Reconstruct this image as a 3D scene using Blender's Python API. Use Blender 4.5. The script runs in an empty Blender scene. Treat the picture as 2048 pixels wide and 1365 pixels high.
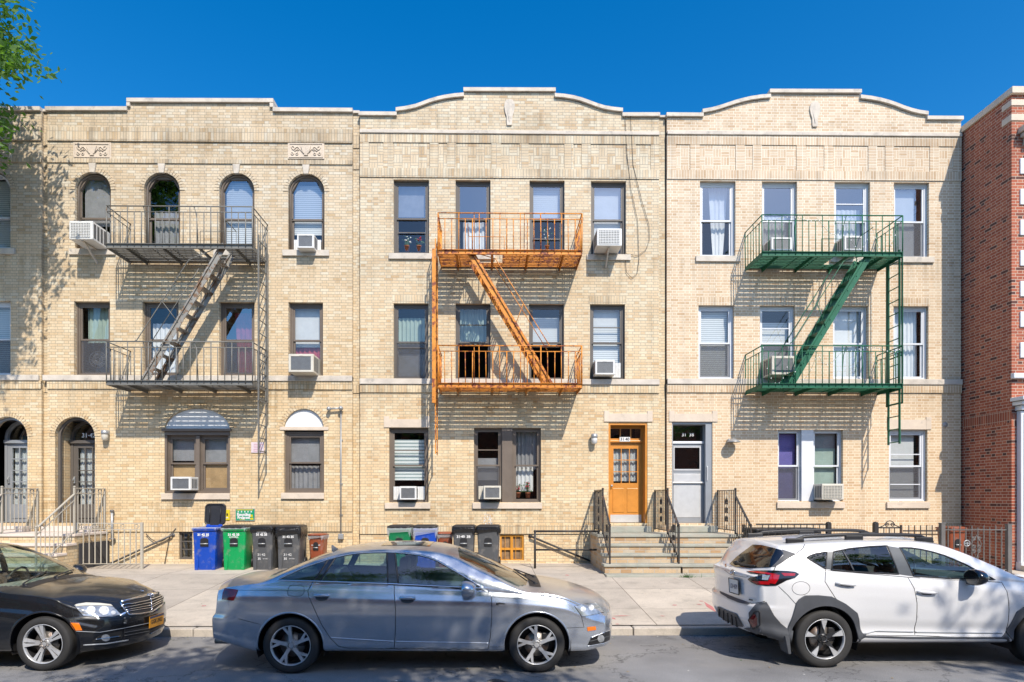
import bpy, bmesh, math, random
import numpy as np
from mathutils import Vector, Matrix, Euler
from mathutils.bvhtree import BVHTree
from mathutils.geometry import tessellate_polygon, delaunay_2d_cdt
random.seed(7)
R = math.radians
PI = math.pi
scene = bpy.context.scene
col = scene.collection
# ------------------------------------------------------------------ camera
FP, TH, DC, HC = 1238.0, R(0.8), 15.1, 2.0      # focal length in photo pixels, yaw, distance to the facades, eye height
PX = 985 + FP * math.tan(TH)
PY = 1000.0
cam_d = bpy.data.cameras.new('camera')
cam = bpy.data.objects.new('camera', cam_d)
col.objects.link(cam)
cam.location = (0, -DC, HC)
cam.rotation_euler = (PI / 2, 0, -TH)
cam_d.sensor_width = 36
cam_d.lens = FP / 2048 * 36
cam_d.shift_x = (1024 - PX) / 2048
cam_d.shift_y = (PY - 682.5) / 2048
cam_d.clip_end = 2000
scene.camera = cam
def P(px, py, d=0.0):
    "point of the plane y = -d seen at photo pixel (px, py)"
    a = (px - PX) / FP; b = -(py - PY) / FP
    dx = a * math.cos(TH) + math.sin(TH); dy = math.cos(TH) - a * math.sin(TH)
    t = (DC - d) / dy
    return Vector((dx * t, -d, HC + b * t))
def fx(px, d=0.0): return P(px, 1000, d).x
def fz(py, px=985, d=0.0): return P(px, py, d).z
# ------------------------------------------------------------------ tags
def tag(o, label=None, cat=None, group=None, kind=None):
    if label: o['label'] = label
    if cat: o['category'] = cat
    if group: o['group'] = group
    if kind: o['kind'] = kind
    return o
def thing(name, label, cat, loc=(0, 0, 0), group=None, rz=0.0):
    o = bpy.data.objects.new(name, None)
    o.empty_display_size = .2
    col.objects.link(o); o.location = loc; o.rotation_euler = (0, 0, rz)
    return tag(o, label, cat, group)
def wloc(o):
    v = Vector((0, 0, 0))
    while o is not None:
        v += Vector(o.location); o = o.parent
    return v
def copy_tree(o, parent=None):
    c = o.copy(); col.objects.link(c); c.parent = parent
    for ch in list(o.children): copy_tree(ch, c)
    return c
# ------------------------------------------------------------------ mesh builder
class MB:
    def __init__(s): s.v = []; s.f = []; s.m = []; s.sm = []
    def add(s, vs, fs, mi=0, smooth=False):
        b = len(s.v); s.v += [tuple(v) for v in vs]
        for f in fs: s.f.append(tuple(b + i for i in f)); s.m.append(mi); s.sm.append(smooth)
        return s
    def box(s, x0, x1, y0, y1, z0, z1, mi=0):
        if x0 > x1: x0, x1 = x1, x0
        if y0 > y1: y0, y1 = y1, y0
        if z0 > z1: z0, z1 = z1, z0
        v = [(x, y, z) for z in (z0, z1) for y in (y0, y1) for x in (x0, x1)]
        return s.add(v, [(0, 2, 3, 1), (4, 5, 7, 6), (0, 1, 5, 4), (2, 6, 7, 3), (0, 4, 6, 2), (1, 3, 7, 5)], mi)
    def bbox(s, x0, x1, y0, y1, z0, z1, b=.01, mi=0):
        "box with chamfered edges"
        if x0 > x1: x0, x1 = x1, x0
        if y0 > y1: y0, y1 = y1, y0
        if z0 > z1: z0, z1 = z1, z0
        b = min(b, (x1 - x0) * .45, (y1 - y0) * .45, (z1 - z0) * .45)
        bm = bmesh.new()
        bmesh.ops.create_cube(bm, size=1)
        for v in bm.verts: v.co = Vector(((x0 + x1) / 2 + v.co.x * (x1 - x0), (y0 + y1) / 2 + v.co.y * (y1 - y0), (z0 + z1) / 2 + v.co.z * (z1 - z0)))
        bmesh.ops.bevel(bm, geom=bm.edges[:], offset=b, segments=2, affect='EDGES', profile=.5)
        bm.verts.index_update()
        s.add([v.co.copy() for v in bm.verts], [[v.index for v in f.verts] for f in bm.faces], mi, False)
        bm.free(); return s
    def bar(s, p, q, w, h=None, up=(0, 0, 1), mi=0):
        "rectangular bar from p to q, w across, h along up"
        p = Vector(p); q = Vector(q); h = h or w
        d = (q - p).normalized(); up = Vector(up)
        if abs(d.dot(up)) > .99: up = Vector((0, 1, 0))
        a = d.cross(up).normalized() * w / 2; b = a.cross(d).normalized() * h / 2
        v = [p - a - b, p + a - b, p + a + b, p - a + b, q - a - b, q + a - b, q + a + b, q - a + b]
        return s.add(v, [(3, 2, 1, 0), (4, 5, 6, 7), (0, 1, 5, 4), (1, 2, 6, 5), (2, 3, 7, 6), (3, 0, 4, 7)], mi)
    def tube(s, pts, r, n=6, mi=0, caps=True, closed=False, smooth=True):
        pts = [Vector(p) for p in pts]; k = len(pts)
        rs = r if isinstance(r, (list, tuple)) else [r] * k
        rings = []; ref = None
        for i, p in enumerate(pts):
            a = pts[i - 1] if (i > 0 or closed) else p
            b = pts[(i + 1) % k] if (i < k - 1 or closed) else p
            d = (b - a)
            d = d.normalized() if d.length > 1e-9 else Vector((0, 0, 1))
            if ref is None:
                ref = d.orthogonal().normalized()
            ref = (ref - d * ref.dot(d))
            ref = ref.normalized() if ref.length > 1e-6 else d.orthogonal().normalized()
            u = d.cross(ref)
            rings.append([p + (ref * math.cos(2 * PI * j / n) + u * math.sin(2 * PI * j / n)) * rs[i] for j in range(n)])
        vs = [v for r_ in rings for v in r_]; fs = []
        for i in range(k if closed else k - 1):
            i2 = (i + 1) % k
            for j in range(n):
                j2 = (j + 1) % n
                fs.append((i * n + j, i * n + j2, i2 * n + j2, i2 * n + j))
        if caps and not closed:
            fs.append(tuple(range(n))[::-1]); fs.append(tuple((k - 1) * n + j for j in range(n)))
        return s.add(vs, fs, mi, smooth)
    def prism(s, poly, d0, d1, axis='y', mi=0, holes=(), smooth=False):
        "polygon(s) extruded along an axis. axis y: poly is (x,z); z: (x,y); x: (y,z)"
        def mk(a, b, t): return {'y': (a, t, b), 'z': (a, b, t), 'x': (t, a, b)}[axis]
        loops = [list(poly)] + [list(h) for h in holes]
        tris = tessellate_polygon([[Vector((a, b, 0)) for a, b in l] for l in loops])
        flat = [p for l in loops for p in l]; n = len(flat)
        vs = [mk(a, b, d0) for a, b in flat] + [mk(a, b, d1) for a, b in flat]
        fs = [tuple(t) for t in tris] + [tuple(n + i for i in t)[::-1] for t in tris]
        o = 0
        for l in loops:
            k = len(l)
            for i in range(k):
                j = (i + 1) % k
                fs.append((o + i, o + j, n + o + j, n + o + i))
            o += k
        return s.add(vs, fs, mi, smooth)
    def lathe(s, prof, c=(0, 0, 0), axis='z', n=16, mi=0, smooth=True, a0=0, a1=2 * PI):
        full = abs(a1 - a0 - 2 * PI) < 1e-6
        m = n if full else n + 1
        vs = []
        for r, t in prof:
            for j in range(m):
                a = a0 + (a1 - a0) * j / n
                u, w = r * math.cos(a), r * math.sin(a)
                vs.append({'z': (c[0] + u, c[1] + w, c[2] + t), 'y': (c[0] + u, c[1] + t, c[2] + w), 'x': (c[0] + t, c[1] + u, c[2] + w)}[axis])
        fs = []
        for i in range(len(prof) - 1):
            for j in range(n):
                j2 = (j + 1) % m
                fs.append((i * m + j, i * m + j2, (i + 1) * m + j2, (i + 1) * m + j))
        return s.add(vs, fs, mi, smooth)
    def build(s, name, mat, parent=None, local=False, fixn=True, label=None, bevel=0):
        me = bpy.data.meshes.new(name)
        off = Vector((0, 0, 0)) if (parent is None or local) else wloc(parent)
        me.from_pydata([(v[0] - off.x, v[1] - off.y, v[2] - off.z) for v in s.v], [], s.f)
        for i, p in enumerate(me.polygons): p.material_index = s.m[i]; p.use_smooth = s.sm[i]
        for mm in (mat if isinstance(mat, (list, tuple)) else [mat]): me.materials.append(mm)
        me.update()
        if fixn:
            bm = bmesh.new(); bm.from_mesh(me)
            bmesh.ops.recalc_face_normals(bm, faces=bm.faces[:]); bm.to_mesh(me); bm.free()
        o = bpy.data.objects.new(name, me); col.objects.link(o)
        if parent: o.parent = parent
        if label: o['label'] = label
        if bevel:
            md = o.modifiers.new('bevel', 'BEVEL'); md.width = bevel; md.segments = 2; md.limit_method = 'ANGLE'
        return o
def text_mb(mb, txt, size, place, mi=0, bold=0.0, align='CENTER', sx=1.0):
    "flat lettering; place maps (u, v) to a point"
    cu = bpy.data.curves.new('lettering', 'FONT'); cu.body = txt; cu.size = size
    cu.align_x = align; cu.align_y = 'CENTER'; cu.resolution_u = 2; cu.offset = bold
    ob = bpy.data.objects.new('lettering', cu); col.objects.link(ob)
    dg = bpy.context.evaluated_depsgraph_get()
    me = bpy.data.meshes.new_from_object(ob.evaluated_get(dg))
    mb.add([place(v.co.x * sx, v.co.y) for v in me.vertices], [tuple(p.vertices) for p in me.polygons], mi)
    bpy.data.objects.remove(ob); bpy.data.curves.remove(cu); bpy.data.meshes.remove(me)
def arc(cx, cz, rx, rz, a0, a1, n):
    return [(cx + rx * math.cos(a0 + (a1 - a0) * i / n), cz + rz * math.sin(a0 + (a1 - a0) * i / n)) for i in range(n + 1)]
# ------------------------------------------------------------------ materials
def newmat(name):
    m = bpy.data.materials.new(name); m.use_nodes = True
    nt = m.node_tree; b = nt.nodes['Principled BSDF']
    return m, nt, b
def N(nt, t, **kw):
    n = nt.nodes.new(t)
    for k, v in kw.items():
        if k.startswith('i_'): n.inputs[int(k[2:])].default_value = v
        else: setattr(n, k, v)
    return n
def L(nt, a, b): nt.links.new(a, b)
def ramp(nt, fac, stops, interp='LINEAR'):
    r = nt.nodes.new('ShaderNodeValToRGB'); cr = r.color_ramp; cr.interpolation = interp
    while len(cr.elements) < len(stops): cr.elements.new(.5)
    for e, (p, c) in zip(cr.elements, stops):
        e.position = p; e.color = (c[0], c[1], c[2], 1) if not isinstance(c, (int, float)) else (c, c, c, 1)
    if fac is not None: L(nt, fac, r.inputs[0])
    return r.outputs[0]
def math_(nt, op, a, b=None, c=None, clamp=False):
    n = nt.nodes.new('ShaderNodeMath'); n.operation = op; n.use_clamp = clamp
    for i, v in enumerate((a, b, c)):
        if v is None: continue
        if isinstance(v, (int, float)): n.inputs[i].default_value = v
        else: L(nt, v, n.inputs[i])
    return n.outputs[0]
def mix(nt, fac, a, b, mode='MIX'):
    n = nt.nodes.new('ShaderNodeMix'); n.data_type = 'RGBA'; n.blend_type = mode
    for i, v in ((0, fac), (6, a), (7, b)):
        if isinstance(v, (int, float)): n.inputs[i].default_value = v if i == 0 else (v, v, v, 1)
        elif isinstance(v, tuple): n.inputs[i].default_value = (*v[:3], 1)
        else: L(nt, v, n.inputs[i])
    return n.outputs[2]
def wcoord(nt):
    "object coordinates shifted to world metres"
    g = nt.nodes.new('ShaderNodeNewGeometry'); return g.outputs['Position']
def noise(nt, vec, scale, detail=3, rough=.55, out=0):
    n = nt.nodes.new('ShaderNodeTexNoise'); n.inputs['Scale'].default_value = scale
    n.inputs['Detail'].default_value = detail; n.inputs['Roughness'].default_value = rough
    if vec is not None: L(nt, vec, n.inputs['Vector'])
    return n.outputs[out]
def vmul(nt, vec, s):
    n = nt.nodes.new('ShaderNodeVectorMath'); n.operation = 'MULTIPLY'; L(nt, vec, n.inputs[0]); n.inputs[1].default_value = s
    return n.outputs[0]
def plain(name, c, rough=.6, metal=0.0, var=.12, scale=6.0, bump=0.0, coat=0.0, spec=None, dirt=None, local=True):
    m, nt, b = newmat(name)
    tc = nt.nodes.new('ShaderNodeTexCoord'); v = tc.outputs['Object'] if local else wcoord(nt)
    n1 = noise(nt, v, scale, 4, .6)
    f = ramp(nt, n1, [(.3, 1 - var), (.7, 1 + var * .6)])
    c3 = mix(nt, 1.0, tuple(c), f, 'MULTIPLY')
    if dirt:
        n2 = noise(nt, v, dirt[1], 5, .65)
        c3 = mix(nt, ramp(nt, n2, [(dirt[2], 0.0), (dirt[2] + .15, dirt[3])]), c3, tuple(dirt[0]))
    L(nt, c3, b.inputs['Base Color'])
    b.inputs['Roughness'].default_value = rough; b.inputs['Metallic'].default_value = metal
    if coat: b.inputs['Coat Weight'].default_value = coat; b.inputs['Coat Roughness'].default_value = .04
    if spec is not None: b.inputs['Specular IOR Level'].default_value = spec
    if bump:
        bn = nt.nodes.new('ShaderNodeBump'); bn.inputs['Strength'].default_value = bump; bn.inputs['Distance'].default_value = .01
        L(nt, noise(nt, v, scale * 8, 4), bn.inputs['Height']); L(nt, bn.outputs[0], b.inputs['Normal'])
    return m
def brick_mat(name, stops, mortar, mode='running', bw=.203, rh=.0677, mw=.010, dirt=.35, grime=(.20, .18, .15), warm=None, cell=.2, bumpd=.006, ox=0.0, oz=0.0, seed=0.0, flem=False, soft=.18, levels=()):
    m, nt, b = newmat(name)
    pos = wcoord(nt)
    sep = nt.nodes.new('ShaderNodeSeparateXYZ'); L(nt, pos, sep.inputs[0])
    x = math_(nt, 'ADD', math_(nt, 'ADD', sep.outputs[0], sep.outputs[1]), 100.0 + ox)
    z = math_(nt, 'ADD', sep.outputs[2], 10.0 + oz)
    cmb = nt.nodes.new('ShaderNodeCombineXYZ'); L(nt, x, cmb.inputs[0]); L(nt, z, cmb.inputs[1])
    # slightly uneven joints
    wob = nt.nodes.new('ShaderNodeVectorMath'); wob.operation = 'SCALE'; wob.inputs['Scale'].default_value = .006
    nn = nt.nodes.new('ShaderNodeVectorMath'); nn.operation = 'SUBTRACT'; nn.inputs[1].default_value = (.5, .5, .5)
    L(nt, noise(nt, cmb.outputs[0], 2.2, 2, .5, 1), nn.inputs[0]); L(nt, nn.outputs[0], wob.inputs[0])
    av = nt.nodes.new('ShaderNodeVectorMath'); av.operation = 'ADD'; L(nt, cmb.outputs[0], av.inputs[0]); L(nt, wob.outputs[0], av.inputs[1])
    vec = av.outputs[0]
    def bt(w, h, off, freq=2):
        t = nt.nodes.new('ShaderNodeTexBrick'); L(nt, vec, t.inputs['Vector'])
        t.offset = off; t.offset_frequency = freq
        t.inputs['Color1'].default_value = (0, 0, 0, 1); t.inputs['Color2'].default_value = (1, 1, 1, 1); t.inputs['Mortar'].default_value = (.5, .5, .5, 1)
        t.inputs['Scale'].default_value = 1; t.inputs['Mortar Size'].default_value = mw / 2; t.inputs['Mortar Smooth'].default_value = .3
        t.inputs['Brick Width'].default_value = w; t.inputs['Row Height'].default_value = h
        return t.outputs['Color'], t.outputs['Fac']
    if mode == 'running' and flem:
        # alternating stretchers and headers: two sets of vertical joints
        per = bw * 1.53; c1, f1 = bt(per, rh, .5)
        sh = nt.nodes.new('ShaderNodeVectorMath'); sh.operation = 'ADD'; sh.inputs[1].default_value = (-bw, 0, 0); L(nt, vec, sh.inputs[0]); keep = vec; vec = sh.outputs[0]
        c2, f2 = bt(per, rh, .5); vec = keep
        bc = math_(nt, 'FRACT', math_(nt, 'ADD', math_(nt, 'MULTIPLY', mix(nt, 0.0, c1, c1), 1.37), math_(nt, 'MULTIPLY', mix(nt, 0.0, c2, c2), 2.11))); bf = math_(nt, 'MAXIMUM', f1, f2)
    elif mode == 'running': bc, bf = bt(bw, rh, .5)
    elif mode == 'soldier': bc, bf = bt(rh, bw, 0)
    elif mode == 'stack': bc, bf = bt(bw, rh, 0)
    else:   # basket weave
        ck = nt.nodes.new('ShaderNodeTexChecker'); ck.inputs['Scale'].default_value = 1 / cell
        L(nt, cmb.outputs[0], ck.inputs['Vector'])
        c1, f1 = bt(cell, cell / 3, 0); c2, f2 = bt(cell / 3, cell, 0)
        bc = mix(nt, ck.outputs['Fac'], c1, c2); bf = mix(nt, ck.outputs['Fac'], f1, f2)
    colr = ramp(nt, bc, stops)
    colr = mix(nt, soft, colr, tuple(stops[len(stops) // 2][1]))
    # mottling inside bricks
    colr = mix(nt, 1.0, colr, ramp(nt, noise(nt, vec, 30, 4, .7), [(.25, .88), (.75, 1.08)]), 'MULTIPLY')
    colr = mix(nt, bf, colr, tuple(mortar))
    big = noise(nt, vmul(nt, pos, (.55, .55, .8)), 1.0, 5, .65)
    colr = mix(nt, math_(nt, 'MULTIPLY', ramp(nt, big, [(.42, 0.0), (.75, 1.0)]), dirt), colr, mix(nt, 1.0, colr, tuple(g * 2.2 for g in grime), 'MULTIPLY'))
    st = noise(nt, vmul(nt, pos, (5, 5, .35)), 1.0, 4, .6)
    colr = mix(nt, math_(nt, 'MULTIPLY', ramp(nt, st, [(.52, 0.0), (.8, 1.0)]), dirt * .9), colr, tuple(grime))
    if levels:   # run-off streaks below sills and ledges
        sk = ramp(nt, noise(nt, vmul(nt, pos, (7, 7, .5)), 1.0, 4, .65), [(.42, 0.0), (.68, 1.0)]); pt = ramp(nt, noise(nt, vmul(nt, pos, (.7, .7, .7)), 1.0, 3, .5), [(.40, .15), (.62, 1.0)])
        tot = None
        for zl, ln in levels:
            a_ = math_(nt, 'DIVIDE', math_(nt, 'SUBTRACT', zl, sep.outputs[2]), ln); f_ = math_(nt, 'MULTIPLY', math_(nt, 'GREATER_THAN', a_, 0.0), math_(nt, 'SUBTRACT', 1.0, a_, clamp=True))
            tot = f_ if tot is None else math_(nt, 'MAXIMUM', tot, f_)
        colr = mix(nt, math_(nt, 'MULTIPLY', math_(nt, 'MULTIPLY', math_(nt, 'MULTIPLY', tot, sk), pt), .75), colr, mix(nt, 1.0, colr, (.50, .46, .40), 'MULTIPLY'))
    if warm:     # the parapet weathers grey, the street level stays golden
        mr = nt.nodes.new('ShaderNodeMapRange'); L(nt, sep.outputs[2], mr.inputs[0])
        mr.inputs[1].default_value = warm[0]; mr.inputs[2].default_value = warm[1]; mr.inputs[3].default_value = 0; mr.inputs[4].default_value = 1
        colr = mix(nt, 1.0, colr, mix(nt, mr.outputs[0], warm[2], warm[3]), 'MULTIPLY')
    L(nt, colr, b.inputs['Base Color']); b.inputs['Roughness'].default_value = .82; b.inputs['Specular IOR Level'].default_value = .3
    h = math_(nt, 'SUBTRACT', math_(nt, 'MULTIPLY', noise(nt, vec, 60, 3), .25), bf)
    bn = nt.nodes.new('ShaderNodeBump'); bn.inputs['Strength'].default_value = .7; bn.inputs['Distance'].default_value = bumpd
    L(nt, h, bn.inputs['Height']); L(nt, bn.outputs[0], b.inputs['Normal'])
    return m
def paint_rust(name, c, rust, amt=.55, scale=9, rough=.5):
    m, nt, b = newmat(name); v = wcoord(nt)
    n1 = noise(nt, v, scale, 6, .7); n2 = noise(nt, v, 2.0, 3, .6)
    f = ramp(nt, math_(nt, 'ADD', math_(nt, 'MULTIPLY', n1, .7), math_(nt, 'MULTIPLY', n2, .3)), [(amt, 0.0), (amt + .06, 1.0)])
    c1 = mix(nt, ramp(nt, noise(nt, v, 3.5, 3), [(.3, 0.0), (.7, 1.0)]), tuple(x * .8 for x in c), tuple(min(1, x * 1.12) for x in c))
    L(nt, mix(nt, f, c1, tuple(rust)), b.inputs['Base Color']); b.inputs['Roughness'].default_value = rough
    return m
def glass_mat(name, tint=(.8, .85, .85), fac=.16, rough=.0, refl=(1, 1, 1)):
    m = bpy.data.materials.new(name); m.use_nodes = True; nt = m.node_tree; nt.nodes.clear()
    out = nt.nodes.new('ShaderNodeOutputMaterial'); mx = nt.nodes.new('ShaderNodeMixShader')
    t = nt.nodes.new('ShaderNodeBsdfTransparent'); t.inputs[0].default_value = (*tint, 1)
    g = nt.nodes.new('ShaderNodeBsdfGlossy'); g.inputs['Roughness'].default_value = rough; g.inputs[0].default_value = (*refl, 1)
    ge = nt.nodes.new('ShaderNodeNewGeometry'); dt = nt.nodes.new('ShaderNodeVectorMath'); dt.operation = 'DOT_PRODUCT'; L(nt, ge.outputs['Incoming'], dt.inputs[0]); L(nt, ge.outputs['Normal'], dt.inputs[1])
    sch = math_(nt, 'ADD', math_(nt, 'MULTIPLY', math_(nt, 'POWER', math_(nt, 'SUBTRACT', 1.0, math_(nt, 'ABSOLUTE', dt.outputs['Value']), clamp=True), 4.0), .9), .05)
    v = wcoord(nt)
    bn = nt.nodes.new('ShaderNodeBump'); bn.inputs['Strength'].default_value = .12; bn.inputs['Distance'].default_value = .02
    L(nt, noise(nt, v, 1.6, 2), bn.inputs['Height']); L(nt, bn.outputs[0], g.inputs['Normal'])
    L(nt, math_(nt, 'ADD', sch, fac, clamp=True), mx.inputs[0]); L(nt, t.outputs[0], mx.inputs[1]); L(nt, g.outputs[0], mx.inputs[2])
    L(nt, mx.outputs[0], out.inputs[0]); return m
def sheer_mat(name, c, alpha):
    "thin screen or plastic: part see-through"
    m = bpy.data.materials.new(name); m.use_nodes = True; nt = m.node_tree; nt.nodes.clear()
    out = nt.nodes.new('ShaderNodeOutputMaterial'); mx = nt.nodes.new('ShaderNodeMixShader'); mx.inputs[0].default_value = alpha
    t = nt.nodes.new('ShaderNodeBsdfTransparent'); b = nt.nodes.new('ShaderNodeBsdfPrincipled')
    b.inputs['Base Color'].default_value = (*c, 1); b.inputs['Roughness'].default_value = .45
    L(nt, t.outputs[0], mx.inputs[1]); L(nt, b.outputs[0], mx.inputs[2]); L(nt, mx.outputs[0], out.inputs[0]); return m
def stripe_mat(name, c1, c2, pitch, axis=2, rough=.6, duty=.5, wob=0.0):
    m, nt, b = newmat(name); pos = wcoord(nt)
    sep = nt.nodes.new('ShaderNodeSeparateXYZ'); L(nt, pos, sep.inputs[0])
    z = sep.outputs[axis]
    if wob: z = math_(nt, 'ADD', z, math_(nt, 'MULTIPLY', noise(nt, pos, 3, 2), wob))
    fr = math_(nt, 'FRACT', math_(nt, 'DIVIDE', math_(nt, 'ADD', z, 50.0), pitch))
    f = ramp(nt, fr, [(0, 0.0), (duty * .6, 0.0), (duty, 1.0), (.92, 1.0), (1.0, 0.0)])
    L(nt, mix(nt, f, tuple(c2), tuple(c1)), b.inputs['Base Color']); b.inputs['Roughness'].default_value = rough
    return m
def carpaint(name, c, metal=.6, rough=.32, dust=.0, dustc=(.35, .30, .24), spec=.5):
    m, nt, b = newmat(name); tc = nt.nodes.new('ShaderNodeTexCoord'); v = tc.outputs['Object']
    fl = noise(nt, v, 400, 2); c1 = mix(nt, 1.0, tuple(c), ramp(nt, fl, [(.3, .9), (.7, 1.1)]), 'MULTIPLY')
    ge = nt.nodes.new('ShaderNodeNewGeometry'); s = nt.nodes.new('ShaderNodeSeparateXYZ'); L(nt, ge.outputs['Normal'], s.inputs[0])
    up = ramp(nt, s.outputs[2], [(.55, .12), (.95, 1.0)])
    grime = ramp(nt, noise(nt, v, 2.3, 5, .6), [(.25, .35), (.75, 1.0)])
    f = math_(nt, 'MULTIPLY', math_(nt, 'MULTIPLY', up, grime), dust)
    L(nt, mix(nt, f, c1, tuple(dustc)), b.inputs['Base Color'])
    b.inputs['Metallic'].default_value = metal
    L(nt, math_(nt, 'ADD', math_(nt, 'MULTIPLY', f, .5), rough, clamp=True), b.inputs['Roughness'])
    b.inputs['Coat Weight'].default_value = 1.0; L(nt, math_(nt, 'ADD', math_(nt, 'MULTIPLY', f, .45), .03, clamp=True), b.inputs['Coat Roughness'])
    return m
M = {}
CR = [(0.0, (0.602, 0.431, 0.249)), (.08, (0.718, 0.553, 0.360)), (.5, (0.777, 0.627, 0.433)), (.8, (0.796, 0.665, 0.480)), (1.0, (0.813, 0.740, 0.591))]
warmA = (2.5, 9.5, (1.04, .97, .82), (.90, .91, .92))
def family(k, stops, mortar, **kw):
    M['b' + k] = brick_mat('brick_' + k, stops, mortar, 'running', flem=True, **kw)
    kw2 = dict(kw); kw2['dirt'] = min(.9, kw.get('dirt', .35) * 2)
    M['s' + k] = brick_mat('brick_soldier_' + k, stops, mortar, 'soldier', oz=.02, **kw2)
    M['w' + k] = brick_mat('brick_basket_' + k, stops, mortar, 'basket', **kw)
    M['t' + k] = brick_mat('brick_stack_' + k, stops, mortar, 'stack', **kw)
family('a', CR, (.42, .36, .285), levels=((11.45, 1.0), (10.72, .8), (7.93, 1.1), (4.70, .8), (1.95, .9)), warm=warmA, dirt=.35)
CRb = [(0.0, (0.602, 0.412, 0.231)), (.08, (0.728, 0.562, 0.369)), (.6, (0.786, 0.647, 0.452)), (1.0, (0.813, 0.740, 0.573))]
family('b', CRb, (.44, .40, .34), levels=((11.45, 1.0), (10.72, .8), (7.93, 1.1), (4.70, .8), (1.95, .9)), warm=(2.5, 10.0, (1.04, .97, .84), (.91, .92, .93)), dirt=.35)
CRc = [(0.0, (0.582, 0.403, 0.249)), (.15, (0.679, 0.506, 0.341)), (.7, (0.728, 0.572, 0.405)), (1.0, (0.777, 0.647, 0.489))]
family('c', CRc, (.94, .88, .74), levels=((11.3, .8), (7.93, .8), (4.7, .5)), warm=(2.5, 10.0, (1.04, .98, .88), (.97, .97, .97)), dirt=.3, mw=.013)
CRr = [(0.0, (0.054, 0.042, 0.041)), (.07, (0.098, 0.053, 0.046)), (.12, (0.359, 0.100, 0.057)), (.6, (0.457, 0.131, 0.072)), (1.0, (0.544, 0.189, 0.104))]
family('r', CRr, (.66, .52, .40), dirt=.2, mw=.012, grime=(.06, .05, .05))
CRs = [(0.0, (.48, .28, .14)), (.3, (.60, .42, .25)), (.6, (.68, .50, .31)), (1.0, (.52, .47, .38))]
M['b_step'] = brick_mat('brick_steps', CRs, (.52, .47, .40), 'running', bw=.24, rh=.09, mw=.016, dirt=.4)
M['stone'] = plain('limestone', (0.651, 0.583, 0.491), .8, var=.18, scale=3, bump=.3, dirt=((0.281, 0.264, 0.235), 4, .55, .6), local=False)
M['stone_pink'] = plain('lintel_stone', (0.696, 0.583, 0.459), .8, var=.12, scale=3, bump=.3, dirt=((0.337, 0.297, 0.245), 5, .58, .5), local=False)
M['bluestone'] = plain('bluestone', (.38, .385, .32), .7, var=.2, scale=4, bump=.4, dirt=((.46, .41, .33), 3, .45, .7), local=False)
M['pale_slab'] = plain('pale_slab', (.74, .64, .55), .75, var=.1, scale=3, bump=.2, local=False)
M['bronze'] = plain('bronze_frame', (.13, .115, .10), .45, var=.1, scale=3)
M['bronze2'] = plain('brown_frame', (.17, .135, .105), .5, var=.15, scale=3)
M['white'] = plain('white_frame', (.74, .76, .78), .4, var=.05, scale=3)
M['whitepl'] = plain('white_plastic', (.75, .75, .72), .4, var=.08, scale=5)
M['cream'] = plain('cream_plastic', (.66, .62, .52), .45, var=.1, scale=5)
M['grille'] = plain('dark_grille', (.10, .105, .11), .6, var=.2, scale=10)
M['glass'] = glass_mat('window_glass', (.93, .95, .95), .04)
M['glass_hi'] = glass_mat('window_glass_reflective', (.82, .86, .90), .22)
M['screen'] = sheer_mat('insect_screen', (.12, .12, .13), .5)
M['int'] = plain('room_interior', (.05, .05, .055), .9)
M['blind'] = stripe_mat('venetian_blind', (.70, .72, .71), (.40, .42, .43), .05)
M['blindw'] = stripe_mat('wide_slat_blind', (.82, .85, .82), (.30, .38, .38), .085)
M['shade'] = plain('roller_shade', (.62, .63, .63), .8, var=.08)
M['shadeg'] = plain('grey_shade', (.30, .30, .31), .8, var=.15)
M['curtain'] = plain('white_curtain', (.76, .77, .77), .8, var=.1, scale=3)
M['curtain_red'] = plain('red_curtain', (.42, .07, .09), .8, var=.3, scale=8)
M['curtain_blue'] = plain('violet_blind', (.16, .14, .42), .7, var=.15, scale=3)
M['curtain_green'] = plain('sheer_green_curtain', (.36, .46, .40), .8, var=.15, scale=3)
M['ply'] = plain('plywood_board', (.50, .33, .16), .6, var=.25, scale=3)
M['fe_grey'] = paint_rust('grey_iron', (.19, .185, .165), (.13, .075, .04), .60)
M['fe_pale'] = paint_rust('weathered_grey_iron', (.31, .295, .26), (.20, .115, .06), .50, 8)
M['fe_orange'] = paint_rust('orange_iron', (.76, .285, .035), (.24, .06, .025), .505, 10)
M['fe_green'] = paint_rust('green_iron', (.010, .13, .062), (.035, .06, .035), .62)
M['iron'] = paint_rust('black_iron', (.035, .033, .032), (.10, .055, .035), .55)
M['iron_grey'] = paint_rust('grey_rail', (.16, .15, .14), (.10, .08, .06), .6)
M['taupe'] = plain('taupe_paint', (.48, .44, .36), .45, var=.06)
M['wood'] = plain('orange_wood', (.68, .28, .05), .35, var=.18, scale=2.5, coat=.4)
M['alu'] = plain('aluminium', (.66, .66, .65), .42, metal=.25, var=.08)
M['alu_dark'] = plain('grey_aluminium', (.36, .38, .40), .4, metal=.25, var=.05)
M['steel'] = plain('galvanised', (.42, .43, .43), .45, metal=.5, var=.15)
M['board'] = plain('painted_board', (.82, .82, .80), .7, var=.06, scale=8)
M['black'] = plain('black_plastic', (.02, .02, .022), .45, var=.2)
M['rubber'] = plain('tyre_rubber', (.032, .031, .030), .75, var=.25, scale=6)
M['letter_w'] = plain('white_lettering', (.78, .78, .76), .5, var=.03)
M['letter_k'] = plain('black_lettering', (.02, .02, .02), .5, var=.03)
M['yellow'] = plain('yellow_paint', (.75, .60, .02), .4, var=.05)
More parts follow.
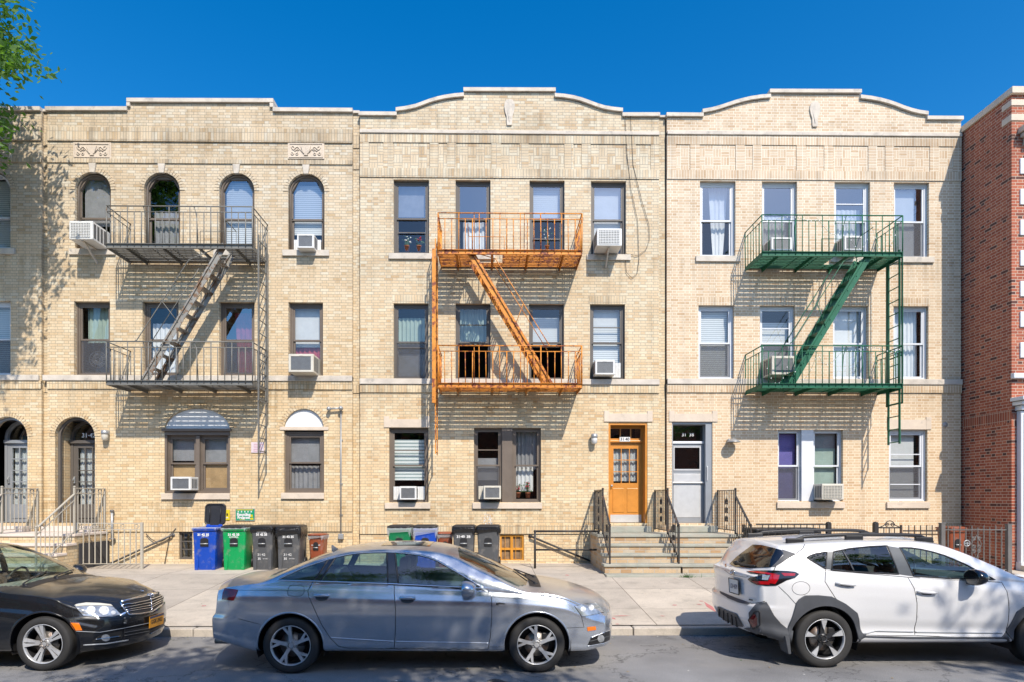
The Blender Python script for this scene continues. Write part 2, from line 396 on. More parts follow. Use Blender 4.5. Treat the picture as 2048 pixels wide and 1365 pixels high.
# ------------------------------------------------------------------ world and sun
SUN = Vector((.37, -1.0, 1.13)).normalized()
w = bpy.data.worlds.new('World'); scene.world = w; w.use_nodes = True
nt = w.node_tree; bg = nt.nodes['Background']
sky = nt.nodes.new('ShaderNodeTexSky'); sky.sky_type = 'NISHITA'; sky.sun_disc = False
sky.sun_elevation = math.asin(SUN.z); sky.sun_rotation = math.atan2(SUN.x, SUN.y)
sky.altitude = 0; sky.air_density = 1.0; sky.dust_density = 1.0; sky.ozone_density = 3.6
hs = nt.nodes.new('ShaderNodeHueSaturation'); hs.inputs['Saturation'].default_value = 1.42; hs.inputs['Value'].default_value = 1.82
L(nt, sky.outputs[0], hs.inputs['Color']); L(nt, hs.outputs[0], bg.inputs[0]); bg.inputs[1].default_value = .115
sd = bpy.data.lights.new('sun', 'SUN'); sd.energy = 5.0; sd.angle = R(.53); sd.color = (1.0, .915, .80)
so = bpy.data.objects.new('sun', sd); col.objects.link(so); so.rotation_euler = SUN.to_track_quat('Z', 'Y').to_euler()
scene.view_settings.view_transform = 'Standard'; scene.view_settings.look = 'None'; scene.view_settings.exposure = 0
scene.cycles.max_bounces = 8; scene.cycles.diffuse_bounces = 1; scene.cycles.transparent_max_bounces = 24
# ------------------------------------------------------------------ ground
def gz(d):      # ground height at distance d in front of the facades
    if d >= 6.0: return 0.0 if d > 6.0 else .11
    if d >= 2: return .42 + (d - 2) * (.11 - .42) / 4.0
    return .45 - (d / 2) * .03
def asphalt():
    m, nt, b = newmat('asphalt'); v = wcoord(nt)
    n1 = noise(nt, v, 90, 3, .7); n2 = noise(nt, v, .6, 4, .6); n3 = noise(nt, vmul(nt, v, (.25, 1.6, 1)), 1.2, 4, .6)
    c = ramp(nt, n1, [(.3, (.15, .15, .155)), (.55, (.26, .255, .25)), (.8, (.38, .365, .34))])
    c = mix(nt, 1.0, c, ramp(nt, n2, [(.3, .72), (.7, 1.3)]), 'MULTIPLY')
    c = mix(nt, ramp(nt, n3, [(.55, 0.0), (.75, .45)]), c, (.30, .275, .24))
    vo = nt.nodes.new('ShaderNodeTexVoronoi'); vo.feature = 'DISTANCE_TO_EDGE'; vo.inputs['Scale'].default_value = .55
    wv = nt.nodes.new('ShaderNodeVectorMath'); wv.operation = 'ADD'; L(nt, v, wv.inputs[0]); L(nt, noise(nt, v, 3, 4, .6, 1), wv.inputs[1]); L(nt, wv.outputs[0], vo.inputs['Vector'])
    cr = ramp(nt, vo.outputs[0], [(.0, 1.0), (.012, 0.0)])
    c = mix(nt, math_(nt, 'MULTIPLY', cr, .65), c, (.03, .03, .03))
    oil = ramp(nt, noise(nt, v, 1.7, 4, .6), [(.62, 0.0), (.72, .55)]); c = mix(nt, oil, c, (.06, .058, .056)); pale = ramp(nt, noise(nt, v, 5.5, 4, .7), [(.60, 0.0), (.72, .35)]); c = mix(nt, pale, c, (.34, .32, .29))
    L(nt, c, b.inputs['Base Color']); b.inputs['Roughness'].default_value = .85
    bn = nt.nodes.new('ShaderNodeBump'); bn.inputs['Strength'].default_value = .6; bn.inputs['Distance'].default_value = .01
    L(nt, n1, bn.inputs['Height']); L(nt, bn.outputs[0], b.inputs['Normal']); return m
def concrete(name, base, joints=True, cx=1.565, cy=1.5):
    m, nt, b = newmat(name); v = wcoord(nt)
    c = ramp(nt, noise(nt, v, 45, 4, .7), [(.3, tuple(x * .86 for x in base)), (.7, tuple(x * 1.08 for x in base))])
    c = mix(nt, 1.0, c, ramp(nt, noise(nt, v, .9, 5, .65), [(.3, .80), (.7, 1.12)]), 'MULTIPLY')
    c = mix(nt, ramp(nt, noise(nt, v, 3.4, 5, .7), [(.52, 0.0), (.72, .5)]), c, (.27, .24, .20))
    sp = ramp(nt, noise(nt, v, 16, 2, .5), [(.74, 0.0), (.77, .6)])
    c = mix(nt, sp, c, (.12, .11, .10))
    if joints:
        mp = nt.nodes.new('ShaderNodeMapping'); mp.inputs['Location'].default_value = (-2.47 + 100 * cx, .4 + 100 * cy, 0); L(nt, v, mp.inputs[0])
        t = nt.nodes.new('ShaderNodeTexBrick'); t.offset = 0; L(nt, mp.outputs[0], t.inputs['Vector']); t.inputs['Scale'].default_value = 1
        t.inputs['Brick Width'].default_value = cx; t.inputs['Row Height'].default_value = cy; t.inputs['Mortar Size'].default_value = .007; t.inputs['Mortar Smooth'].default_value = .2
        t.inputs['Color1'].default_value = (.86, .86, .86, 1); t.inputs['Color2'].default_value = (1.1, 1.1, 1.08, 1); t.inputs['Mortar'].default_value = (.3, .28, .26, 1)
        c = mix(nt, 1.0, c, t.outputs['Color'], 'MULTIPLY')
    L(nt, c, b.inputs['Base Color']); b.inputs['Roughness'].default_value = .85
    bn = nt.nodes.new('ShaderNodeBump'); bn.inputs['Strength'].default_value = .4; bn.inputs['Distance'].default_value = .006
    L(nt, noise(nt, v, 70, 3), bn.inputs['Height']); L(nt, bn.outputs[0], b.inputs['Normal']); return m
M['asphalt'] = asphalt(); M['conc'] = concrete('sidewalk_concrete', (.56, .49, .405)); M['kerb'] = concrete('kerb_concrete', (.56, .50, .42), False)
g = MB(); g.add([(-500, -500, -.004), (500, -500, -.004), (500, 500, -.004), (-500, 500, -.004)], [(0, 1, 2, 3)]); tag(g.build('ground', M['asphalt']), kind='structure')
g = MB()
xs = [-60 + 2 * i for i in range(61)]; ys = [-15.0, -14, -12, -10, -8, -6.0]
for i in range(len(xs) - 1):
    for j in range(len(ys) - 1):
        g.add([(xs[i], ys[j], 0), (xs[i + 1], ys[j], 0), (xs[i + 1], ys[j + 1], 0), (xs[i], ys[j + 1], 0)], [(0, 1, 2, 3)])
tag(g.build('road', M['asphalt']), kind='structure')
g = MB(); ds = [5.84, 5, 4, 3, 2, 1, 0, -.6]
for i in range(len(ds) - 1):
    a, b_ = ds[i], ds[i + 1]
    g.add([(-60, -a, gz(a)), (60, -a, gz(a)), (60, -b_, gz(max(0, b_))), (-60, -b_, gz(max(0, b_)))], [(0, 1, 2, 3)])
tag(g.build('pavement', M['conc']), kind='structure')
g = MB()
random.seed(3)
x = -60
while x < 60:
    l = 2.9 + random.random() * .4; j = random.uniform(-.006, .006)
    g.bbox(x, x + l - .012, -6.0 + j, -5.845, -.1, .112 + random.uniform(-.004, .004), .018); x += l
tag(g.build('kerb', M['kerb']), kind='structure')
g = MB()
for a, b_, za, zb_ in ((15.0, 15.15, .12, .12), (15.15, 21, .12, .25)):
    g.add([(-60, -a, za), (60, -a, za), (60, -b_, zb_), (-60, -b_, zb_)], [(0, 1, 2, 3)])
g.add([(-60, -15, 0), (60, -15, 0), (60, -15, .12), (-60, -15, .12)], [(0, 1, 2, 3)])
tag(g.build('pavement', M['kerb']), kind='structure')
# utility marks sprayed on the pavement
M['pinkpaint'] = sheer_mat('sprayed_pink', (.80, .22, .22), .6)
g = MB()
def onpave(px, py):     # ground point under a photo pixel
    d = 3.5
    for _ in range(25):
        s = (py - PY) / FP; p = P(px, py, d)
        z = gz(max(0, min(5.8, d))); d = max(0, min(5.8, d + (z - p.z) / max(.05, s) * .8))
    return Vector((P(px, py, d).x, -d, gz(d) + .004))
for a, b_, ww in (((1222, 1233), (1264, 1232), .03), ((1222, 1235), (1231, 1240), .035), ((1230, 1251), (1240, 1251), .03), ((1319, 1232.5), (1331, 1233), .03), ((1347, 1210), (1352, 1212), .05),
                  ((1392, 1209), (1405, 1210), .04), ((1398, 1202), (1408, 1204), .04), ((1408, 1204), (1433, 1226), .05), ((1346, 1158), (1354, 1158.5), .03), ((404, 1212), (412, 1213), .05), ((1133, 1150), (1136, 1152), .05)):
    p, q = onpave(*a), onpave(*b_); dd = (q - p); n = Vector((-dd.y, dd.x, 0)).normalized() * ww
    mid = (p + q) / 2
    g.add([p, mid - n * 1.1, q, mid + n], [(0, 1, 2, 3)]); 
tag(g.build('paint_marks', M['pinkpaint']), kind='structure')
# ------------------------------------------------------------------ building kit
def outline_wall(bld, name, poly, holes, mat, y0=0.0, y1=.3):
    mb = MB(); mb.prism(poly, y0, y1, 'y', 0, holes)
    return mb.build(name, mat, bld)
def archpoly(x0, x1, z0, zs, zt, n=20):
    cx = (x0 + x1) / 2; rx = (x1 - x0) / 2
    return [(x0, z0), (x1, z0)] + arc(cx, zs, rx, zt - zs, 0, PI, n)
def rect(x0, x1, z0, z1): return [(x0, z0), (x1, z0), (x1, z1), (x0, z1)]
def waves(x0, x1, z0, z1, y, amp=.025, per=.11, n=60, taper=0.0):
    vs = []; 
    for zi, z in enumerate((z0, (z0 + z1) / 2, z1)):
        for i in range(n + 1):
            t = i / n; xx = x0 + (x1 - x0) * t
            xx += taper * (1 - zi / 2) * (x1 - x0) * (.5 - t)
            vs.append((xx, y + amp * math.sin(xx / per * 2 * PI + .8 * math.sin(xx * 9)) * (1 - .25 * zi), z))
    fs = [(r * (n + 1) + i, r * (n + 1) + i + 1, (r + 1) * (n + 1) + i + 1, (r + 1) * (n + 1) + i) for r in range(2) for i in range(n)]
    return vs, fs
def window(bld, x0, x1, z0, z1, fr='bronze', arch=False, inner=(), hi=False, split=.5, rec=.10, fw=.06, extra=(), screen=False, label=None, lowglass=True, openlow=0):
    "one sash window set into its opening; inner: things behind the glass"
    y = rec; sw = .04; mb = MB()
    cx = (x0 + x1) / 2
    if arch:
        rx = (x1 - x0) / 2; zs = z1 - rx
        c = rx * .52
        mb.prism(archpoly(x0, x1, z0, zs, z1), y, y + .08, 'y', 0, [[(x0 + fw, z0 + fw), (x1 - fw, z0 + fw), (x1 - fw, zs + .04), (x1 - fw - c * .75, z1 - fw - .06), (x0 + fw + c * .75, z1 - fw - .06), (x0 + fw, zs + .04)]])
        # raised arched moulding
        pts = [(a, y - .012, b) for a, b in arc(cx, zs, rx - .03, rx - .03, 0, PI, 18)]
        mb.tube([(x1 - .03, y - .012, z0)] + pts + [(x0 + .03, y - .012, z0)], .028, 5)
    else:
        mb.prism(rect(x0, x1, z0, z1), y, y + .08, 'y', 0, [rect(x0 + fw, x1 - fw, z0 + fw * .8, z1 - fw)])
        mb.prism(rect(x0 + .001, x1 - .001, z0 + .001, z1 - .001), y - .02, y - .001, 'y', 0, [rect(x0 + fw * .45, x1 - fw * .45, z0 + fw * .4, z1 - fw * .45)])
    a0, a1 = x0 + fw + .001, x1 - fw - .001; b0, b1 = z0 + fw * .8 + .001, z1 - fw - .001
    zm = b0 + (b1 - b0) * split
    topz = b1 if not arch else b1 - .12
    # upper sash (outer), lower sash (inner)
    def sash(u0, u1, v0, v1, yy, s=sw):
        mb.prism(rect(u0, u1, v0, v1), yy, yy + .03, 'y', 0, [rect(u0 + s, u1 - s, v0 + s, v1 - s)])
    if not arch: sash(a0, a1, zm - .02, b1, y + .012)
    else:
        mb.box(a0, a1, y + .012, y + .042, zm - .02, zm + .025); mb.box(a0, a0 + .03, y + .012, y + .042, zm, zs); mb.box(a1 - .03, a1, y + .012, y + .042, zm, zs)
    sash(a0, a1, b0 + openlow, zm + .022 + openlow * .0, y + .045)
    for e in extra: mb.box(a0 + .03, a1 - .03, y + .008, y + .02, b0 + (b1 - b0) * e - .012, b0 + (b1 - b0) * e + .012)
    win = mb.build('window', M[fr], bld, label=label)
    g = MB()
    if arch: g.add([(a0 + .02, y + .03, zm), (a1 - .02, y + .03, zm), (a1 - .02, y + .03, zs), (a1 - c * .8, y + .03, b1 - .06), (a0 + c * .8, y + .03, b1 - .06), (a0 + .02, y + .03, zs)], [(0, 1, 2, 3, 4, 5)])
    else: g.add([(a0 + .03, y + .026, zm), (a1 - .03, y + .026, zm), (a1 - .03, y + .026, b1 - .03), (a0 + .03, y + .026, b1 - .03)], [(0, 1, 2, 3)])
    g.build('pane', M['glass_hi' if hi else 'glass'], win, fixn=False)
    if lowglass:
        g = MB(); g.add([(a0 + .03, y + .06, b0 + openlow + .03), (a1 - .03, y + .06, b0 + openlow + .03), (a1 - .03, y + .06, zm), (a0 + .03, y + .06, zm)], [(0, 1, 2, 3)])
        g.build('pane', M['glass'], win, fixn=False)
    if screen:
        g = MB(); g.add([(a0 + .01, y + .02, b0), (a1 - .01, y + .02, b0), (a1 - .01, y + .02, zm - .01), (a0 + .01, y + .02, zm - .01)], [(0, 1, 2, 3)])
        g.build('insect_screen', M['screen'], win, fixn=False)
    for it in inner:
        kind, u0, u1, v0, v1 = it[:5]; mat = it[5]
        X0 = x0 + (x1 - x0) * u0; X1 = x0 + (x1 - x0) * u1; Z0 = z0 + (z1 - z0) * v0; Z1 = z0 + (z1 - z0) * v1
        g = MB()
        if kind == 'c':
            vs, fs = waves(X0, X1, Z0, Z1, y + .20, taper=it[6] if len(it) > 6 else 0); g.add(vs, fs, 0, True)
            g.build('curtain', M[mat], win, fixn=False)
        elif kind == 'b': g.box(X0, X1, y + .13, y + .14, Z0, Z1); g.build('blind', M[mat], win)
        elif kind == 's': g.box(X0, X1, y + .14, y + .15, Z0, Z1); g.build('roller_shade', M[mat], win)
        elif kind == 'p': g.box(X0, X1, y + .085, y + .095, Z0, Z1); g.build('panel', M[mat], win)
    return win
def stonebox(bld, name, x0, x1, z0, z1, out=.05, mat='stone', back=.0, bev=.008):
    mb = MB(); mb.bbox(x0, x1, -out, back + .1, z0, z1, bev); return mb.build(name, M[mat], bld)
def band(bld, x0, x1, z0, z1, out, mat, name='brick_band', ymul=0):
    mb = MB(); mb.box(x0, x1, -out, .02, z0, z1); return mb.build(name, M[mat], bld)
def archring(bld, cx, zs, r, wd, mat, a0=0, a1=PI, legs=0, ry=None, n=26):
    "voussoirs as separate rowlock bricks standing a little proud"
    ry = ry or r; mb = MB()
    for i in range(n):
        t0 = a0 + (a1 - a0) * (i + .08) / n; t1 = a0 + (a1 - a0) * (i + .92) / n
        q = [(cx + (r + .0) * math.cos(t0), zs + ry * math.sin(t0)), (cx + (r + wd) * math.cos(t0), zs + (ry + wd) * math.sin(t0)),
             (cx + (r + wd) * math.cos(t1), zs + (ry + wd) * math.sin(t1)), (cx + r * math.cos(t1), zs + ry * math.sin(t1))]
        mb.prism(q, -.012, .05, 'y')
    return mb.build('arch_ring', M[mat], bld)
def coping(bld, segs, y0=-.06, y1=.42, mat='stone'):
    "segs: list of (list of top points (x,z), thickness)"
    for pts, th in segs:
        mb = MB()
        for k in range(len(pts) - 1):
            (xa, za), (xb, zb) = pts[k], pts[k + 1]
            mb.add([(xa, y0, za - th), (xb, y0, zb - th), (xb, y0, zb), (xa, y0, za), (xa, y1, za - th), (xb, y1, zb - th), (xb, y1, zb), (xa, y1, za)],
                   [(0, 1, 2, 3), (4, 7, 6, 5), (3, 2, 6, 7), (0, 4, 5, 1)] + ([(0, 3, 7, 4)] if k == 0 else []) + ([(1, 5, 6, 2)] if k == len(pts) - 2 else []))
        mb.build('coping', M[mat], bld)
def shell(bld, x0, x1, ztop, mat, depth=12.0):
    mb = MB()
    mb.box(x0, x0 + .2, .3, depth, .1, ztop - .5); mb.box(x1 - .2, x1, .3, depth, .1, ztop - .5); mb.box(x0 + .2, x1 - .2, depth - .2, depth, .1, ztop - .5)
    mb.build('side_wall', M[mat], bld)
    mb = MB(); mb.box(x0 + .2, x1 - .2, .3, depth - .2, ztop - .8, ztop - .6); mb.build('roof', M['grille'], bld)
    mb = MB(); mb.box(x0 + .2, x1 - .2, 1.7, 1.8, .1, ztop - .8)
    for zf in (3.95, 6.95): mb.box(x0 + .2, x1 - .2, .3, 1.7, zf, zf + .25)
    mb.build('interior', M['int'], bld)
def pr(px0, px1, pyt, pyb):     # photo rectangle on the facade plane -> x0, x1, z0, z1
    c = (px0 + px1) / 2
    return fx(px0), fx(px1), fz(pyb, c), fz(pyt, c)
GB = .3   # bottom of the walls (below the pavement)
# ------------------------------------------------------------------ buildings A (carved panels) and its left neighbour
BR = 'bronze2'
def panel_relief(bld, x0, x1, z0, z1):
    mb = MB(); mb.bbox(x0, x1, -.02, .05, z0, z1, .004)
    mb.prism(rect(x0 + .03, x1 - .03, z0 + .03, z1 - .03), -.034, -.02, 'y', 0, [rect(x0 + .05, x1 - .05, z0 + .05, z1 - .05)])
    cx = (x0 + x1) / 2; cz = (z0 + z1) / 2; r = (z1 - z0)
    mb.prism([(cx - .12, cz + .10), (cx + .12, cz + .10), (cx + .07, cz - .06), (cx + .03, cz - .09), (cx + .05, cz - .12), (cx - .05, cz - .12), (cx - .03, cz - .09), (cx - .07, cz - .06)], -.045, -.02, 'y')
    for s in (-1, 1):
        for k, (ox, oz, rr) in enumerate(((.20, .03, .06), (.31, .05, .05), (.22, -.08, .04), (.33, -.07, .045))):
            pts = [(cx + s * (ox + rr * (1 - i / 14 * .7) * math.cos(i * .5 + k)), -.03, cz + oz + rr * (1 - i / 14 * .7) * math.sin(i * .5 + k)) for i in range(14)]
            mb.tube(pts, .010, 5)
        mb.tube([(cx + s * .08, -.03, cz - .05), (cx + s * .17, -.03, cz + .06), (cx + s * .26, -.03, cz - .02), (cx + s * .36, -.03, cz + .08)], .010, 5)
    return mb.build('carved_panel', M['stone_pink'], bld)
def building_ab(name, label, ex0, ex1, arches, rects, door, big, small, panels, topline, sillband, basement, bandx, doornum=None, side=None):
    bld = thing(name, label, 'building', (fx((ex0 + ex1) / 2), 0, .4))
    X0, X1 = fx(ex0), fx(ex1)
    holes = []; wins = []
    zs3b = fz(500, 400)
    for a in arches:
        x0, x1 = fx(a[0]), fx(a[1]); zt = fz(346, 400); r = (x1 - x0) / 2
        holes.append(archpoly(x0, x1, zs3b, zt - r, zt))
    for a in rects:
        holes.append(rect(fx(a[0]), fx(a[1]), fz(751, 400), fz(604, 400)))
    dx0, dx1 = fx(door[0]), fx(door[1]); dzt = fz(834, 150); dzb = fz(1047, 150)
    holes.append(archpoly(dx0, dx1, dzb, dzt - (dx1 - dx0) / 2, dzt))
    if big:
        bx0, bx1 = fx(big[0]), fx(big[1]); bz0, bz1, bzt = fz(987, 395), fz(860, 395), fz(817, 395)
        holes.append([(bx0, bz0), (bx1, bz0), (bx1, bz1)] + arc((bx0 + bx1) / 2, bz1, (bx1 - bx0) / 2, bzt - bz1, 0, PI, 20)[1:-1] + [(bx0, bz1)])
    if small:
        sx0, sx1 = fx(small[0]), fx(small[1]); sz0, sz1, szt = fz(986, 608), fz(860, 608), fz(818, 608)
        holes.append([(sx0, sz0), (sx1, sz0), (sx1, sz1)] + arc((sx0 + sx1) / 2, sz1, (sx1 - sx0) / 2, szt - sz1, 0, PI, 20)[1:-1] + [(sx0, sz1)])
    for b_ in basement: holes.append(rect(fx(b_[0]), fx(b_[1]), fz(1119, 400), fz(1064, 400)))
    poly = [(X0, GB), (X1, GB)] + [(fx(a), fz(b_, a)) for a, b_ in reversed(topline)]
    outline_wall(bld, 'wall', poly, holes, M['ba'])
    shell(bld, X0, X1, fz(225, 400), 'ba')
    # brick bands
    band(bld, X0, X1, fz(285, 400), fz(258, 400), .035, 'sa'); band(bld, X0, X1, fz(328, 400), fz(320, 400), .025, 'sa')
    band(bld, X0, X1, fz(779, 400), fz(763, 400), .03, 'sa'); band(bld, X0, X1, fz(1063.5, 400), fz(1046, 400), .03, 'sa') if not side else None
    stonebox(bld, 'sill_course', fx(sillband[0]), fx(sillband[1]), fz(763, 400) + .002, fz(752, 400), .06)
    for p in panels: panel_relief(bld, *pr(p[0], p[1], 286, 319))
    for i, a in enumerate(arches):
        x0, x1 = fx(a[0]), fx(a[1]); zt = fz(346, 400); r = (x1 - x0) / 2; cx = (x0 + x1) / 2
        archring(bld, cx, zt - r, r, .115, 'ba', n=22)
        mb = MB(); mb.prism([(cx - .055, zt - .02), (cx + .055, zt - .02), (cx + .085, zt + .20), (cx - .085, zt + .20)], -.04, .04, 'y'); mb.build('keystone', M['stone'], bld)
        w_ = window(bld, x0, x1, zs3b, zt, fr=a[3] if len(a) > 3 else BR, arch=True, inner=a[2], split=.42, hi=(i >= 2))
        mb = MB(); mb.bbox(x0 - .12, x1 + .12, -.05, .12, zs3b - .145, zs3b - .002, .006); mb.build('sill', M['stone'], w_)
    for i, a in enumerate(rects):
        window(bld, fx(a[0]), fx(a[1]), fz(751, 400), fz(604, 400), fr=a[3] if len(a) > 3 else BR, inner=a[2], hi=(i == 2), screen=(i in (0, 2)), rec=.12, fw=.075)
    return bld
topA = [(95, 224), (255, 223), (255, 207), (547, 208), (548, 224), (705, 226)]
TG = 'curtain_green'
bA = building_ab('apartment_building', 'cream brick apartment building with arched top windows and two carved urn panels', 95, 705,
    [(150, 222, [('s', .1, .9, .35, 1, 'shadeg')]), (288, 360, [('c', .1, .9, 0, .55, 'shadeg')]), (438, 509, [('b', .1, .9, 0, .93, 'blind')]), (576, 649, [('b', .1, .9, .25, .9, 'blind'), ('s', .15, .85, .25, .75, 'shade')])],
    [(148, 220, [('c', .15, .95, .48, 1, TG)]), (285, 357, [('c', .1, .9, .05, .75, 'curtain')]), (438, 509, [('c', .3, .95, 0, .9, 'curtain_red', .3)]), (577, 646, [('s', .1, .9, .42, 1, 'shade'), ('c', .1, .9, .1, .45, 'curtain_red')])],
    (110, 190), (329, 460), (568, 648), [(147, 223), (576, 649)], topA, (88, 705), [(358, 385), (597, 613), (488, 505)], None)
tl = lambda *pp: [(fx(a), fz(b_, a)) for a, b_ in pp]
coping(bA, [(tl((93, 216), (256, 216)), .09), (tl((255.5, 199), (548, 200)), .09), (tl((547, 218), (706, 219)), .09)])
mb = MB(); mb.box(fx(255.5), fx(262), -.062, .41, fz(215, 255), fz(208, 255)); mb.box(fx(541), fx(548), -.062, .41, fz(217, 545), fz(209, 545)); mb.build('coping', M['stone'], bA)
# recessed joint strips between the buildings
for (a, b_, t) in ((83, 95, 221), (705, 717.5, 224)):
    outline_wall(bA, 'wall', [(fx(a), GB), (fx(b_), GB), (fx(b_), fz(t, a)), (fx(a), fz(t, a))], [], M['ba'], .09, .3)
    mb = MB(); mb.box(fx(a) - .01, fx(b_) + .01, .04, .4, fz(t, a) + .001, fz(t - 5, a)); mb.build('coping', M['stone'], bA)
    for (z0, z1, o) in ((285, 258, .07), (328, 320, .075), (779, 763, .07)):
        mb = MB(); mb.box(fx(a), fx(b_), o, .12, fz(z0, 400) - .07, fz(z1, 400) - .07); mb.build('brick_band', M['sa'], bA)
# ground floor of A
def tympanum_window(bld, px0, px1, pyt, pyr, pyb, double, inner, screen=False, inner2=(), fr=BR):
    x0, x1 = fx(px0), fx(px1); c = (px0 + px1) / 2; z0, z1, zt = fz(pyb, c), fz(pyr, c), fz(pyt, c)
    mb = MB(); mb.prism([(x0 + .002, z1)] + [(x1 - .002, z1)] + arc((x0 + x1) / 2, z1, (x1 - x0) / 2 - .002, zt - z1 - .002, 0, PI, 20)[1:-1], .05, .09, 'y'); mb.build('tympanum', M['board'], bld)
    if double:
        mb = MB(); mb.bbox(x0 - .04, x1 + .04, -.07, .1, z1 - .04, z1 + .02, .004); mb.bbox(x0 + .003, x1 - .003, -.01, .1, z1 - .13, z1 - .042, .004)
        mb.box(x0 + .001, x0 + .05, .01, .12, z0, z1 - .135); mb.box(x1 - .05, x1 - .001, .01, .12, z0, z1 - .135); mb.box(x0 + .05, x1 - .05, .02, .11, z0, z0 + .06)
        mb.box((x0 + x1) / 2 - .045, (x0 + x1) / 2 + .045, .02, .11, z0 + .062, z1 - .14)
        mb.build('window_casing', M[fr], bld)
        xm = (x0 + x1) / 2
        window(bld, x0 + .052, xm - .047, z0 + .062, z1 - .135, fr=fr, inner=inner, screen=False, fw=.04)
        window(bld, xm + .047, x1 - .052, z0 + .062, z1 - .135, fr=fr, inner=inner2, screen=False, fw=.04)
    else:
        window(bld, x0, x1, z0, z1 - .04, fr=fr, inner=inner, screen=screen, fw=.09)
    mb = MB(); mb.bbox(x0 - .06, x1 + .01, -.05, .14, z0 - .15, z0 - .002, .006); mb.build('sill', M['stone_pink'], bld)
tympanum_window(bA, 329, 460, 817, 860, 987, True, [('s', 0, 1, .55, 1, 'shadeg'), ('p', .05, .95, 0, .5, 'ply')], inner2=[('s', 0, 1, .52, 1, 'shadeg'), ('p', .03, .97, 0, .52, 'ply')])
tympanum_window(bA, 568, 648, 818, 860, 986, False, [('s', .05, .95, .5, 1, 'shadeg'), ('c', .05, .95, 0, .45, 'shadeg')])
archring(bA, fx(608), fz(860, 608), fx(648) - fx(608), .13, 'ba', n=24, ry=fz(818, 608) - fz(860, 608))
archring(bA, fx(394.5), fz(860, 395), fx(460) - fx(394.5), .11, 'ba', n=34, ry=fz(817, 395) - fz(860, 395))
stonebox(bA, 'lintel', fx(560), fx(657), fz(861, 608), fz(854, 608), .02, 'stone_pink')
def entry_arched(bld, px0, px1, num, frm, glassdoor=False):
    x0, x1 = fx(px0), fx(px1); zt = fz(834, 150); zb = fz(1045, 150); r = (x1 - x0) / 2; cx = (x0 + x1) / 2; zs = zt - r
    archring(bld, cx, zs, r, .13, 'ba', n=26)
    mb = MB(); yb = .5
    # deep lining of the porch
    mb.prism(archpoly(x0 + .001, x1 - .001, zb, zs, zt - .001), .10, .16, 'y', 0, [archpoly(x0 + .06, x1 - .06, zb + .01, zs, zt - .06)])
    mb.prism(archpoly(x0 + .03, x1 - .03, zb, zs, zt - .03), yb, yb + .08, 'y', 0, [archpoly(x0 + .1, x1 - .1, zb + 2.02, zs + .02 if zs > zb + 2.02 else zb + 2.05, zt - .1), rect(x0 + .1, x1 - .1, zb + .02, zb + 1.95)])
    mb.box(x0 + .04, x1 - .04, yb - .05, yb - .001, zb + 1.95, zb + 2.03)
    fo = mb.build('door_frame', M[frm], bld)
    mb = MB(); mb.prism(archpoly(x0 + .1, x1 - .1, zb + 2.03, zs + .03, zt - .1), yb + .05, yb + .055, 'y'); mb.build('transom_pane', M['glass'], bld, fixn=False)
    if num:
        mb = MB(); text_mb(mb, num, .15, lambda u, v: (cx + .04 + u, yb - .06, zb + 2.14 + v), bold=.004); mb.build('house_number', M['letter_w'], bld)
    # leaf
    dx0, dx1 = x0 + .102, x1 - .102; dz1 = zb + 1.948
    mb = MB(); holes = []; nx, nz = 3, 5
    gx0, gx1, gz0, gz1 = dx0 + .1, dx1 - .1, zb + .42, dz1 - .1
    for i in range(nx):
        for j in range(nz):
            holes.append(rect(gx0 + (gx1 - gx0) * i / nx + .012, gx0 + (gx1 - gx0) * (i + 1) / nx - .012, gz0 + (gz1 - gz0) * j / nz + .012, gz0 + (gz1 - gz0) * (j + 1) / nz - .012))
    mb.prism(rect(dx0, dx1, zb + .02, dz1), yb + .01, yb + .05, 'y', 0, holes); mb.bbox(dx0 + .12, dx1 - .12, yb - .005, yb + .01, zb + .08, zb + .34, .01)
    dr = mb.build('door', M[frm], bld)
    g = MB(); g.box(gx0, gx1, yb + .025, yb + .03, gz0, gz1); g.build('pane', M['glass'], dr)
    g = MB(); vs, fs = waves(gx0, gx1, gz0, gz1, yb + .12, .015, .07); g.add(vs, fs, 0, True); g.build('curtain', M['curtain'], dr, fixn=False)
    g = MB(); g.bbox(dx0 + .015, dx0 + .06, yb - .03, yb - .0, zb + .95, zb + 1.12, .01); g.tube([(dx0 + .037, yb - .03, zb + 1.0), (dx0 + .037, yb - .07, zb + 1.03), (dx0 + .037, yb - .03, zb + 1.1)], .01, 6); g.build('handle', M['steel'], dr)
entry_arched(bA, 110, 190, '31\u00b742', 'bronze')
for a in [(358, 385), (597, 613), (488, 505)]:
    x0, x1, z0, z1 = fx(a[0]), fx(a[1]), fz(1119, 400), fz(1064, 400)
    mb = MB(); mb.prism(rect(x0, x1, z0, z1), .05, .1, 'y', 0, [rect(x0 + .04, x1 - .04, z0 + .04 + (z1 - z0 - .08) * k / 3 + .01, z0 + .04 + (z1 - z0 - .08) * (k + 1) / 3 - .01) for k in range(3)])
    w_ = mb.build('basement_window', M['bronze'], bA); g = MB(); g.box(x0 + .03, x1 - .03, .08, .085, z0 + .03, z1 - .03); g.build('pane', M['glass'], w_)
# left neighbour
bZ = building_ab('apartment_building', 'cream brick apartment building cut off by the left edge of the photo', -520, 83,
    [(-50, 21, [('b', .1, .9, .0, .93, 'blind')], 'white'), (-190, -120, []), (-330, -260, []), (-470, -400, [])],
    [(-50, 21, [('b', .1, .9, .0, 1, 'blind')], 'white'), (-190, -120, []), (-330, -260, []), (-470, -400, [])],
    (-26, 55), None, None, [(-52, 24), (-470, -400)], [(-520, 224), (83, 224)], (-520, 80), [], None)
coping(bZ, [(tl((-520, 216), (83, 216)), .09)])
entry_arched(bZ, -26, 55, None, 'alu_dark')
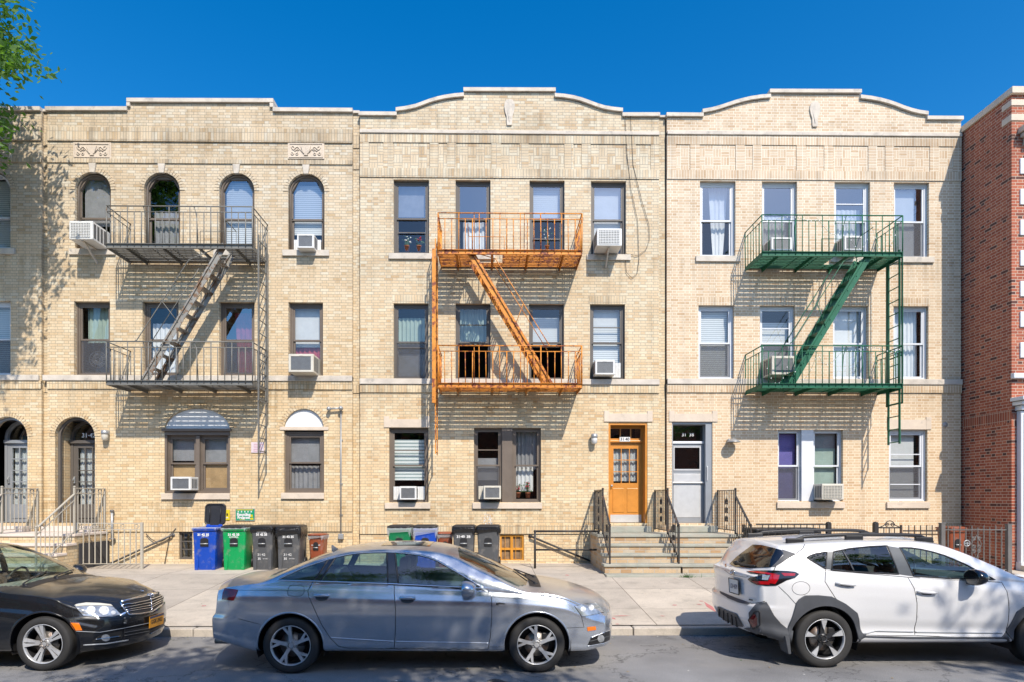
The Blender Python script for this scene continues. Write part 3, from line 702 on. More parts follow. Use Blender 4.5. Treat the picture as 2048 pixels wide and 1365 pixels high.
# ------------------------------------------------------------------ buildings B and C (curved parapets, basket-weave friezes)
def shield(bld, px, pyt, pyb):
    cx = fx(px); z1 = fz(pyt, px); z0 = fz(pyb, px); h = z1 - z0; wd = .13
    half = [(0.04, 1.0), (.6, .97), (.9, .86), (1, .70), (.82, .5), (.55, .34), (.5, .06), (.42, 0)]
    poly = [(cx + a * wd, z0 + b_ * h) for a, b_ in half] + [(cx - a * wd, z0 + b_ * h) for a, b_ in reversed(half)]
    mb = MB(); mb.prism(poly, -.035, .03, 'y'); mb.add([(cx, -.05, z0 + .92 * h), (cx + wd * .6, -.035, z0 + .7 * h), (cx, -.05, z0 + .1 * h), (cx - wd * .6, -.035, z0 + .7 * h)], [(0, 1, 2, 3)])
    mb.build('shield_ornament', M['stone'], bld)
def parapet_building(label, k, e0, e1, top, copes, w3, w2, w1, door, rows, friezes, mortar_band, fr, sills3, strip, bsm=(), cut=None):
    bld = thing('apartment_building', label, 'building', (fx((e0 + e1) / 2), 0, .4))
    X0, X1 = fx(e0), fx(e1); holes = []
    c = (e0 + e1) / 2
    t3, b3, t2, b2, t1, b1 = rows
    for a in w3: holes.append(rect(fx(a[0]), fx(a[1]), fz(b3, c), fz(t3, c)))
    for a in w2: holes.append(rect(fx(a[0]), fx(a[1]), fz(b2, c), fz(t2, c)))
    for a in w1: holes.append(rect(fx(a[0]), fx(a[1]), fz(b1, c), fz(t1, c)))
    holes.append(rect(fx(door[0]), fx(door[1]), fz(1047, c), fz(845, c)))
    for b_ in bsm: holes.append(rect(fx(b_[0]), fx(b_[1]), fz(b_[3], c), fz(b_[2], c)))
    poly = [(X0, GB), (X1, GB)] + [(fx(a), fz(b_, a)) for a, b_ in reversed(top)]
    outline_wall(bld, 'wall', poly, holes, M['b' + k])
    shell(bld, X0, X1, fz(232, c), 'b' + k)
    coping(bld, [(tl(*s), .085) for s in copes])
    stonebox(bld, 'stone_course', X0, X1, fz(mortar_band[1], c), fz(mortar_band[0], c), .05)
    f0, f1, f2, f3 = friezes
    band(bld, X0, X1, fz(f1, c), fz(f0, c), .022, 's' + k)
    band(bld, X0, X1, fz(f3, c), fz(f2, c), .022, 's' + k)
    # piers of stacked headers between sunk basket-weave panels
    edges = [0, .03, .078, .11, .232, .262, .29, .32, .438, .47, .532, .562, .682, .712, .74, .77, .892, .922, .972, 1.0]
    for i in range(len(edges) - 1):
        xa = X0 + (X1 - X0) * edges[i]; xb = X0 + (X1 - X0) * edges[i + 1]
        if i % 2 == 0: mb = MB(); mb.box(xa, xb, -.018, .02, fz(f2, c) - .001, fz(f1, c) + .001); mb.build('brick_pier', M['t' + k], bld)
        else: mb = MB(); mb.box(xa + .001, xb - .001, -.004, .02, fz(f2, c), fz(f1, c)); mb.build('brick_panel', M['w' + k], bld)
    band(bld, X0, X1, fz(786, c), fz(770, c), .03, 's' + k)
    stonebox(bld, 'sill_course', X0, X1, fz(770, c) + .002, fz(759, c), .06)
    band(bld, X0, fx(door[0]) - .3, fz(1068, c), fz(1050, c), .03, 's' + k); band(bld, fx(door[1]) + .3, X1, fz(1068, c), fz(1050, c), .03, 's' + k)
    for i, a in enumerate(w3):
        x0, x1, z0, z1 = fx(a[0]), fx(a[1]), fz(b3, c), fz(t3, c)
        w_ = window(bld, x0, x1, z0, z1, fr=fr, inner=a[2], hi=a[3] if len(a) > 3 else True, extra=a[4] if len(a) > 4 else (), screen=a[5] if len(a) > 5 else False)
        mb = MB(); mb.bbox(x0 - .11, x1 + .11, -.05, .1, z0 - .14, z0 - .002, .006); mb.build('sill', M['stone'], w_)
    for i, a in enumerate(w2):
        x0, x1, z0, z1 = fx(a[0]), fx(a[1]), fz(b2, c), fz(t2, c)
        window(bld, x0, x1, z0, z1, fr=fr, inner=a[2], hi=a[3] if len(a) > 3 else False, extra=a[4] if len(a) > 4 else (), screen=a[5] if len(a) > 5 else False, lowglass=not (len(a) > 6), openlow=a[6] if len(a) > 6 else 0)
        if i in (0, 3) or k == 'c': band(bld, x0 - .03, x1 + .03, z1 + .001, z1 + .20, .004, 's' + k, 'soldier_lintel')
    return bld, c
def lintel_ears(bld, px0, px1, pyt, pyb):
    x0, x1, z0, z1 = pr(px0, px1, pyt, pyb); mb = MB()
    mb.bbox(x0 + .13, x1 - .13, -.02, .1, z0, z1 - .07, .004); mb.bbox(x0, x0 + .13, -.022, .1, z0, z1, .004); mb.bbox(x1 - .13, x1, -.022, .1, z0, z1, .004)
    mb.build('lintel', M['stone_pink'], bld)
topB = [(720, 234), (793, 234), (793, 226), (832, 219), (859, 209), (890, 201), (928, 197), (928, 186), (1110, 186), (1110, 197), (1147, 202), (1176, 211), (1208, 222), (1245, 227), (1245, 236), (1318, 236)]
copB = [[(718, 226), (794, 226.5)], [(792, 218), (811, 215.5), (832, 211), (859, 201), (876, 196), (890, 193), (910, 190), (928, 188.5)], [(927, 178), (1111, 178.5)], [(1109, 189.5), (1128, 191), (1147, 194), (1162, 198), (1176, 203), (1192, 209), (1208, 214), (1226, 217), (1245, 219)], [(1244, 228), (1319, 228)]]
VB = 'blind'
bB, cB = parapet_building('cream brick apartment building with curved parapet, stone shield and orange fire escape', 'b', 720, 1318, topB, copB,
    [(787, 858, [('s', .1, .9, .55, 1, 'shadeg')], True, (.30,)), (911, 981, [('c', .2, .9, 0, .5, 'curtain')], True), (1059, 1129, [('b', .1, .9, .55, .95, VB)], True, (.22,)), (1182, 1252, [('b', .1, .9, .3, 1, 'shade')], True)],
    [(787, 857, [('s', .1, .9, .0, .35, 'shadeg'), ('c', .1, .9, .5, .85, TG)], False, (.42,), True), (911, 981, [('c', .1, .9, .5, 1, TG)], False, (.75,), False, .78), (1058, 1128, [('b', .1, .9, .45, .85, VB)], False, (), False, .78), (1180, 1250, [('b', .1, .9, .2, .75, VB), ('s', .1, .9, .75, 1, 'shade')], False, (.72,))],
    [(778, 857), (948, 1082)], (1217, 1295), (361, 509, 608, 758, 856, 1005), (270, 288, 339, 357), (263, 270), 'bronze', None, None, bsm=[(1000, 1048, 1070, 1121)])
shield(bB, 1019, 200, 252)
outline_wall(bB, 'wall', [(fx(1318), GB), (fx(1331.5), GB), (fx(1331.5), fz(233, 1320)), (fx(1318), fz(233, 1320))], [], M['bb'], .08, .3)
mb = MB(); mb.box(fx(1317.5), fx(1332), .03, .4, fz(233, 1320) + .001, fz(229, 1320)); mb.build('coping', M['stone'], bB)
x0, x1, z0, z1 = fx(778), fx(857), fz(1005, cB), fz(856, cB)
window(bB, x0, x1, z0, z1, fr='bronze2', inner=[('b', .1, .9, .3, .85, 'blindw')], extra=(.72,), fw=.075)
stonebox(bB, 'sill', fx(770), fx(861), fz(1018, cB), fz(1006, cB), .05, 'stone_pink'); lintel_ears(bB, 768, 860, 833, 855.5)
x0, x1, z0, z1 = fx(948), fx(1082), fz(1005, cB), fz(856, cB)
mb = MB(); mb.bbox(fx(1004), fx(1025), .02, .12, z0 + .001, z1 - .001, .004); mb.build('mullion', M['bronze2'], bB)
window(bB, x0, fx(1004) - .002, z0, z1, fr='bronze2', inner=[('s', .1, .9, .3, .6, 'shadeg')], extra=(.72,), screen=True, fw=.05)
window(bB, fx(1025) + .002, x1, z0, z1, fr='bronze2', inner=[('c', .1, .95, .45, 1, 'shadeg'), ('c', .1, .75, .15, .48, 'curtain')], fw=.05)
stonebox(bB, 'sill', fx(945), fx(1084), fz(1018, cB), fz(1006, cB), .05, 'stone_pink'); lintel_ears(bB, 1208, 1305, 822, 844)
# orange wooden door with transom
x0, x1, zb, zt = fx(1217), fx(1295), fz(1047, cB), fz(845, cB); yb = .28
mb = MB(); mb.prism(rect(x0, x1, zb, zt), .02, .07, 'y', 0, [rect(x0 + .05, x1 - .05, zb, zt - .06)])
mb.box(x1 - .049, x1 - .001, .071, yb, zb, zt); mb.box(x0 + .001, x0 + .049, .071, yb, zb, zt)
mb.prism(rect(x0 + .001, x1 - .001, zb, zt - .001), yb, yb + .07, 'y', 0, [rect(x0 + .08, x1 - .08, zb, zb + 1.98)] + [rect(x0 + .09 + (x1 - x0 - .18) * i / 3 + .012, x0 + .09 + (x1 - x0 - .18) * (i + 1) / 3 - .012, zb + 2.10, zt - .12) for i in range(3)])
mb.bbox(x0 + .03, x1 - .04, yb - .05, yb - .001, zb + 2.0, zb + 2.05, .008)
mb.build('door_frame', M['wood'], bB)
g = MB(); g.box(x0 + .08, x1 - .08, yb + .03, yb + .035, zb + 2.08, zt - .1); g.build('transom_pane', M['glass'], bB)
mb = MB(); dx0, dx1, dz1 = x0 + .082, x1 - .082, zb + 1.978; yd = yb + .02
gx0, gx1, gz0, gz1 = dx0 + .09, dx1 - .09, zb + .98, dz1 - .12
mb.prism(rect(dx0, dx1, zb + .01, dz1), yd, yd + .045, 'y', 0, [rect(gx0 + (gx1 - gx0) * i / 3 + .01, gx0 + (gx1 - gx0) * (i + 1) / 3 - .01, gz0 + (gz1 - gz0) * j / 3 + .01, gz0 + (gz1 - gz0) * (j + 1) / 3 - .01) for i in range(3) for j in range(3)])
for s in (0, 1):
    a = dx0 + .08 + s * ((dx1 - dx0) / 2 - .04); mb.bbox(a, a + (dx1 - dx0) / 2 - .12, yd - .012, yd + .001, zb + .26, zb + .86, .012)
dr = mb.build('door', M['wood'], bB)
g = MB(); g.box(gx0, gx1, yd + .02, yd + .025, gz0, gz1); g.build('pane', M['glass'], dr)
g = MB(); vs, fs = waves(gx0, gx1, gz0 + .06, gz1, yd + .1, .02, .09); g.add(vs, fs, 0, True); g.build('curtain', M['curtain'], dr, fixn=False)
g = MB(); g.box(dx0, dx1, yd - .006, yd - .001, zb + .012, zb + .2); g.build('kick_plate', M['alu'], dr)
g = MB(); g.lathe([(0, -.07), (.022, -.068), (.03, -.055), (.022, -.035), (.012, -.03), (.012, 0), (.03, .004), (0, .004)], (dx0 + .045, yd - .005, zb + .92), 'y', 12); g.build('handle', M['steel'], dr)
mb = MB(); cx = (x0 + x1) / 2 - .03; mb.box(cx - .13, cx + .13, yb - .06, yb - .052, zb + 2.02, zb + 2.13); text_mb(mb, '31\u00b740', .10, lambda u, v: (cx + u, yb - .063, zb + 2.075 + v), mi=1, bold=.002); mb.build('house_number', [M['letter_w'], M['letter_k']], bB)
# orange basement window
x0, x1, z0, z1 = fx(1000), fx(1048), fz(1121, cB), fz(1070, cB)
mb = MB(); mb.prism(rect(x0, x1, z0, z1), .03, .09, 'y', 0, [rect(x0 + .04, (x0 + x1) / 2 - .025, z0 + .3, z1 - .05), rect((x0 + x1) / 2 + .025, x1 - .04, z0 + .3, z1 - .05), rect(x0 + .04, (x0 + x1) / 2 - .025, z0 + .02, z0 + .25), rect((x0 + x1) / 2 + .025, x1 - .04, z0 + .02, z0 + .25)])
for i in range(4): xx = x0 + .12 + i * .13; mb.box(xx, xx + .01, .02, .029, z0, z1)
w_ = mb.build('basement_window', paint_rust('orange_paint', (.70, .30, .03), (.2, .1, .04), .58, 10), bB); g = MB(); g.box(x0 + .03, x1 - .03, .08, .085, z0 + .02, z1 - .03); g.build('pane', plain('rusty_board', (.30, .19, .10), .7, var=.4), w_)
# wires hanging down the wall of B
mb = MB()
def wire(pts, d=.03): mb.tube([P(a, b_, d) for a, b_ in pts], .006, 4)
wire([(1250, 228), (1253, 300), (1262, 380), (1275, 440), (1278, 520), (1274, 548), (1264, 557), (1253, 545), (1250, 515)])
wire([(1261, 228), (1266, 330), (1283, 400), (1298, 450), (1299, 480), (1292, 500), (1275, 512), (1252, 508)])
tag(mb.build('hanging_wire', M['black']), 'two loose black wires looping down the cream brick right of a top window', 'wire')
# building C
topC = [(1334, 236), (1405, 236), (1405, 229), (1440, 221), (1470, 211), (1500, 203), (1539, 199), (1539, 189), (1720, 190), (1720, 201), (1760, 207), (1790, 216), (1820, 227), (1853, 233), (1853, 242), (1922, 242)]
copC = [[(1332, 228), (1406, 228.5)], [(1404, 221), (1422, 218), (1440, 213), (1455, 208), (1470, 203), (1485, 199), (1500, 195.5), (1520, 192.5), (1540, 191)], [(1538, 181), (1721, 181.5)], [(1719, 192.5), (1740, 195), (1760, 199), (1775, 203), (1790, 208), (1805, 214), (1820, 219), (1836, 223), (1854, 225.5)], [(1852, 234.5), (1924, 235)]]
bC, cC = parapet_building('pale brick apartment building with curved parapet, white window frames and green fire escape', 'c', 1334, 1922, topC, copC,
    [(1400, 1471, [('c', .35, .9, 0, 1, 'curtain', .5)], True), (1524, 1594, [('c', .1, .9, .0, .6, 'curtain')], True, (), True), (1669, 1740, [('c', .1, .9, .2, .7, 'curtain')], True, (.75,)), (1788, 1858, [('s', .08, .75, .0, .95, 'shade')], True, (), True)],
    [(1397, 1468, [('b', .1, .9, 0, .97, 'blind')], False, (), True), (1520, 1590, [('b', .1, .9, 0, .8, 'blind')], False, (.72,), True), (1666, 1736, [('s', .06, .9, 0, .97, 'curtain')], False), (1787, 1857, [('c', .1, .9, 0, .97, 'curtain')], False)],
    [(1556, 1686), (1778, 1855)], (1344, 1425), (364, 514, 612, 758, 860, 1003), (273, 292, 343, 361), (266, 273), 'white', None, None)
shield(bC, 1629, 205, 255)
lintel_ears(bC, 1338, 1435, 822, 844); lintel_ears(bC, 1774, 1862, 834, 859.5)
x0, x1, z0, z1 = fx(1778), fx(1855), fz(1003, cC), fz(860, cC)
window(bC, x0, x1, z0, z1, fr='white', inner=[('b', .08, .8, .0, .97, 'shade')], extra=(.68, .22), screen=True, fw=.075)
stonebox(bC, 'sill', fx(1772), fx(1858), fz(1017, cC), fz(1004.5, cC), .05, 'stone_pink')
x0, x1 = fx(1556), fx(1686)
mb = MB(); mb.bbox(fx(1604), fx(1628), .02, .12, z0 + .001, z1 - .001, .004); mb.build('mullion', M['white'], bC)
window(bC, x0, fx(1604) - .002, z0, z1, fr='white', inner=[('s', .05, .9, 0, .95, 'curtain_blue')], screen=True, fw=.035)
window(bC, fx(1628) + .002, x1, z0, z1, fr='white', inner=[('b', .05, .9, .0, .75, 'curtain_green'), ('s', .1, .9, .7, 1, 'shadeg')], fw=.035)
stonebox(bC, 'sill', fx(1553), fx(1688), fz(1017, cC), fz(1004.5, cC), .05, 'stone_pink')
# aluminium storm door
x0, x1, zb, zt = fx(1344), fx(1425), fz(1047, cC), fz(845, cC); yb = .2
mb = MB(); mb.prism(rect(x0 + .001, x1 - .001, zb, zt - .001), .03, .07, 'y', 0, [rect(x0 + .03, x1 - .16, zb, zt - .05)]); mb.box(x1 - .15, x1 - .1, .071, yb, zb, zt - .002)
mb.prism(rect(x0 + .001, x1 - .001, zb, zt - .001), yb, yb + .05, 'y', 0, [rect(x0 + .03, x1 - .17, zb + .01, zb + 1.96), rect(x0 + .03, x1 - .16, zb + 2.03, zt - .06)])
mb.build('door_frame', M['alu_dark'], bC)
mb = MB(); mb.bbox(x0 + .005, x1 - .16, yb - .04, yb - .001, zb + 1.965, zb + 2.025, .006); mb.build('transom_bar', M['white'], bC)
g = MB(); g.box(x0 + .03, x1 - .15, yb + .03, yb + .035, zb + 2.02, zt - .05); g.build('transom_pane', M['glass'], bC)
mb = MB(); cx = (x0 + x1) / 2 - .04; text_mb(mb, '31  38', .12, lambda u, v: (cx + u, yb + .024, zb + 2.19 + v), bold=.0); mb.build('house_number', M['letter_w'], bC)
dx0, dx1, dz1 = x0 + .032, x1 - .172, zb + 1.955; yd = yb - .01
mb = MB(); mb.prism(rect(dx0, dx1, zb + .01, dz1), yd, yd + .04, 'y', 0, [rect(dx0 + .07, dx1 - .07, zb + 1.33, dz1 - .07)])
dr = mb.build('door', M['alu_dark'], bC)
mb = MB(); mb.prism(rect(dx0 + .055, dx1 - .055, zb + 1.30, dz1 - .055), yd - .012, yd - .001, 'y', 0, [rect(dx0 + .085, dx1 - .085, zb + 1.34, dz1 - .085)]); mb.bbox(dx0 + .01, dx1 + .02, yd - .05, yd - .013, zb + .98, zb + 1.02, .008)
mb.bbox(dx0 + .06, dx1 - .06, yd - .008, yd - .001, zb + .14, zb + .97, .004); mb.bbox(dx0 + .06, dx1 - .06, yd - .008, yd - .001, zb + 1.03, zb + 1.22, .004)
mb.build('door_panel', M['alu'], dr)
g = MB(); g.box(dx0 + .06, dx1 - .06, yd + .02, yd + .024, zb + 1.31, dz1 - .06); g.build('pane', M['glass'], dr)
g = MB(); g.bbox(x1 - .135, x1 - .11, .0, .03, zb + 1.05, zb + 1.4, .008); g.build('handle', M['alu'], dr)
mb = MB(); c_ = P(1890, 850, 0); mb.lathe([(0, -.02), (.05, -.02), (.065, -.01), (.065, .0), (.07, .01), (0, .01)], (c_.x, 0, c_.z), 'y', 18); mb.lathe([(0, -.03), (.02, -.028), (.02, -.02)], (c_.x, 0, c_.z), 'y', 12); tag(mb.build('wall_vent', M['steel']), 'small round grey vent cap on the shaded strip of pale brick', 'vent', )
# ------------------------------------------------------------------ red brick building on the right, standing forward
dR = 1.43
xr = P(2022, 700, dR).x; xr0 = fx(1925.5); xr = (xr + xr0 + .02) / 2
bR = thing('apartment_building', 'tall red brick building with white stone trim standing forward at the right edge', 'building', (xr + 1, -dR, .4))
zr = P(2022, 177, dR).z
mb = MB(); mb.box(xr, xr + 9, -dR, 12, GB, zr - .15); mb.build('wall', M['br'], bR)
mb = MB(); mb.bbox(xr - .05, xr + 9.05, -dR - .08, 12, zr - .148, zr, .01)
mb.build('coping', M['stone_pink'], bR)
def zr_(py): return P(2030, py, dR).z
mb = MB()
for a, b_ in ((200, 212), (229, 242)): mb.bbox(xr - .02, xr + 9, -dR - .02, -dR + .25, zr_(b_), zr_(a), .006)
mb.build('stone_course', M['stone_pink'], bR)
mb = MB(); xa = P(2040, 260, dR).x; mb.bbox(xa - .05, xr + 9, -dR - .28, -dR, zr_(268), zr_(257), .01); mb.bbox(xa, xr + 9, -dR - .2, -dR, zr_(277), zr_(269), .01); mb.bbox(xa + .06, xa + .2, -dR - .14, -dR, zr_(292), zr_(278), .01); mb.build('cornice', M['stone_pink'], bR)
mb = MB(); xq = P(2039, 500, dR).x; zq = zr_(318)
for i in range(7): mb.bbox(xq, xq + .5, -dR - .03, -dR + .05, zr_(349 + i * 61.2), zr_(318 + i * 61.2), .01)
mb.build('quoin', M['white'], bR)
mb = MB(); mb.bbox(P(2012, 750, dR).x + .1, xr + 9, -dR - .1, -dR, zr_(758), zr_(748), .01); mb.build('stone_course', M['white'], bR)
mb = MB(); mb.box(xr - .004, xr - .001, -dR, 0, P(1975, 853, .7).z, P(1975, 829, .7).z); mb.box(xr - .004, xr + 9, -dR - .004, -dR - .001, zr_(853), zr_(829)); mb.build('brick_band', M['sr'], bR)
mb = MB(); xp = P(2033, 900, dR).x; zt_ = zr_(797)
mb.bbox(xp - .15, xr + 9, -dR - .35, -dR, zr_(804), zt_, .01); mb.bbox(xp - .10, xr + 9, -dR - .27, -dR, zr_(812), zr_(805), .008); mb.bbox(xp - .04, xr + 9, -dR - .18, -dR, zr_(822), zr_(813), .008)
mb.bbox(xp, xp + .5, -dR - .12, -dR, .35, zr_(823), .01); mb.bbox(xp + .06, xp + .44, -dR - .14, -dR - .11, .6, zr_(830), .008)
mb.bbox(xp - .02, xp + .52, -dR - .15, -dR, .36, .62, .01)
mb.build('door_surround', M['white'], bR)
mb = MB(); mb.bbox(xp - .05, xr + 9, -dR - .8, -dR - .16, .3, .55, .01); mb.build('doorstep', M['stone'], bR)
# ------------------------------------------------------------------ fire escapes
DF = .94
def fire_escape(label, mat, pL, pR, lev, stair, rod, ladder, gw=.01):
    XL, XR = fx(pL, DF), fx(pR, DF); c = (pL + pR) / 2
    t = thing('fire_escape', label, 'fire escape', (XL, 0, fz(lev[1][0], c, DF)))
    sgn = 1 if stair[1][0] > stair[0][0] else -1
    zs = []
    s0, s1 = P(*stair[0], .86), P(*stair[1], .86)
    for li, (pyb, pyr) in enumerate(lev):
        z = fz(pyb, c, DF); zr = fz(pyr, c, DF); zs.append(z); mb = MB()
        # channel beams
        mb.box(XL, XR, -DF, -DF + .012, z - .07, z + .04); mb.box(XL, XR, -DF - .035, -DF, z - .07, z - .058); mb.box(XL, XR, -DF - .035, -DF, z + .03, z + .04)
        for x in (XL, XR): mb.box(x - .006, x + .006, -DF + .012, .0, z - .07, z + .03)
        nb = 4
        for i in range(nb):
            x = XL + (XR - XL) * (i + .5) / nb
            mb.box(x - .03, x + .03, -DF + .012, 0, z - .02, z - .012); mb.prism([(-DF + .012, z - .06), (0, z - .10), (0, z - .012), (-DF + .012, z - .02)], x - .005, x + .005, 'x')
        # grating
        h0 = min(s0.x, s0.x + sgn * .75); h1 = max(s0.x, s0.x + sgn * .75)
        for k in range(10):
            y = -DF + .05 + k * .094; dd = -y
            if li == 0 and dd > .30 and dd < .9:
                if h0 - XL > .05: mb.box(XL + .006, h0, y, y + .058, z + .0, z + .020)
                if XR - h1 > .05: mb.box(h1, XR - .006, y, y + .058, z + .0, z + .020)
            else: mb.box(XL + .006, XR - .006, y, y + .058, z + .0, z + .020)
        n = int((XR - XL) / .42)
        for i in range(1, n):
            x = XL + (XR - XL) * i / n
            if li == 0 and h0 < x < h1: mb.box(x - .008, x + .008, -.28, 0, z - .014, z - .001)
            else: mb.box(x - .008, x + .008, -DF + .012, 0, z - .014, z - .001)
        mb.build('platform', M[mat], t)
        mb = MB(); r = .009; zm = zr - .13
        rnd = random.Random(li + int(pL))
        def rail(p, q, zz, rr): mb.tube([(p[0], p[1], zz), (q[0], q[1], zz)], rr, 6)
        cs = [(XL, 0), (XL, -DF), (XR, -DF), (XR, 0)]
        for a, b_ in zip(cs[:-1], cs[1:]):
            rail(a, b_, zr, .014); rail(a, b_, zm, .010)
            ln = math.hypot(a[0] - b_[0], a[1] - b_[1]); n = int(ln / .15)
            for i in range(n + 1):
                u = i / n; x = a[0] + (b_[0] - a[0]) * u; y = a[1] + (b_[1] - a[1]) * u
                top = zr if i % 3 == 0 else zm + .004
                x2 = x + rnd.uniform(-.008, .008)
                mb.tube([(x, y, z - .03 if abs(a[1] - b_[1]) < .1 else z), (x2, y, top)], .0105 if i % 5 else .014, 5)
        # knee stays
        for x in (XL + .25 * (XR - XL), XL + .6 * (XR - XL)):
            mb.tube([(x, -DF, zr), (x, -DF + .12, zr - .2), (x, -DF + .20, z)], .009, 5)
        if li == 0:       # guard around the stair opening
            q0 = h0 - .05; q1 = h1 + .05; zz = z + .62
            mb.tube([(q0, -.28, z), (q0, -.28, zz), (q1, -.28, zz), (q1, -.28, z)], .010, 5); mb.tube([(q0 if sgn > 0 else q1, -.28, zz), (q0 if sgn > 0 else q1, -DF, zz)], .010, 5)
        mb.build('railing', M[mat], t)
    # stair
    mb = MB(); s1.z = zs[1] + .012; s0.z = zs[0] + .02
    for d in (.88, .38):
        a = Vector((s0.x, -d, s0.z)); b_ = Vector((s1.x, -d, s1.z)); mb.bar(a, b_, .014, .16, up=(0, 0, 1)); mb.bar(a + Vector((0, -.02, .06)), b_ + Vector((0, -.02, .06)), .04, .012, up=(0, 0, 1))
    nt_ = 10
    for i in range(1, nt_):
        u = i / nt_; x = s0.x + (s1.x - s0.x) * u; z = s0.z + (s1.z - s0.z) * u + .02
        for k in range(4): mb.box(x - .10 + k * .052, x - .10 + k * .052 + .034, -.873, -.387, z - .006, z + .006)
        mb.bar((x - .1, -.87, z - .02), (x + .1, -.87, z - .02), .006, .03)
        mb.bar((x - .1, -.39, z - .02), (x + .1, -.39, z - .02), .006, .03)
    for i in range(9):
        u = (i + .5) / 9; mb.lathe([(0, -.006), (.012, -.006), (.014, 0)], (s0.x + (s1.x - s0.x) * u, -.896, s0.z + (s1.z - s0.z) * u), 'y', 6)
    mb.build('stair', M['fe_pale' if mat == 'fe_grey' else mat], t)
    mb = MB(); p, q = P(*rod[0], .9), P(*rod[1], .9); mid = p.lerp(q, .52); st = Vector((s0.x, -.9, s0.z)).lerp(Vector((s1.x, -.9, s1.z)), .56)
    mb.tube([(s0.x + .02 * sgn, -.9, s0.z), p, mid, q, q + Vector((sgn * .06, 0, -.04))], .011, 6); mb.tube([mid, st], .009, 5)
    for off in (.5,): mb.tube([p + Vector((0, off, 0)), q + Vector((0, off, 0))], .010, 5)
    mb.build('handrail', M[mat], t)
    # drop ladder
    pxF, d0, d1, yt, yb = ladder; X = fx(pxF, d0); zt, zb = fz(yt, pxF, d0), fz(yb, pxF, d0); mb = MB()
    mb.bar((X, -d0, zt), (X, -d0, zb), .022, .055, up=(0, 1, 0)); mb.bar((X, -d1, zt), (X, -d1, zb), .022, .055, up=(0, 1, 0))
    n = int((zt - zb) / .30)
    for i in range(n + 1):
        z = zb + .05 + i * .30; mb.tube([(X, -d0, z), (X, -d1, z)], .013, 5)
    for d in (d0, d1):
        for i in range(3): z = zt - .3 - i * (zt - zb) / 3; mb.box(X - .01, X + .01, -d - .03, -d + .03, z - .04, z + .04)
    mb.build('ladder', M[mat], t)
    mb = MB(); xo = X + (.03 if X > (XL + XR) / 2 else -.03)
    z_low = zs[1] - .42
    for d in (DF + .01, DF - .55): mb.bar((xo, -d, zs[0] + .05), (xo, -d, z_low), gw, .055, up=(0, 1, 0))
    mb.bar((xo, -DF - .01, z_low + .02), (xo, -DF + .55, z_low + .02), .01, .03)
    mb.bar((xo, -DF, zs[1] + .7), (xo, -DF + .55, zs[1] + .7), .01, .03)
    mb.build('ladder_guide', M[mat], t)
    return t, XL, XR, zs
fA = fire_escape('grey iron fire escape with stair running down to the left on the arched-window building', 'fe_grey', 213, 505, [(492, 413), (765, 684)], ((447, 505), (287, 755)), ((378, 520), (274, 680)), (517, .90, .42, 470, 906))
fB = fire_escape('orange painted rusty iron fire escape with stair running down to the right', 'fe_orange', 876, 1164, [(504, 427), (770, 692)], ((940, 512), (1100, 765)), ((991, 518), (1098, 690)), (871, .90, .45, 478, 908), gw=.085)
fC = fire_escape('green iron fire escape strung with small fairy lights on the pale brick building', 'fe_green', 1524, 1805, [(508, 431), (771, 692)], ((1738, 517), (1580, 764)), ((1687, 523), (1585, 684)), (1799, .90, .50, 500, 888))
# fairy light string on the green one
mb = MB(); rnd = random.Random(5)
for (ya, yb_) in ((431, 508), (692, 771)):
    pts = []; 
    for i in range(70):
        u = i / 69; px = 1526 + 276 * u; py = ya + 4 + (abs(math.sin(u * 16)) ** .6) * (yb_ - ya - 6) * (.5 + .5 * math.sin(u * 5 + ya)) ; pts.append(P(px, py, DF + .02))
    mb.tube(pts, .003, 4)
    for p in pts[::2]: mb.box(p.x - .007, p.x + .007, p.y - .014, p.y, p.z - .012, p.z + .012, 1)
tag(mb.build('fairy_lights', [M['fe_green'], M['letter_w']]), 'string of unlit fairy lights wound along the green fire escape railings', 'string lights')
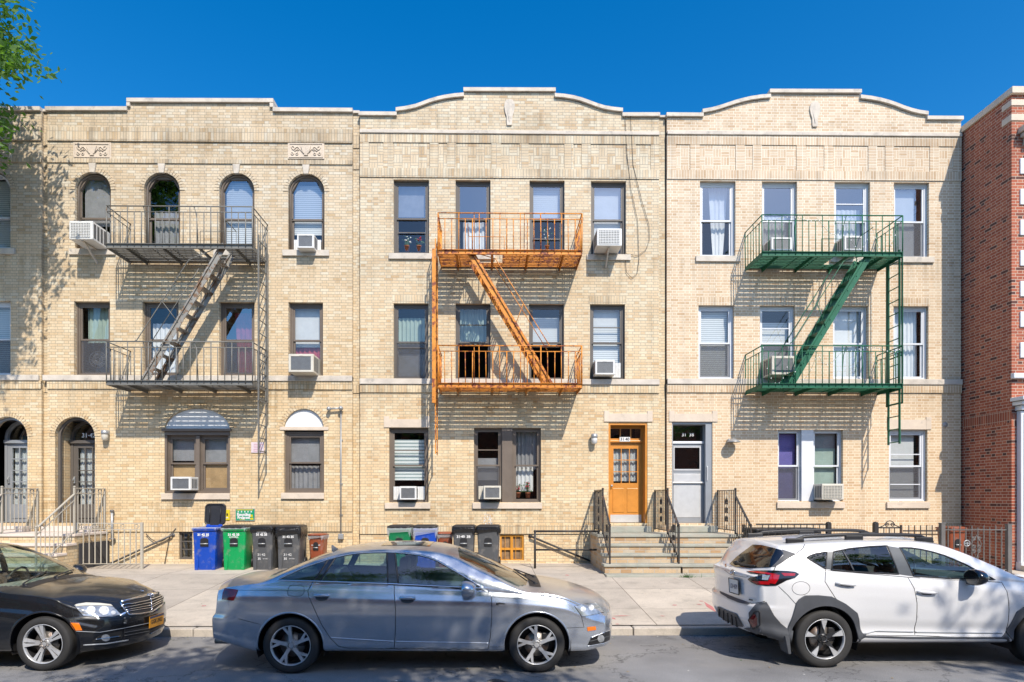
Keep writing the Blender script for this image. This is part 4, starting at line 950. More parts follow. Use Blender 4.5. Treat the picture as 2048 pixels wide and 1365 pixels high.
# ------------------------------------------------------------------ air conditioners
def ac(rc, d, label, mat='whitepl', style='grid', strut=False, accordion=None, tilt=0.0):
    x0, x1 = P(rc[0], 700, d).x, P(rc[1], 700, d).x; c = (rc[0] + rc[1]) / 2; z1, z0 = P(c, rc[2], d).z, P(c, rc[3], d).z
    t = thing('air_conditioner', label, 'air conditioner', ((x0 + x1) / 2, -d / 2, z0), group='window air conditioners')
    mb = MB(); b = .012; yf = -d
    mb.bbox(x0, x1, yf, .15, z0, z1, .015)
    for s in (x0, x1):    # side louvres
        xx = s - .004 if s == x0 else s + .004
        for k in range(4):
            ya = yf + .05 + k * (d * .8) / 4; mb.box(min(s, xx), max(s, xx), ya, ya + d * .12, z0 + .05, z1 - .05, 1)
    mb.build('casing', [M[mat], M['grille']], t)
    w_, h = x1 - x0, z1 - z0
    g = MB()
    if style == 'grid':
        a0, a1, b0, b1 = x0 + w_ * .08, x1 - w_ * .10, z0 + h * .12, z1 - h * .12
        g.box(a0, a1, yf - .003, yf - .0005, b0, b1, 1)
        n = int((a1 - a0) / .035); 
        for i in range(n + 1): xx = a0 + (a1 - a0) * i / n; g.box(xx - .006, xx + .006, yf - .012, yf - .004, b0, b1)
        n = int((b1 - b0) / .035)
        for i in range(n + 1): zz = b0 + (b1 - b0) * i / n; g.box(a0, a1, yf - .0125, yf - .0045, zz - .006, zz + .006)
    else:
        a0, a1, b0, b1 = x0 + w_ * .10, x1 - w_ * .10, z0 + h * .12, z1 - h * .14
        g.box(a0, a1, yf - .003, yf - .0005, b0, b1, 1)
        g.prism(rect(x0 + .008, x1 - .008, z0 + .008, z1 - .008), yf - .014, yf - .001, 'y', 0, [rect(a0, a1, b0, b1)])
        n = int((b1 - b0) / .022)
        for i in range(1, n): zz = b0 + (b1 - b0) * i / n; g.box(a0, a1, yf - .006, yf - .0035, zz - .003, zz + .003, 2)
        g.bbox((a0 + a1) / 2 - .04, (a0 + a1) / 2 + .04, yf - .02, yf - .012, z1 - .05, z1 - .02, .004)
    g.build('grille', [M[mat], M['grille'], M['steel']], t)
    if strut:
        g = MB(); xm = (x0 + x1) / 2; g.bar((xm, yf + .12, z0), (xm, -.02, z0 - .33), .05, .03, up=(1, 0, 0)); g.bar((xm, yf + .05, z0 - .012), (xm, .0, z0 - .012), .04, .02); g.build('support_bracket', M['stone'] if mat == 'whitepl' else M[mat], t)
    if accordion:
        ax0, ax1 = fx(accordion[0]), fx(accordion[1])
        for u0, u1 in ((ax0, x0 - .002), (x1 + .002, ax1)):
            if u1 - u0 < .02: continue
            g = MB(); n = max(2, int((u1 - u0) / .02)); g.prism([(u0 + (u1 - u0) * i / n, .08 + (.012 if i % 2 else 0)) for i in range(n + 1)] + [(u1, .11), (u0, .11)], z0, z1, 'z'); g.build('side_panel', M[mat], t)
    return t
ac((138, 185, 442, 479), .62, 'white air conditioner on a tilted bracket under the leftmost arched window', strut=True)
ac((594, 628, 468, 497), .26, 'small white air conditioner in the rightmost arched top window', accordion=(586, 640), style='slat')
ac((577, 627, 708, 745), .46, 'boxy cream air conditioner below a red curtained window', 'cream', 'slat')
ac((341, 382, 954, 981), .35, 'white air conditioner with dark coil in the wide boarded ground floor window', 'whitepl', 'slat')
ac((1194, 1244, 457, 492), .5, 'white grid-faced air conditioner on a strut in the top right window beside black wires', strut=True)
ac((1190, 1230, 720, 750), .25, 'small white air conditioner in the middle floor window right of the orange fire escape', 'whitepl', 'slat', accordion=(1186, 1243))
ac((799, 833, 973, 1000), .2, 'white air conditioner in a ground floor window with wide slatted blind', 'whitepl', 'slat', accordion=(786, 849))
ac((967, 1002, 972, 999), .25, 'cream air conditioner beside the potted red flowers window', 'cream', 'slat', accordion=(957, 1000))
ac((1542, 1584, 475, 502), .4, 'white framed air conditioner behind the upper green railing, left of two', 'whitepl', 'slat')
ac((1688, 1726, 472, 502), .4, 'white air conditioner behind the upper green railing, right of two', 'whitepl', 'slat')
ac((1543, 1591, 712, 750), .5, 'dark-faced air conditioner behind the foot of the green stair', 'cream', 'slat')
ac((1644, 1688, 968, 1000), .37, 'cream gridded air conditioner in the white ground floor double window', 'cream', 'grid')
# things standing behind window glass
M['terracotta'] = plain('terracotta', (.35, .12, .06), .8); M['leaf'] = plain('house_leaf', (.06, .14, .035), .6, var=.4, scale=12); M['petal'] = plain('red_petal', (.5, .04, .07), .6)
def pot_plant(px, py, d, h, label, mat='petal', seed=1):
    p = P(px, py, d); t = thing('potted_plant', label, 'plant', p, group='plants behind the window glass'); rnd = random.Random(seed)
    g = MB(); g.lathe([(0, 0), (.05, 0), (.065, .11), (.07, .11), (.07, .13), (0, .12)], p, 'z', 10); g.build('pot', M['terracotta'], t)
    g = MB()
    for i in range(26):
        a = rnd.uniform(0, 6.28); r = rnd.uniform(.02, .13); z = .13 + rnd.uniform(.02, h); q = p + Vector((r * math.cos(a), r * math.sin(a) * .6, z)); s = .035
        u = Vector((rnd.uniform(-1, 1), rnd.uniform(-1, 1), rnd.uniform(-1, 1))).normalized() * s; v = u.orthogonal().normalized() * s * .5
        g.add([q - u, q + v, q + u, q - v], [(0, 1, 2, 3)]); 
        if i % 3 == 0: g.tube([p + Vector((0, 0, .12)), q], .004, 4)
    g.build('foliage', M['leaf'], t, fixn=False)
    g = MB()
    for i in range(9):
        a = rnd.uniform(0, 6.28); r = rnd.uniform(.0, .10); q = p + Vector((r * math.cos(a), -.03 + r * math.sin(a) * .4, .13 + rnd.uniform(.3 * h, h)))
        g.lathe([(0, -.018), (.02, 0), (0, .018)], q, 'z', 6)
    g.build('flower', M[mat], t)
pot_plant(1036, 996, -.22, .22, 'potted plant with red flowers, left of two behind the ground floor glass', seed=2)
pot_plant(1056, 996, -.22, .26, 'leafy potted plant, right of two behind the ground floor glass', seed=3)
pot_plant(814, 503, -.2, .25, 'potted plant with white blossoms in the top window left of the orange fire escape', 'letter_w', 4)
pot_plant(838, 503, -.2, .2, 'potted plant with red blossoms in the top window left of the orange fire escape', 'petal', 5)
pot_plant(1094, 503, -.2, .45, 'tall white orchid behind the orange railing window', 'letter_w', 6)
# electric fan in a window of A
p = P(197, 720, -.2); t = thing('electric_fan', 'round electric fan behind the lower pane of the left middle window', 'fan', p)
g = MB(); 
for r in (.05, .12, .2): g.tube([(p.x + r * math.cos(a * .3), p.y - .03, p.z + r * math.sin(a * .3)) for a in range(21)], .004, 4, closed=True)
for i in range(20): a = i * PI / 10; g.tube([(p.x + .05 * math.cos(a), p.y - .04, p.z + .05 * math.sin(a)), (p.x + .2 * math.cos(a), p.y - .03, p.z + .2 * math.sin(a))], .003, 4)
g.build('guard', M['steel'], t)
g = MB()
for i in range(4):
    a = i * PI / 2; g.add([(p.x, p.y, p.z), (p.x + .17 * math.cos(a), p.y - .01, p.z + .17 * math.sin(a)), (p.x + .18 * math.cos(a + .5), p.y + .0, p.z + .18 * math.sin(a + .5)), (p.x + .16 * math.cos(a + 1), p.y + .02, p.z + .16 * math.sin(a + 1))], [(0, 1, 2, 3)])
g.build('blade', M['grille'], t, fixn=False)
# ------------------------------------------------------------------ lamps, signs, pipes on the walls
def wall_lamp(px, py, label, kind):
    p = P(px, py, 0.0); t = thing('wall_lamp', label, 'lamp', p)
    if kind == 'jar':
        g = MB(); g.bbox(p.x - .05, p.x + .05, -.04, 0, p.z - .02, p.z + .1, .01); g.lathe([(0, .10), (.075, .095), (.085, .03), (.08, .0), (0, .0)], (p.x, -.12, p.z), 'z', 14); g.build('bracket', M['steel'], t)
        g = MB(); g.lathe([(.07, 0), (.075, -.05), (.065, -.13), (.03, -.15), (0, -.15)], (p.x, -.12, p.z), 'z', 14); g.build('shade', M['whitepl'] if px > 900 else M['cream'], t)
    elif kind == 'cap':
        g = MB(); g.tube([(p.x - .05, 0, p.z + .02), (p.x - .05, -.12, p.z + .04)], .03, 8); g.build('bracket', M['steel'], t)
        g = MB(); g.lathe([(0, .07), (.05, .06), (.14, .0), (.17, -.02), (.165, -.03), (0, -.0)], (p.x + .03, -.17, p.z), 'z', 18); g.build('shade', M['steel'], t)
wall_lamp(216, 870, 'jar shaped metal wall lamp right of the arched grey door', 'jar')
wall_lamp(1187, 877, 'white jar wall lamp left of the orange door', 'jar')
wall_lamp(1459, 884, 'flat metal wall lamp right of the aluminium door', 'cap')
def sign(name, rc, label, mat, extra, d=.02, cat='sign'):
    x0, x1, z0, z1 = pr(*rc); t = thing(name, label, cat, ((x0 + x1) / 2, 0, z0)); g = MB(); g.box(x0, x1, -d, -.001, z0, z1); g.build('plate', mat, t)
    for nm, m_, fn in extra:
        g = MB(); fn(g, x0, x1, z0, z1, -d - .002); g.build(nm, m_, t, fixn=False)
def q_(g, x0, x1, z0, z1, y): g.add([(x0, y, z0), (x1, y, z0), (x1, y, z1), (x0, y, z1)], [(0, 1, 2, 3)])
gs = plain('sign_green', (.0, .33, .15), .4, var=.05)
def recyc(g, x0, x1, z0, z1, y):
    w_, h = x1 - x0, z1 - z0
    text_mb(g, 'Recycling', h * .34, lambda u, v: (x0 + w_ * .42 + u, y, z0 + h * .52 + v), bold=.006, sx=.95); text_mb(g, 'Program', h * .34, lambda u, v: (x0 + w_ * .42 + u, y, z0 + h * .24 + v), bold=.006, sx=.95)
    for i in range(5):
        a = x0 + w_ * (.12 + .18 * i); q_(g, a - .018, a + .018, z0 + h * .72, z0 + h * .80, y); q_(g, a - .012, a + .012, z0 + h * .815, z0 + h * .86, y)
def recyc_y(g, x0, x1, z0, z1, y):
    w_, h = x1 - x0, z1 - z0; q_(g, x0 + .01, x1 - .03, z1 - h * .09, z1 - .005, y); q_(g, x1 - w_ * .22, x1 - w_ * .05, z0 + h * .06, z0 + h * .22, y); q_(g, x0 + w_ * .2, x0 + w_ * .5, z0 + h * .03, z0 + h * .07, y)
    q_(g, x1 - w_ * .20, x1 - w_ * .08, z0 + h * .30, z0 + h * .52, y)
def recyc_b(g, x0, x1, z0, z1, y):
    g.prism(rect(x0 - .015, x1 + .015, z0 - .015, z1 + .015), y + .001, y + .015, 'y', 0, [rect(x0, x1, z0, z1)])
sign('recycling_sign', (473, 509, 1019, 1041), 'green and yellow recycling programme sign above the green bin', gs, [('lettering', M['letter_w'], recyc), ('stripe', M['yellow'], recyc_y), ('rim', M['steel'], recyc_b)])
def yel(g, x0, x1, z0, z1, y):
    w_, h = x1 - x0, z1 - z0
    for k in (.42, .70):
        cx = x0 + w_ * k; g.add([(cx + .022 * math.cos(a * PI / 5), y, z0 + h * .5 + .022 * math.sin(a * PI / 5)) for a in range(10)], [tuple(range(10))]); q_(g, cx - .018, cx + .018, z0 + h * .58, z0 + h * .66, y)
    q_(g, x0 + w_ * .08, x0 + w_ * .3, z0 + h * .62, z0 + h * .66, y)
def yel2(g, x0, x1, z0, z1, y): 
    for k in range(4): q_(g, x0 + (x1 - x0) * (.15 + .18 * k), x0 + (x1 - x0) * (.28 + .18 * k), z0 + (z1 - z0) * .2, z0 + (z1 - z0) * .3, y)
sign('warning_sign', (444, 460, 1020, 1041), 'small yellow sign beside the raised black bin lid', M['yellow'], [('symbol', M['letter_k'], yel), ('lettering', M['letter_w'], yel2)])
pk = plain('faded_pink', (.72, .60, .62), .6, var=.05)
def pin(g, x0, x1, z0, z1, y):
    w_, h = x1 - x0, z1 - z0
    for k in range(5): q_(g, x0 + w_ * .2, x1 - w_ * (.08 + .1 * (k % 2)), z0 + h * (.12 + .16 * k), z0 + h * (.18 + .16 * k), y)
sign('notice', (503, 528, 885, 906), 'faded pink and white notice on the brick behind the grey ladder', pk, [('lettering', plain('faded_red', (.62, .34, .40), .6), pin)])
x0, x1, z0, z1 = pr(967, 985, 1028, 1049); g = MB(); rnd = random.Random(9)
for i in range(60):
    a = rnd.uniform(x0, x1); b_ = rnd.uniform(z0, z1); s = rnd.uniform(.006, .022); g.add([(a - s, -.003, b_), (a, -.003, b_ - s * .6), (a + s, -.003, b_ + s * .3), (a, -.003, b_ + s)], [(0, 1, 2, 3)])
tag(g.build('adhesive_residue', M['letter_w'], fixn=False), 'patch of white adhesive left on the brick above the grey bins', 'residue')
# conduit with two floodlights on A
p0 = P(682, 818, .05); p1 = P(682, 1068, .05); t = thing('electrical_conduit', 'thin vertical conduit with twin floodlights at the top and a junction box', 'conduit', p1)
g = MB(); g.tube([p0, p1], .016, 8); 
for k in (.25, .6, .85): q = p0.lerp(p1, k); g.box(q.x - .035, q.x + .035, -.03, -.0, q.z - .012, q.z + .012)
g.build('pipe', M['steel'], t)
g = MB(); q = P(658, 818, .09)
g.tube([p0 + Vector((0, -.03, .01)), q], .022, 8); g.build('arm', M['steel'], t)
for c_ in (P(682, 817, .1), P(658, 818, .1)):
    g = MB(); g.lathe([(0, -.07), (.04, -.06), (.055, -.02), (.05, .03), (0, .05)], c_, 'y', 12); g.build('floodlight', M['steel'], t)
g = MB(); g.bbox(p1.x - .06, p1.x + .06, -.09, -.0, p1.z - .13, p1.z + .0, .008); g.build('junction_box', M['steel'], t)
# vent pipe on A
p0 = P(224, 1022, .08); p1 = P(224, 1078, .08); t = thing('vent_pipe', 'short grey vent pipe with cap rising beside the taupe stoop railing', 'pipe', p1)
g = MB(); g.tube([p0, p1, p1 + Vector((0, .08, -.03))], .03, 10); g.build('pipe', M['steel'], t)
g = MB(); g.lathe([(0, .03), (.045, .02), (.045, -.03), (.03, -.035)], p0, 'z', 12); g.lathe([(0, -.02), (.07, -.015), (.075, .0), (.05, .02), (0, .03)], p1, 'z', 12); g.build('cap', M['iron_grey'], t)
# slanted handrails on the walls
def slant(a, b_, d, r, mat, label):
    p, q = P(*a, d), P(*b_, d); t = thing('handrail', label, 'handrail', p); g = MB(); g.tube([p + Vector((0, d, 0)), p, q, q + Vector((0, d, 0))], r, 8); g.build('bar', M[mat], t)
    g = MB(); 
    for e in (p, q): g.lathe([(0, -.0), (.05, -.004), (.05, -.012), (0, -.014)], (e.x, 0, e.z), 'y', 12)
    g.build('flange', M[mat], t)
slant((343, 1071), (213, 1131), .08, .024, 'iron_grey', 'slanting grey handrail on the wall behind the taupe areaway fence')
slant((1061, 1073), (1206, 1133), .08, .024, 'iron', 'slanting black pipe handrail on the wall left of the bluestone stoop')
g = MB(); a, b_ = P(292, 1068, .05), P(340, 1070, .05)
g.tube([a.lerp(b_, i / 12) - Vector((0, 0, .18 * (1 - (i / 6 - 1) ** 2))) for i in range(13)], .010, 5); e = P(352, 1057, .05); f_ = P(329, 1128, .05); g.tube([e, b_, f_], .008, 5)
tag(g.build('chain', M['iron']), 'thin rusty chain hanging on the wall by the slanting grey handrail', 'chain')
# ------------------------------------------------------------------ stoops
def stoop(label, X0, X1, nst, dl, td, mat_slab, mat_br, zl, z0, thr=True, name='stoop', xcuts=None, doors=()):
    t = thing(name, label, 'stoop', ((X0 + X1) / 2, 0, z0)); rise = (zl - z0) / nst
    cuts = xcuts or [X0, X1]
    for ci in range(len(cuts) - 1):
        a, b_ = cuts[ci] + (.004 if ci else 0), cuts[ci + 1]; jz = -.008 * ci
        g = MB(); g.box(a + .02, b_ - .02, -dl + .03, .02, .2, zl - .06 + jz)
        for i in range(1, nst):
            g.box(a + .02, b_ - .02, -dl - i * td + .03, -dl - (i - 1) * td + .03, .2, zl - i * rise - .06 + jz)
        g.build('riser', M[mat_br], t)
        g = MB(); g.bbox(a, b_, -dl, .0, zl - .058 + jz, zl + jz, .008); g.build('landing', M[mat_slab], t)
        for i in range(1, nst):
            g = MB(); e = .012 * math.sin(i * 2.3 + ci); g.bbox(a - e, b_ + e * (ci == len(cuts) - 2), -dl - i * td, -dl - (i - 1) * td + .06, zl - i * rise - .058 + jz, zl - i * rise + jz, .01); g.build('step', M[mat_slab], t)
    for (u, v, h) in doors:
        g = MB(); g.bbox(u, v, -.32, -.0, zl + .002, zl + h, .008); g.build('doorstep', M[mat_slab], t)
    return t
XS0, XM, XS1 = 2.36, 3.99, 5.62
stoop('wide bluestone and brick stoop shared by the orange and aluminium doors', XS0, XS1, 5, 1.25, .27, 'bluestone', 'b_step', 1.22, .25 + .0, xcuts=[XS0, XM + .02, XS1], doors=((fx(1217) - .02, fx(1295) + .02, .14), (fx(1344) - .02, fx(1425) + .02, .14)))
def iron_rail(X, zl, dl, dend, zend, label, mat='iron', H=1.0, Hb=.82, ornament='scroll', group=None):
    "railing along the side of a stoop: level panel then sloping flight"
    t = thing('stair_railing', label, 'railing', (X, -dl, zl), group=group)
    zb2 = zend + Hb
    g = MB(); g.bar((X, -.06, zl + .05), (X, -.06, zl + H + .02), .03); g.build('post', M[mat], t)
    g = MB(); g.bar((X, -dl + .06, zl), (X, -dl + .06, zl + H + .02), .035); g.lathe([(0, .03), (.028, .02), (.028, 0), (0, 0)], (X, -dl + .06, zl + H + .02), 'z', 8); g.build('post', M[mat], t)
    g = MB(); g.bar((X, -dend, zend), (X, -dend, zb2 + .03), .032); g.lathe([(0, .03), (.025, .02), (.025, 0), (0, 0)], (X, -dend, zb2 + .03), 'z', 8); g.build('post', M[mat], t)
    g = MB(); g.bar((X, -.06, zl + H), (X, -dl + .06, zl + H), .045, .018); g.bar((X, -.06, zl + .08), (X, -dl + .06, zl + .08), .02, .02)
    zt0 = zl + H - .13
    g.bar((X, -dl + .06, zt0), (X, -dend, zb2), .045, .018); g.bar((X, -dl + .06, zl + .06), (X, -dend, zend + .12), .02, .02)
    g.build('top_rail', M[mat], t)
    g = MB(); n = max(5, int((dl - .12) / .11))
    for i in range(1, n):
        d = .06 + (dl - .12) * i / n
        if ornament == 'scroll' and i in (n // 2,): continue
        g.bar((X, -d, zl + .08), (X, -d, zl + H), .014)
    n2 = max(4, int((dend - dl) / .11))
    for i in range(1, n2):
        u = i / n2; d = dl - .06 + (dend - dl + .06) * u
        g.bar((X, -d, zl + .06 + (zend + .12 - zl - .06) * u), (X, -d, zt0 + (zb2 - zt0) * u), .014)
    g.build('baluster', M[mat], t)
    g = MB()
    if ornament == 'scroll':
        d = dl / 2
        g.tube([(X, -d, zl + .08 + H * .9 * i / 20) for i in range(21)], [.011 + .006 * math.sin(i * 1.3) for i in range(21)], 5)
        for zc, r in ((.32, .075), (.52, .08), (.72, .075)):
            for s in (-1, 1): g.tube([(X, -d + s * (.012 + r * .5 - r * .5 * (1 - i / 16 * .6) * math.cos(i * .5)), zl + zc + r * (1 - i / 16 * .6) * math.sin(i * .5)) for i in range(16)], .008, 5)
        dm = (dl + dend) / 2 + .02; zm = (zl + .3 + zend + .4) / 2
        for r, oz in ((.07, -.1), (.08, .12)):
            for s in (-1, 1): g.tube([(X, -dm + s * (.012 + r * .5 - r * .5 * (1 - i / 16 * .6) * math.cos(i * .5)), zm + oz + r * (1 - i / 16 * .6) * math.sin(i * .5)) for i in range(16)], .008, 5)
    else:
        for i in range(3):
            d = .06 + (dl - .12) * (i + .5) / 3; g.tube([(X, -d + .045 * math.cos(a * .42), zl + H - .06 + .045 * math.sin(a * .42)) for a in range(15)], .008, 5, closed=True)
        for u in (.2, .8):
            d = dl + (dend - dl) * u; zc = zt0 + (zb2 - zt0) * u - .07; g.tube([(X, -d + .045 * math.cos(a * .42), zc + .045 * math.sin(a * .42)) for a in range(15)], .008, 5, closed=True)
        g.bar((X, -.06, zl + H - .12), (X, -dl + .06, zl + H - .12), .02, .015); g.bar((X, -dl + .06, zt0 - .14), (X, -dend, zb2 - .14), .02, .015)
    g.build('ornament', M[mat], t); return t
for X, lab in ((XS0 + .13, 'black wrought iron railing on the left edge of the bluestone stoop'), (XM - .03, 'black wrought iron railing dividing the two flights of the bluestone stoop'), (XS1 - .12, 'black wrought iron railing on the right edge of the bluestone stoop')):
    iron_rail(X, 1.22, 1.22, 2.0, .61, lab, group='stoop railings')
XA1, XA0 = -9.28, -14.2
stoop('pale slab stoop with tan brick risers shared by the two arched doors', XA0, XA1, 5, 1.22, .28, 'pale_slab', 'ba', 1.24, .25, doors=((fx(100), fx(200), .13), (fx(-36), fx(65), .13)))
iron_rail(XA1 - .06, 1.24, 1.2, 2.3, .46, 'taupe painted railing down the right edge of the pale stoop', 'taupe', 1.02, .95, 'ring', group='stoop railings')
iron_rail(-10.94, 1.24, 1.2, 2.3, .46, 'taupe painted railing between the two arched doors', 'taupe', 1.02, .95, 'ring', group='stoop railings')
# dark panel beside the pale stoop, coloured to stand in for the areaway's shade
g = MB(); x0, x1 = XA1 + .004, fx(212, .3); g.box(XA1 + .004, XA1 + .03, -1.1, -.02, .43, 1.02); tag(g.build('areaway_shade_panel', M['int']), 'dark panel standing in for the areaway shade on the side of the pale stoop behind the taupe railing', 'door')
# areaway fence of A
def fence_panel(label, p0, p1, d, z0, z1, mat, rings=True, post=.05, sp=.13, extra_low=True):
    x0, x1 = fx(p0, d), fx(p1, d); t = thing('metal_fence', label, 'fence', ((x0 + x1) / 2, -d, z0)); g = MB()
    for x in (x0, x1): g = MB(); g.bar((x, -d, z0), (x, -d, z1 + .02), post); g.build('post', M[mat], t)
    g = MB(); g.bar((x0 - .03, -d, z1), (x1 + .03, -d, z1), .045, .02); g.bar((x0, -d, z1 - .14), (x1, -d, z1 - .14), .02, .015); g.bar((x0, -d, z0 + .12), (x1, -d, z0 + .12), .02, .015); g.build('rail', M[mat], t)
    g = MB(); n = int((x1 - x0) / sp)
    for i in range(1, n): x = x0 + (x1 - x0) * i / n; g.bar((x, -d, z0 + .12), (x, -d, z1 - .14), .018)
    g.build('bar', M[mat], t)
    if rings:
        g = MB()
        for i in range(5): x = x0 + (x1 - x0) * (i + .3) / 4.7; g.tube([(x + .045 * math.cos(a * .42), -d, z1 - .07 + .045 * math.sin(a * .42)) for a in range(15)], .008, 5, closed=True)
        g.build('ornament', M[mat], t)
    return t
fence_panel('taupe railing panel with rings guarding the areaway beside the pale stoop', 155, 284, 1.0, gz(1.0), fz(1047, 220, 1.0), 'taupe')
# pipe guard rail of B
x0, x1 = fx(1070, 1.0), fx(1197, 1.0); z0, z1, zm = gz(1), fz(1063, 1130, 1), fz(1100, 1130, 1)
t = thing('guard_rail', 'black pipe guard rail with two posts left of the bluestone stoop', 'guard rail', ((x0 + x1) / 2, -1, z0)); g = MB()
for x in (x0, x1): g = MB(); g.tube([(x, -1, z0), (x, -1, z1)], .026, 8); g.lathe([(0, .035), (.03, .02), (.036, 0), (.03, -.02), (0, -.03)], (x, -1, z1), 'z', 10); g.build('post', M['iron'], t)
g = MB(); g.tube([(x0, -1, z1), (x1, -1, z1)], .024, 8); g.tube([(x0, -1, zm), (x1, -1, zm)], .022, 8); g.build('rail', M['iron'], t)
# front fence, arch and gate of C
DFN = 2.07; zf0 = gz(2.07); zf1 = fz(1052, 1700, DFN)
def spiral(g, cx, cz, r, s, y, turns=1.6, rr=.009, sz=1):
    n = 22; g.tube([(cx + s * r * (1 - .75 * i / n) * math.cos(i / n * turns * 2 * PI), y, cz + sz * r * (1 - .75 * i / n) * math.sin(i / n * turns * 2 * PI)) for i in range(n + 1)], rr, 5)
def picket(label, pa, pb, py=1052, posts=(), spikes=True, mat='iron', sp=.125):
    x0, x1 = fx(pa, DFN), fx(pb, DFN); t = thing('metal_fence', label, 'fence', ((x0 + x1) / 2, -DFN, zf0)); g = MB(); n = max(3, int((x1 - x0) / sp))
    z1 = fz(py, 1700, DFN)
    for i in range(1, n): x = x0 + (x1 - x0) * i / n; g.bar((x, -DFN, zf0 + .06), (x, -DFN, z1 + (.0 if i % 2 or not spikes else .0)), .014)
    g.build('picket', M[mat], t); g = MB(); g.bar((x0, -DFN, z1 - (.12 if spikes else 0)), (x1, -DFN, z1 - (.12 if spikes else 0)), .016, .03); g.bar((x0, -DFN, zf0 + .12), (x1, -DFN, zf0 + .12), .016, .03); g.build('rail', M[mat], t)
    if posts:
        g = MB()
        for p in posts: x = fx(p, DFN); g.bbox(x - .045, x + .045, -DFN - .045, -DFN + .045, zf0, fz(1046.5, 1700, DFN), .008); g.lathe([(0, .03), (.04, .02), (.055, 0), (0, 0)], (x, -DFN, fz(1046.5, 1700, DFN)), 'z', 8)
        g.build('post', M[mat], t)
    return t
picket('black picket fence with flat top rail right of the bluestone stoop', 1512, 1652, 1049, (1657,), spikes=False)
t = picket('black iron gate with scrolled arch between two posts', 1757, 1800, 1056, (1751,), spikes=False, sp=.10)
g = MB(); xa, xb = fx(1757, DFN), fx(1802, DFN); zt = fz(1056, 1750, DFN); xm = (xa + xb) / 2
g.tube([(xa, -DFN, zt), (xa + .12, -DFN, zt + .05), (xm - .06, -DFN, zt + .13), (xm, -DFN, zt + .15), (xm + .06, -DFN, zt + .13), (xb - .12, -DFN, zt + .05), (xb, -DFN, zt)], .010, 5)
spiral(g, xm - .06, zt + .06, .045, 1, -DFN); spiral(g, xm + .06, zt + .06, .045, -1, -DFN)
g.bar((xb, -DFN, zf0), (xb, -DFN, zt + .06), .035); g.build('arch', M['iron'], t)
picket('black spiked picket fence between the scrolled gate and the grey post', 1806, 1876, 1051)
# silver gate
x0, x1 = fx(1884, DFN), fx(2015, DFN); zt = fz(1060, 1950, DFN); t = thing('metal_gate', 'grey metal gate with round emblem and scrollwork beside the red brick wall', 'gate', ((x0 + x1) / 2, -DFN, zf0))
g = MB()
for x, py in ((x0, 1048), (x1 + .02, 1050)): g = MB(); z = fz(py, 1950, DFN); g.bbox(x - .045, x + .045, -DFN - .045, -DFN + .045, zf0, z, .008); g.bbox(x - .052, x + .052, -DFN - .052, -DFN + .052, z, z + .02, .006); g.build('post', M['iron_grey'], t)
g = MB(); g.bar((x0, -DFN, zt), (x1, -DFN, zt), .03, .02); g.bar((x0, -DFN, zf0 + .1), (x1, -DFN, zf0 + .1), .03, .02); g.build('rail', M['iron_grey'], t)
g = MB(); n = 11; sk = set()
for i in range(1, n): x = x0 + (x1 - x0) * i / n; g.bar((x, -DFN, zf0 + .1), (x, -DFN, zt + (.09 if i % 2 else .05)), .016)
g.build('bar', M['iron_grey'], t)
g = MB(); cx, cz = P(1933, 1087, DFN).x, P(1933, 1087, DFN).z
g.tube([(cx + .062 * math.cos(a * PI / 9), -DFN - .012, cz + .062 * math.sin(a * PI / 9)) for a in range(18)], .012, 6, closed=True); g.bar((cx - .05, -DFN - .015, cz), (cx + .05, -DFN - .015, cz), .015, .02); g.bar((cx, -DFN - .015, cz - .05), (cx, -DFN - .015, cz + .03), .02, .02)
g.build('emblem', M['steel'], t)
g = MB(); cx = P(1952, 1090, DFN).x
for zc in (1078, 1094, 1103): 
    z = P(1952, zc, DFN).z
    for s in (-1, 1): spiral(g, cx + s * .055, z, .045, s, -DFN - .01)
z_a, z_b = P(1952, 1076, DFN).z, P(1952, 1118, DFN).z
g.tube([(cx, -DFN - .01, z_a + .05), (cx + .11, -DFN - .01, (z_a + z_b) / 2 + .1), (cx, -DFN - .01, z_b), (cx - .11, -DFN - .01, (z_a + z_b) / 2 + .1), (cx, -DFN - .01, z_a + .05)], .009, 5)
g.build('ornament', M['iron_grey'], t)
# ------------------------------------------------------------------ bins
def binmat(name, c): return plain(name, c, .42, var=.08, scale=3, dirt=((.27, .25, .22), 5, .50, .38))
M['bin_blue'] = binmat('bin_blue', (.004, .06, .42)); M['bin_green'] = binmat('bin_green', (.0, .32, .085)); M['bin_grey'] = binmat('bin_grey', (.085, .088, .092)); M['bin_brown'] = binmat('bin_brown', (.27, .065, .025))
M['bin_green2'] = binmat('bin_dark_green', (.0, .17, .06))
def bagmat(name, c, a, rough=.25):
    if a >= 1:
        m = plain(name, c, rough, var=.3, scale=6); nt = m.node_tree; b = nt.nodes['Principled BSDF']; bn = nt.nodes.new('ShaderNodeBump'); bn.inputs['Strength'].default_value = .9; bn.inputs['Distance'].default_value = .03
        L(nt, noise(nt, wcoord(nt), 14, 4, .6), bn.inputs['Height']); L(nt, bn.outputs[0], b.inputs['Normal']); return m
    m = sheer_mat(name, c, a); return m
M['bag_black'] = bagmat('black_bag', (.012, .012, .014), 1); M['bag_clear'] = bagmat('clear_bag', (.75, .78, .80), .35)
def ringp(x0, x1, y0, y1, z, r, n=5):
    pts = []
    for cx, cy, a in ((x1 - r, y1 - r, 0), (x0 + r, y1 - r, PI / 2), (x0 + r, y0 + r, PI), (x1 - r, y0 + r, 1.5 * PI)):
        for i in range(n + 1): t = a + PI / 2 * i / n; pts.append((cx + r * math.cos(t), cy + r * math.sin(t), z))
    return pts
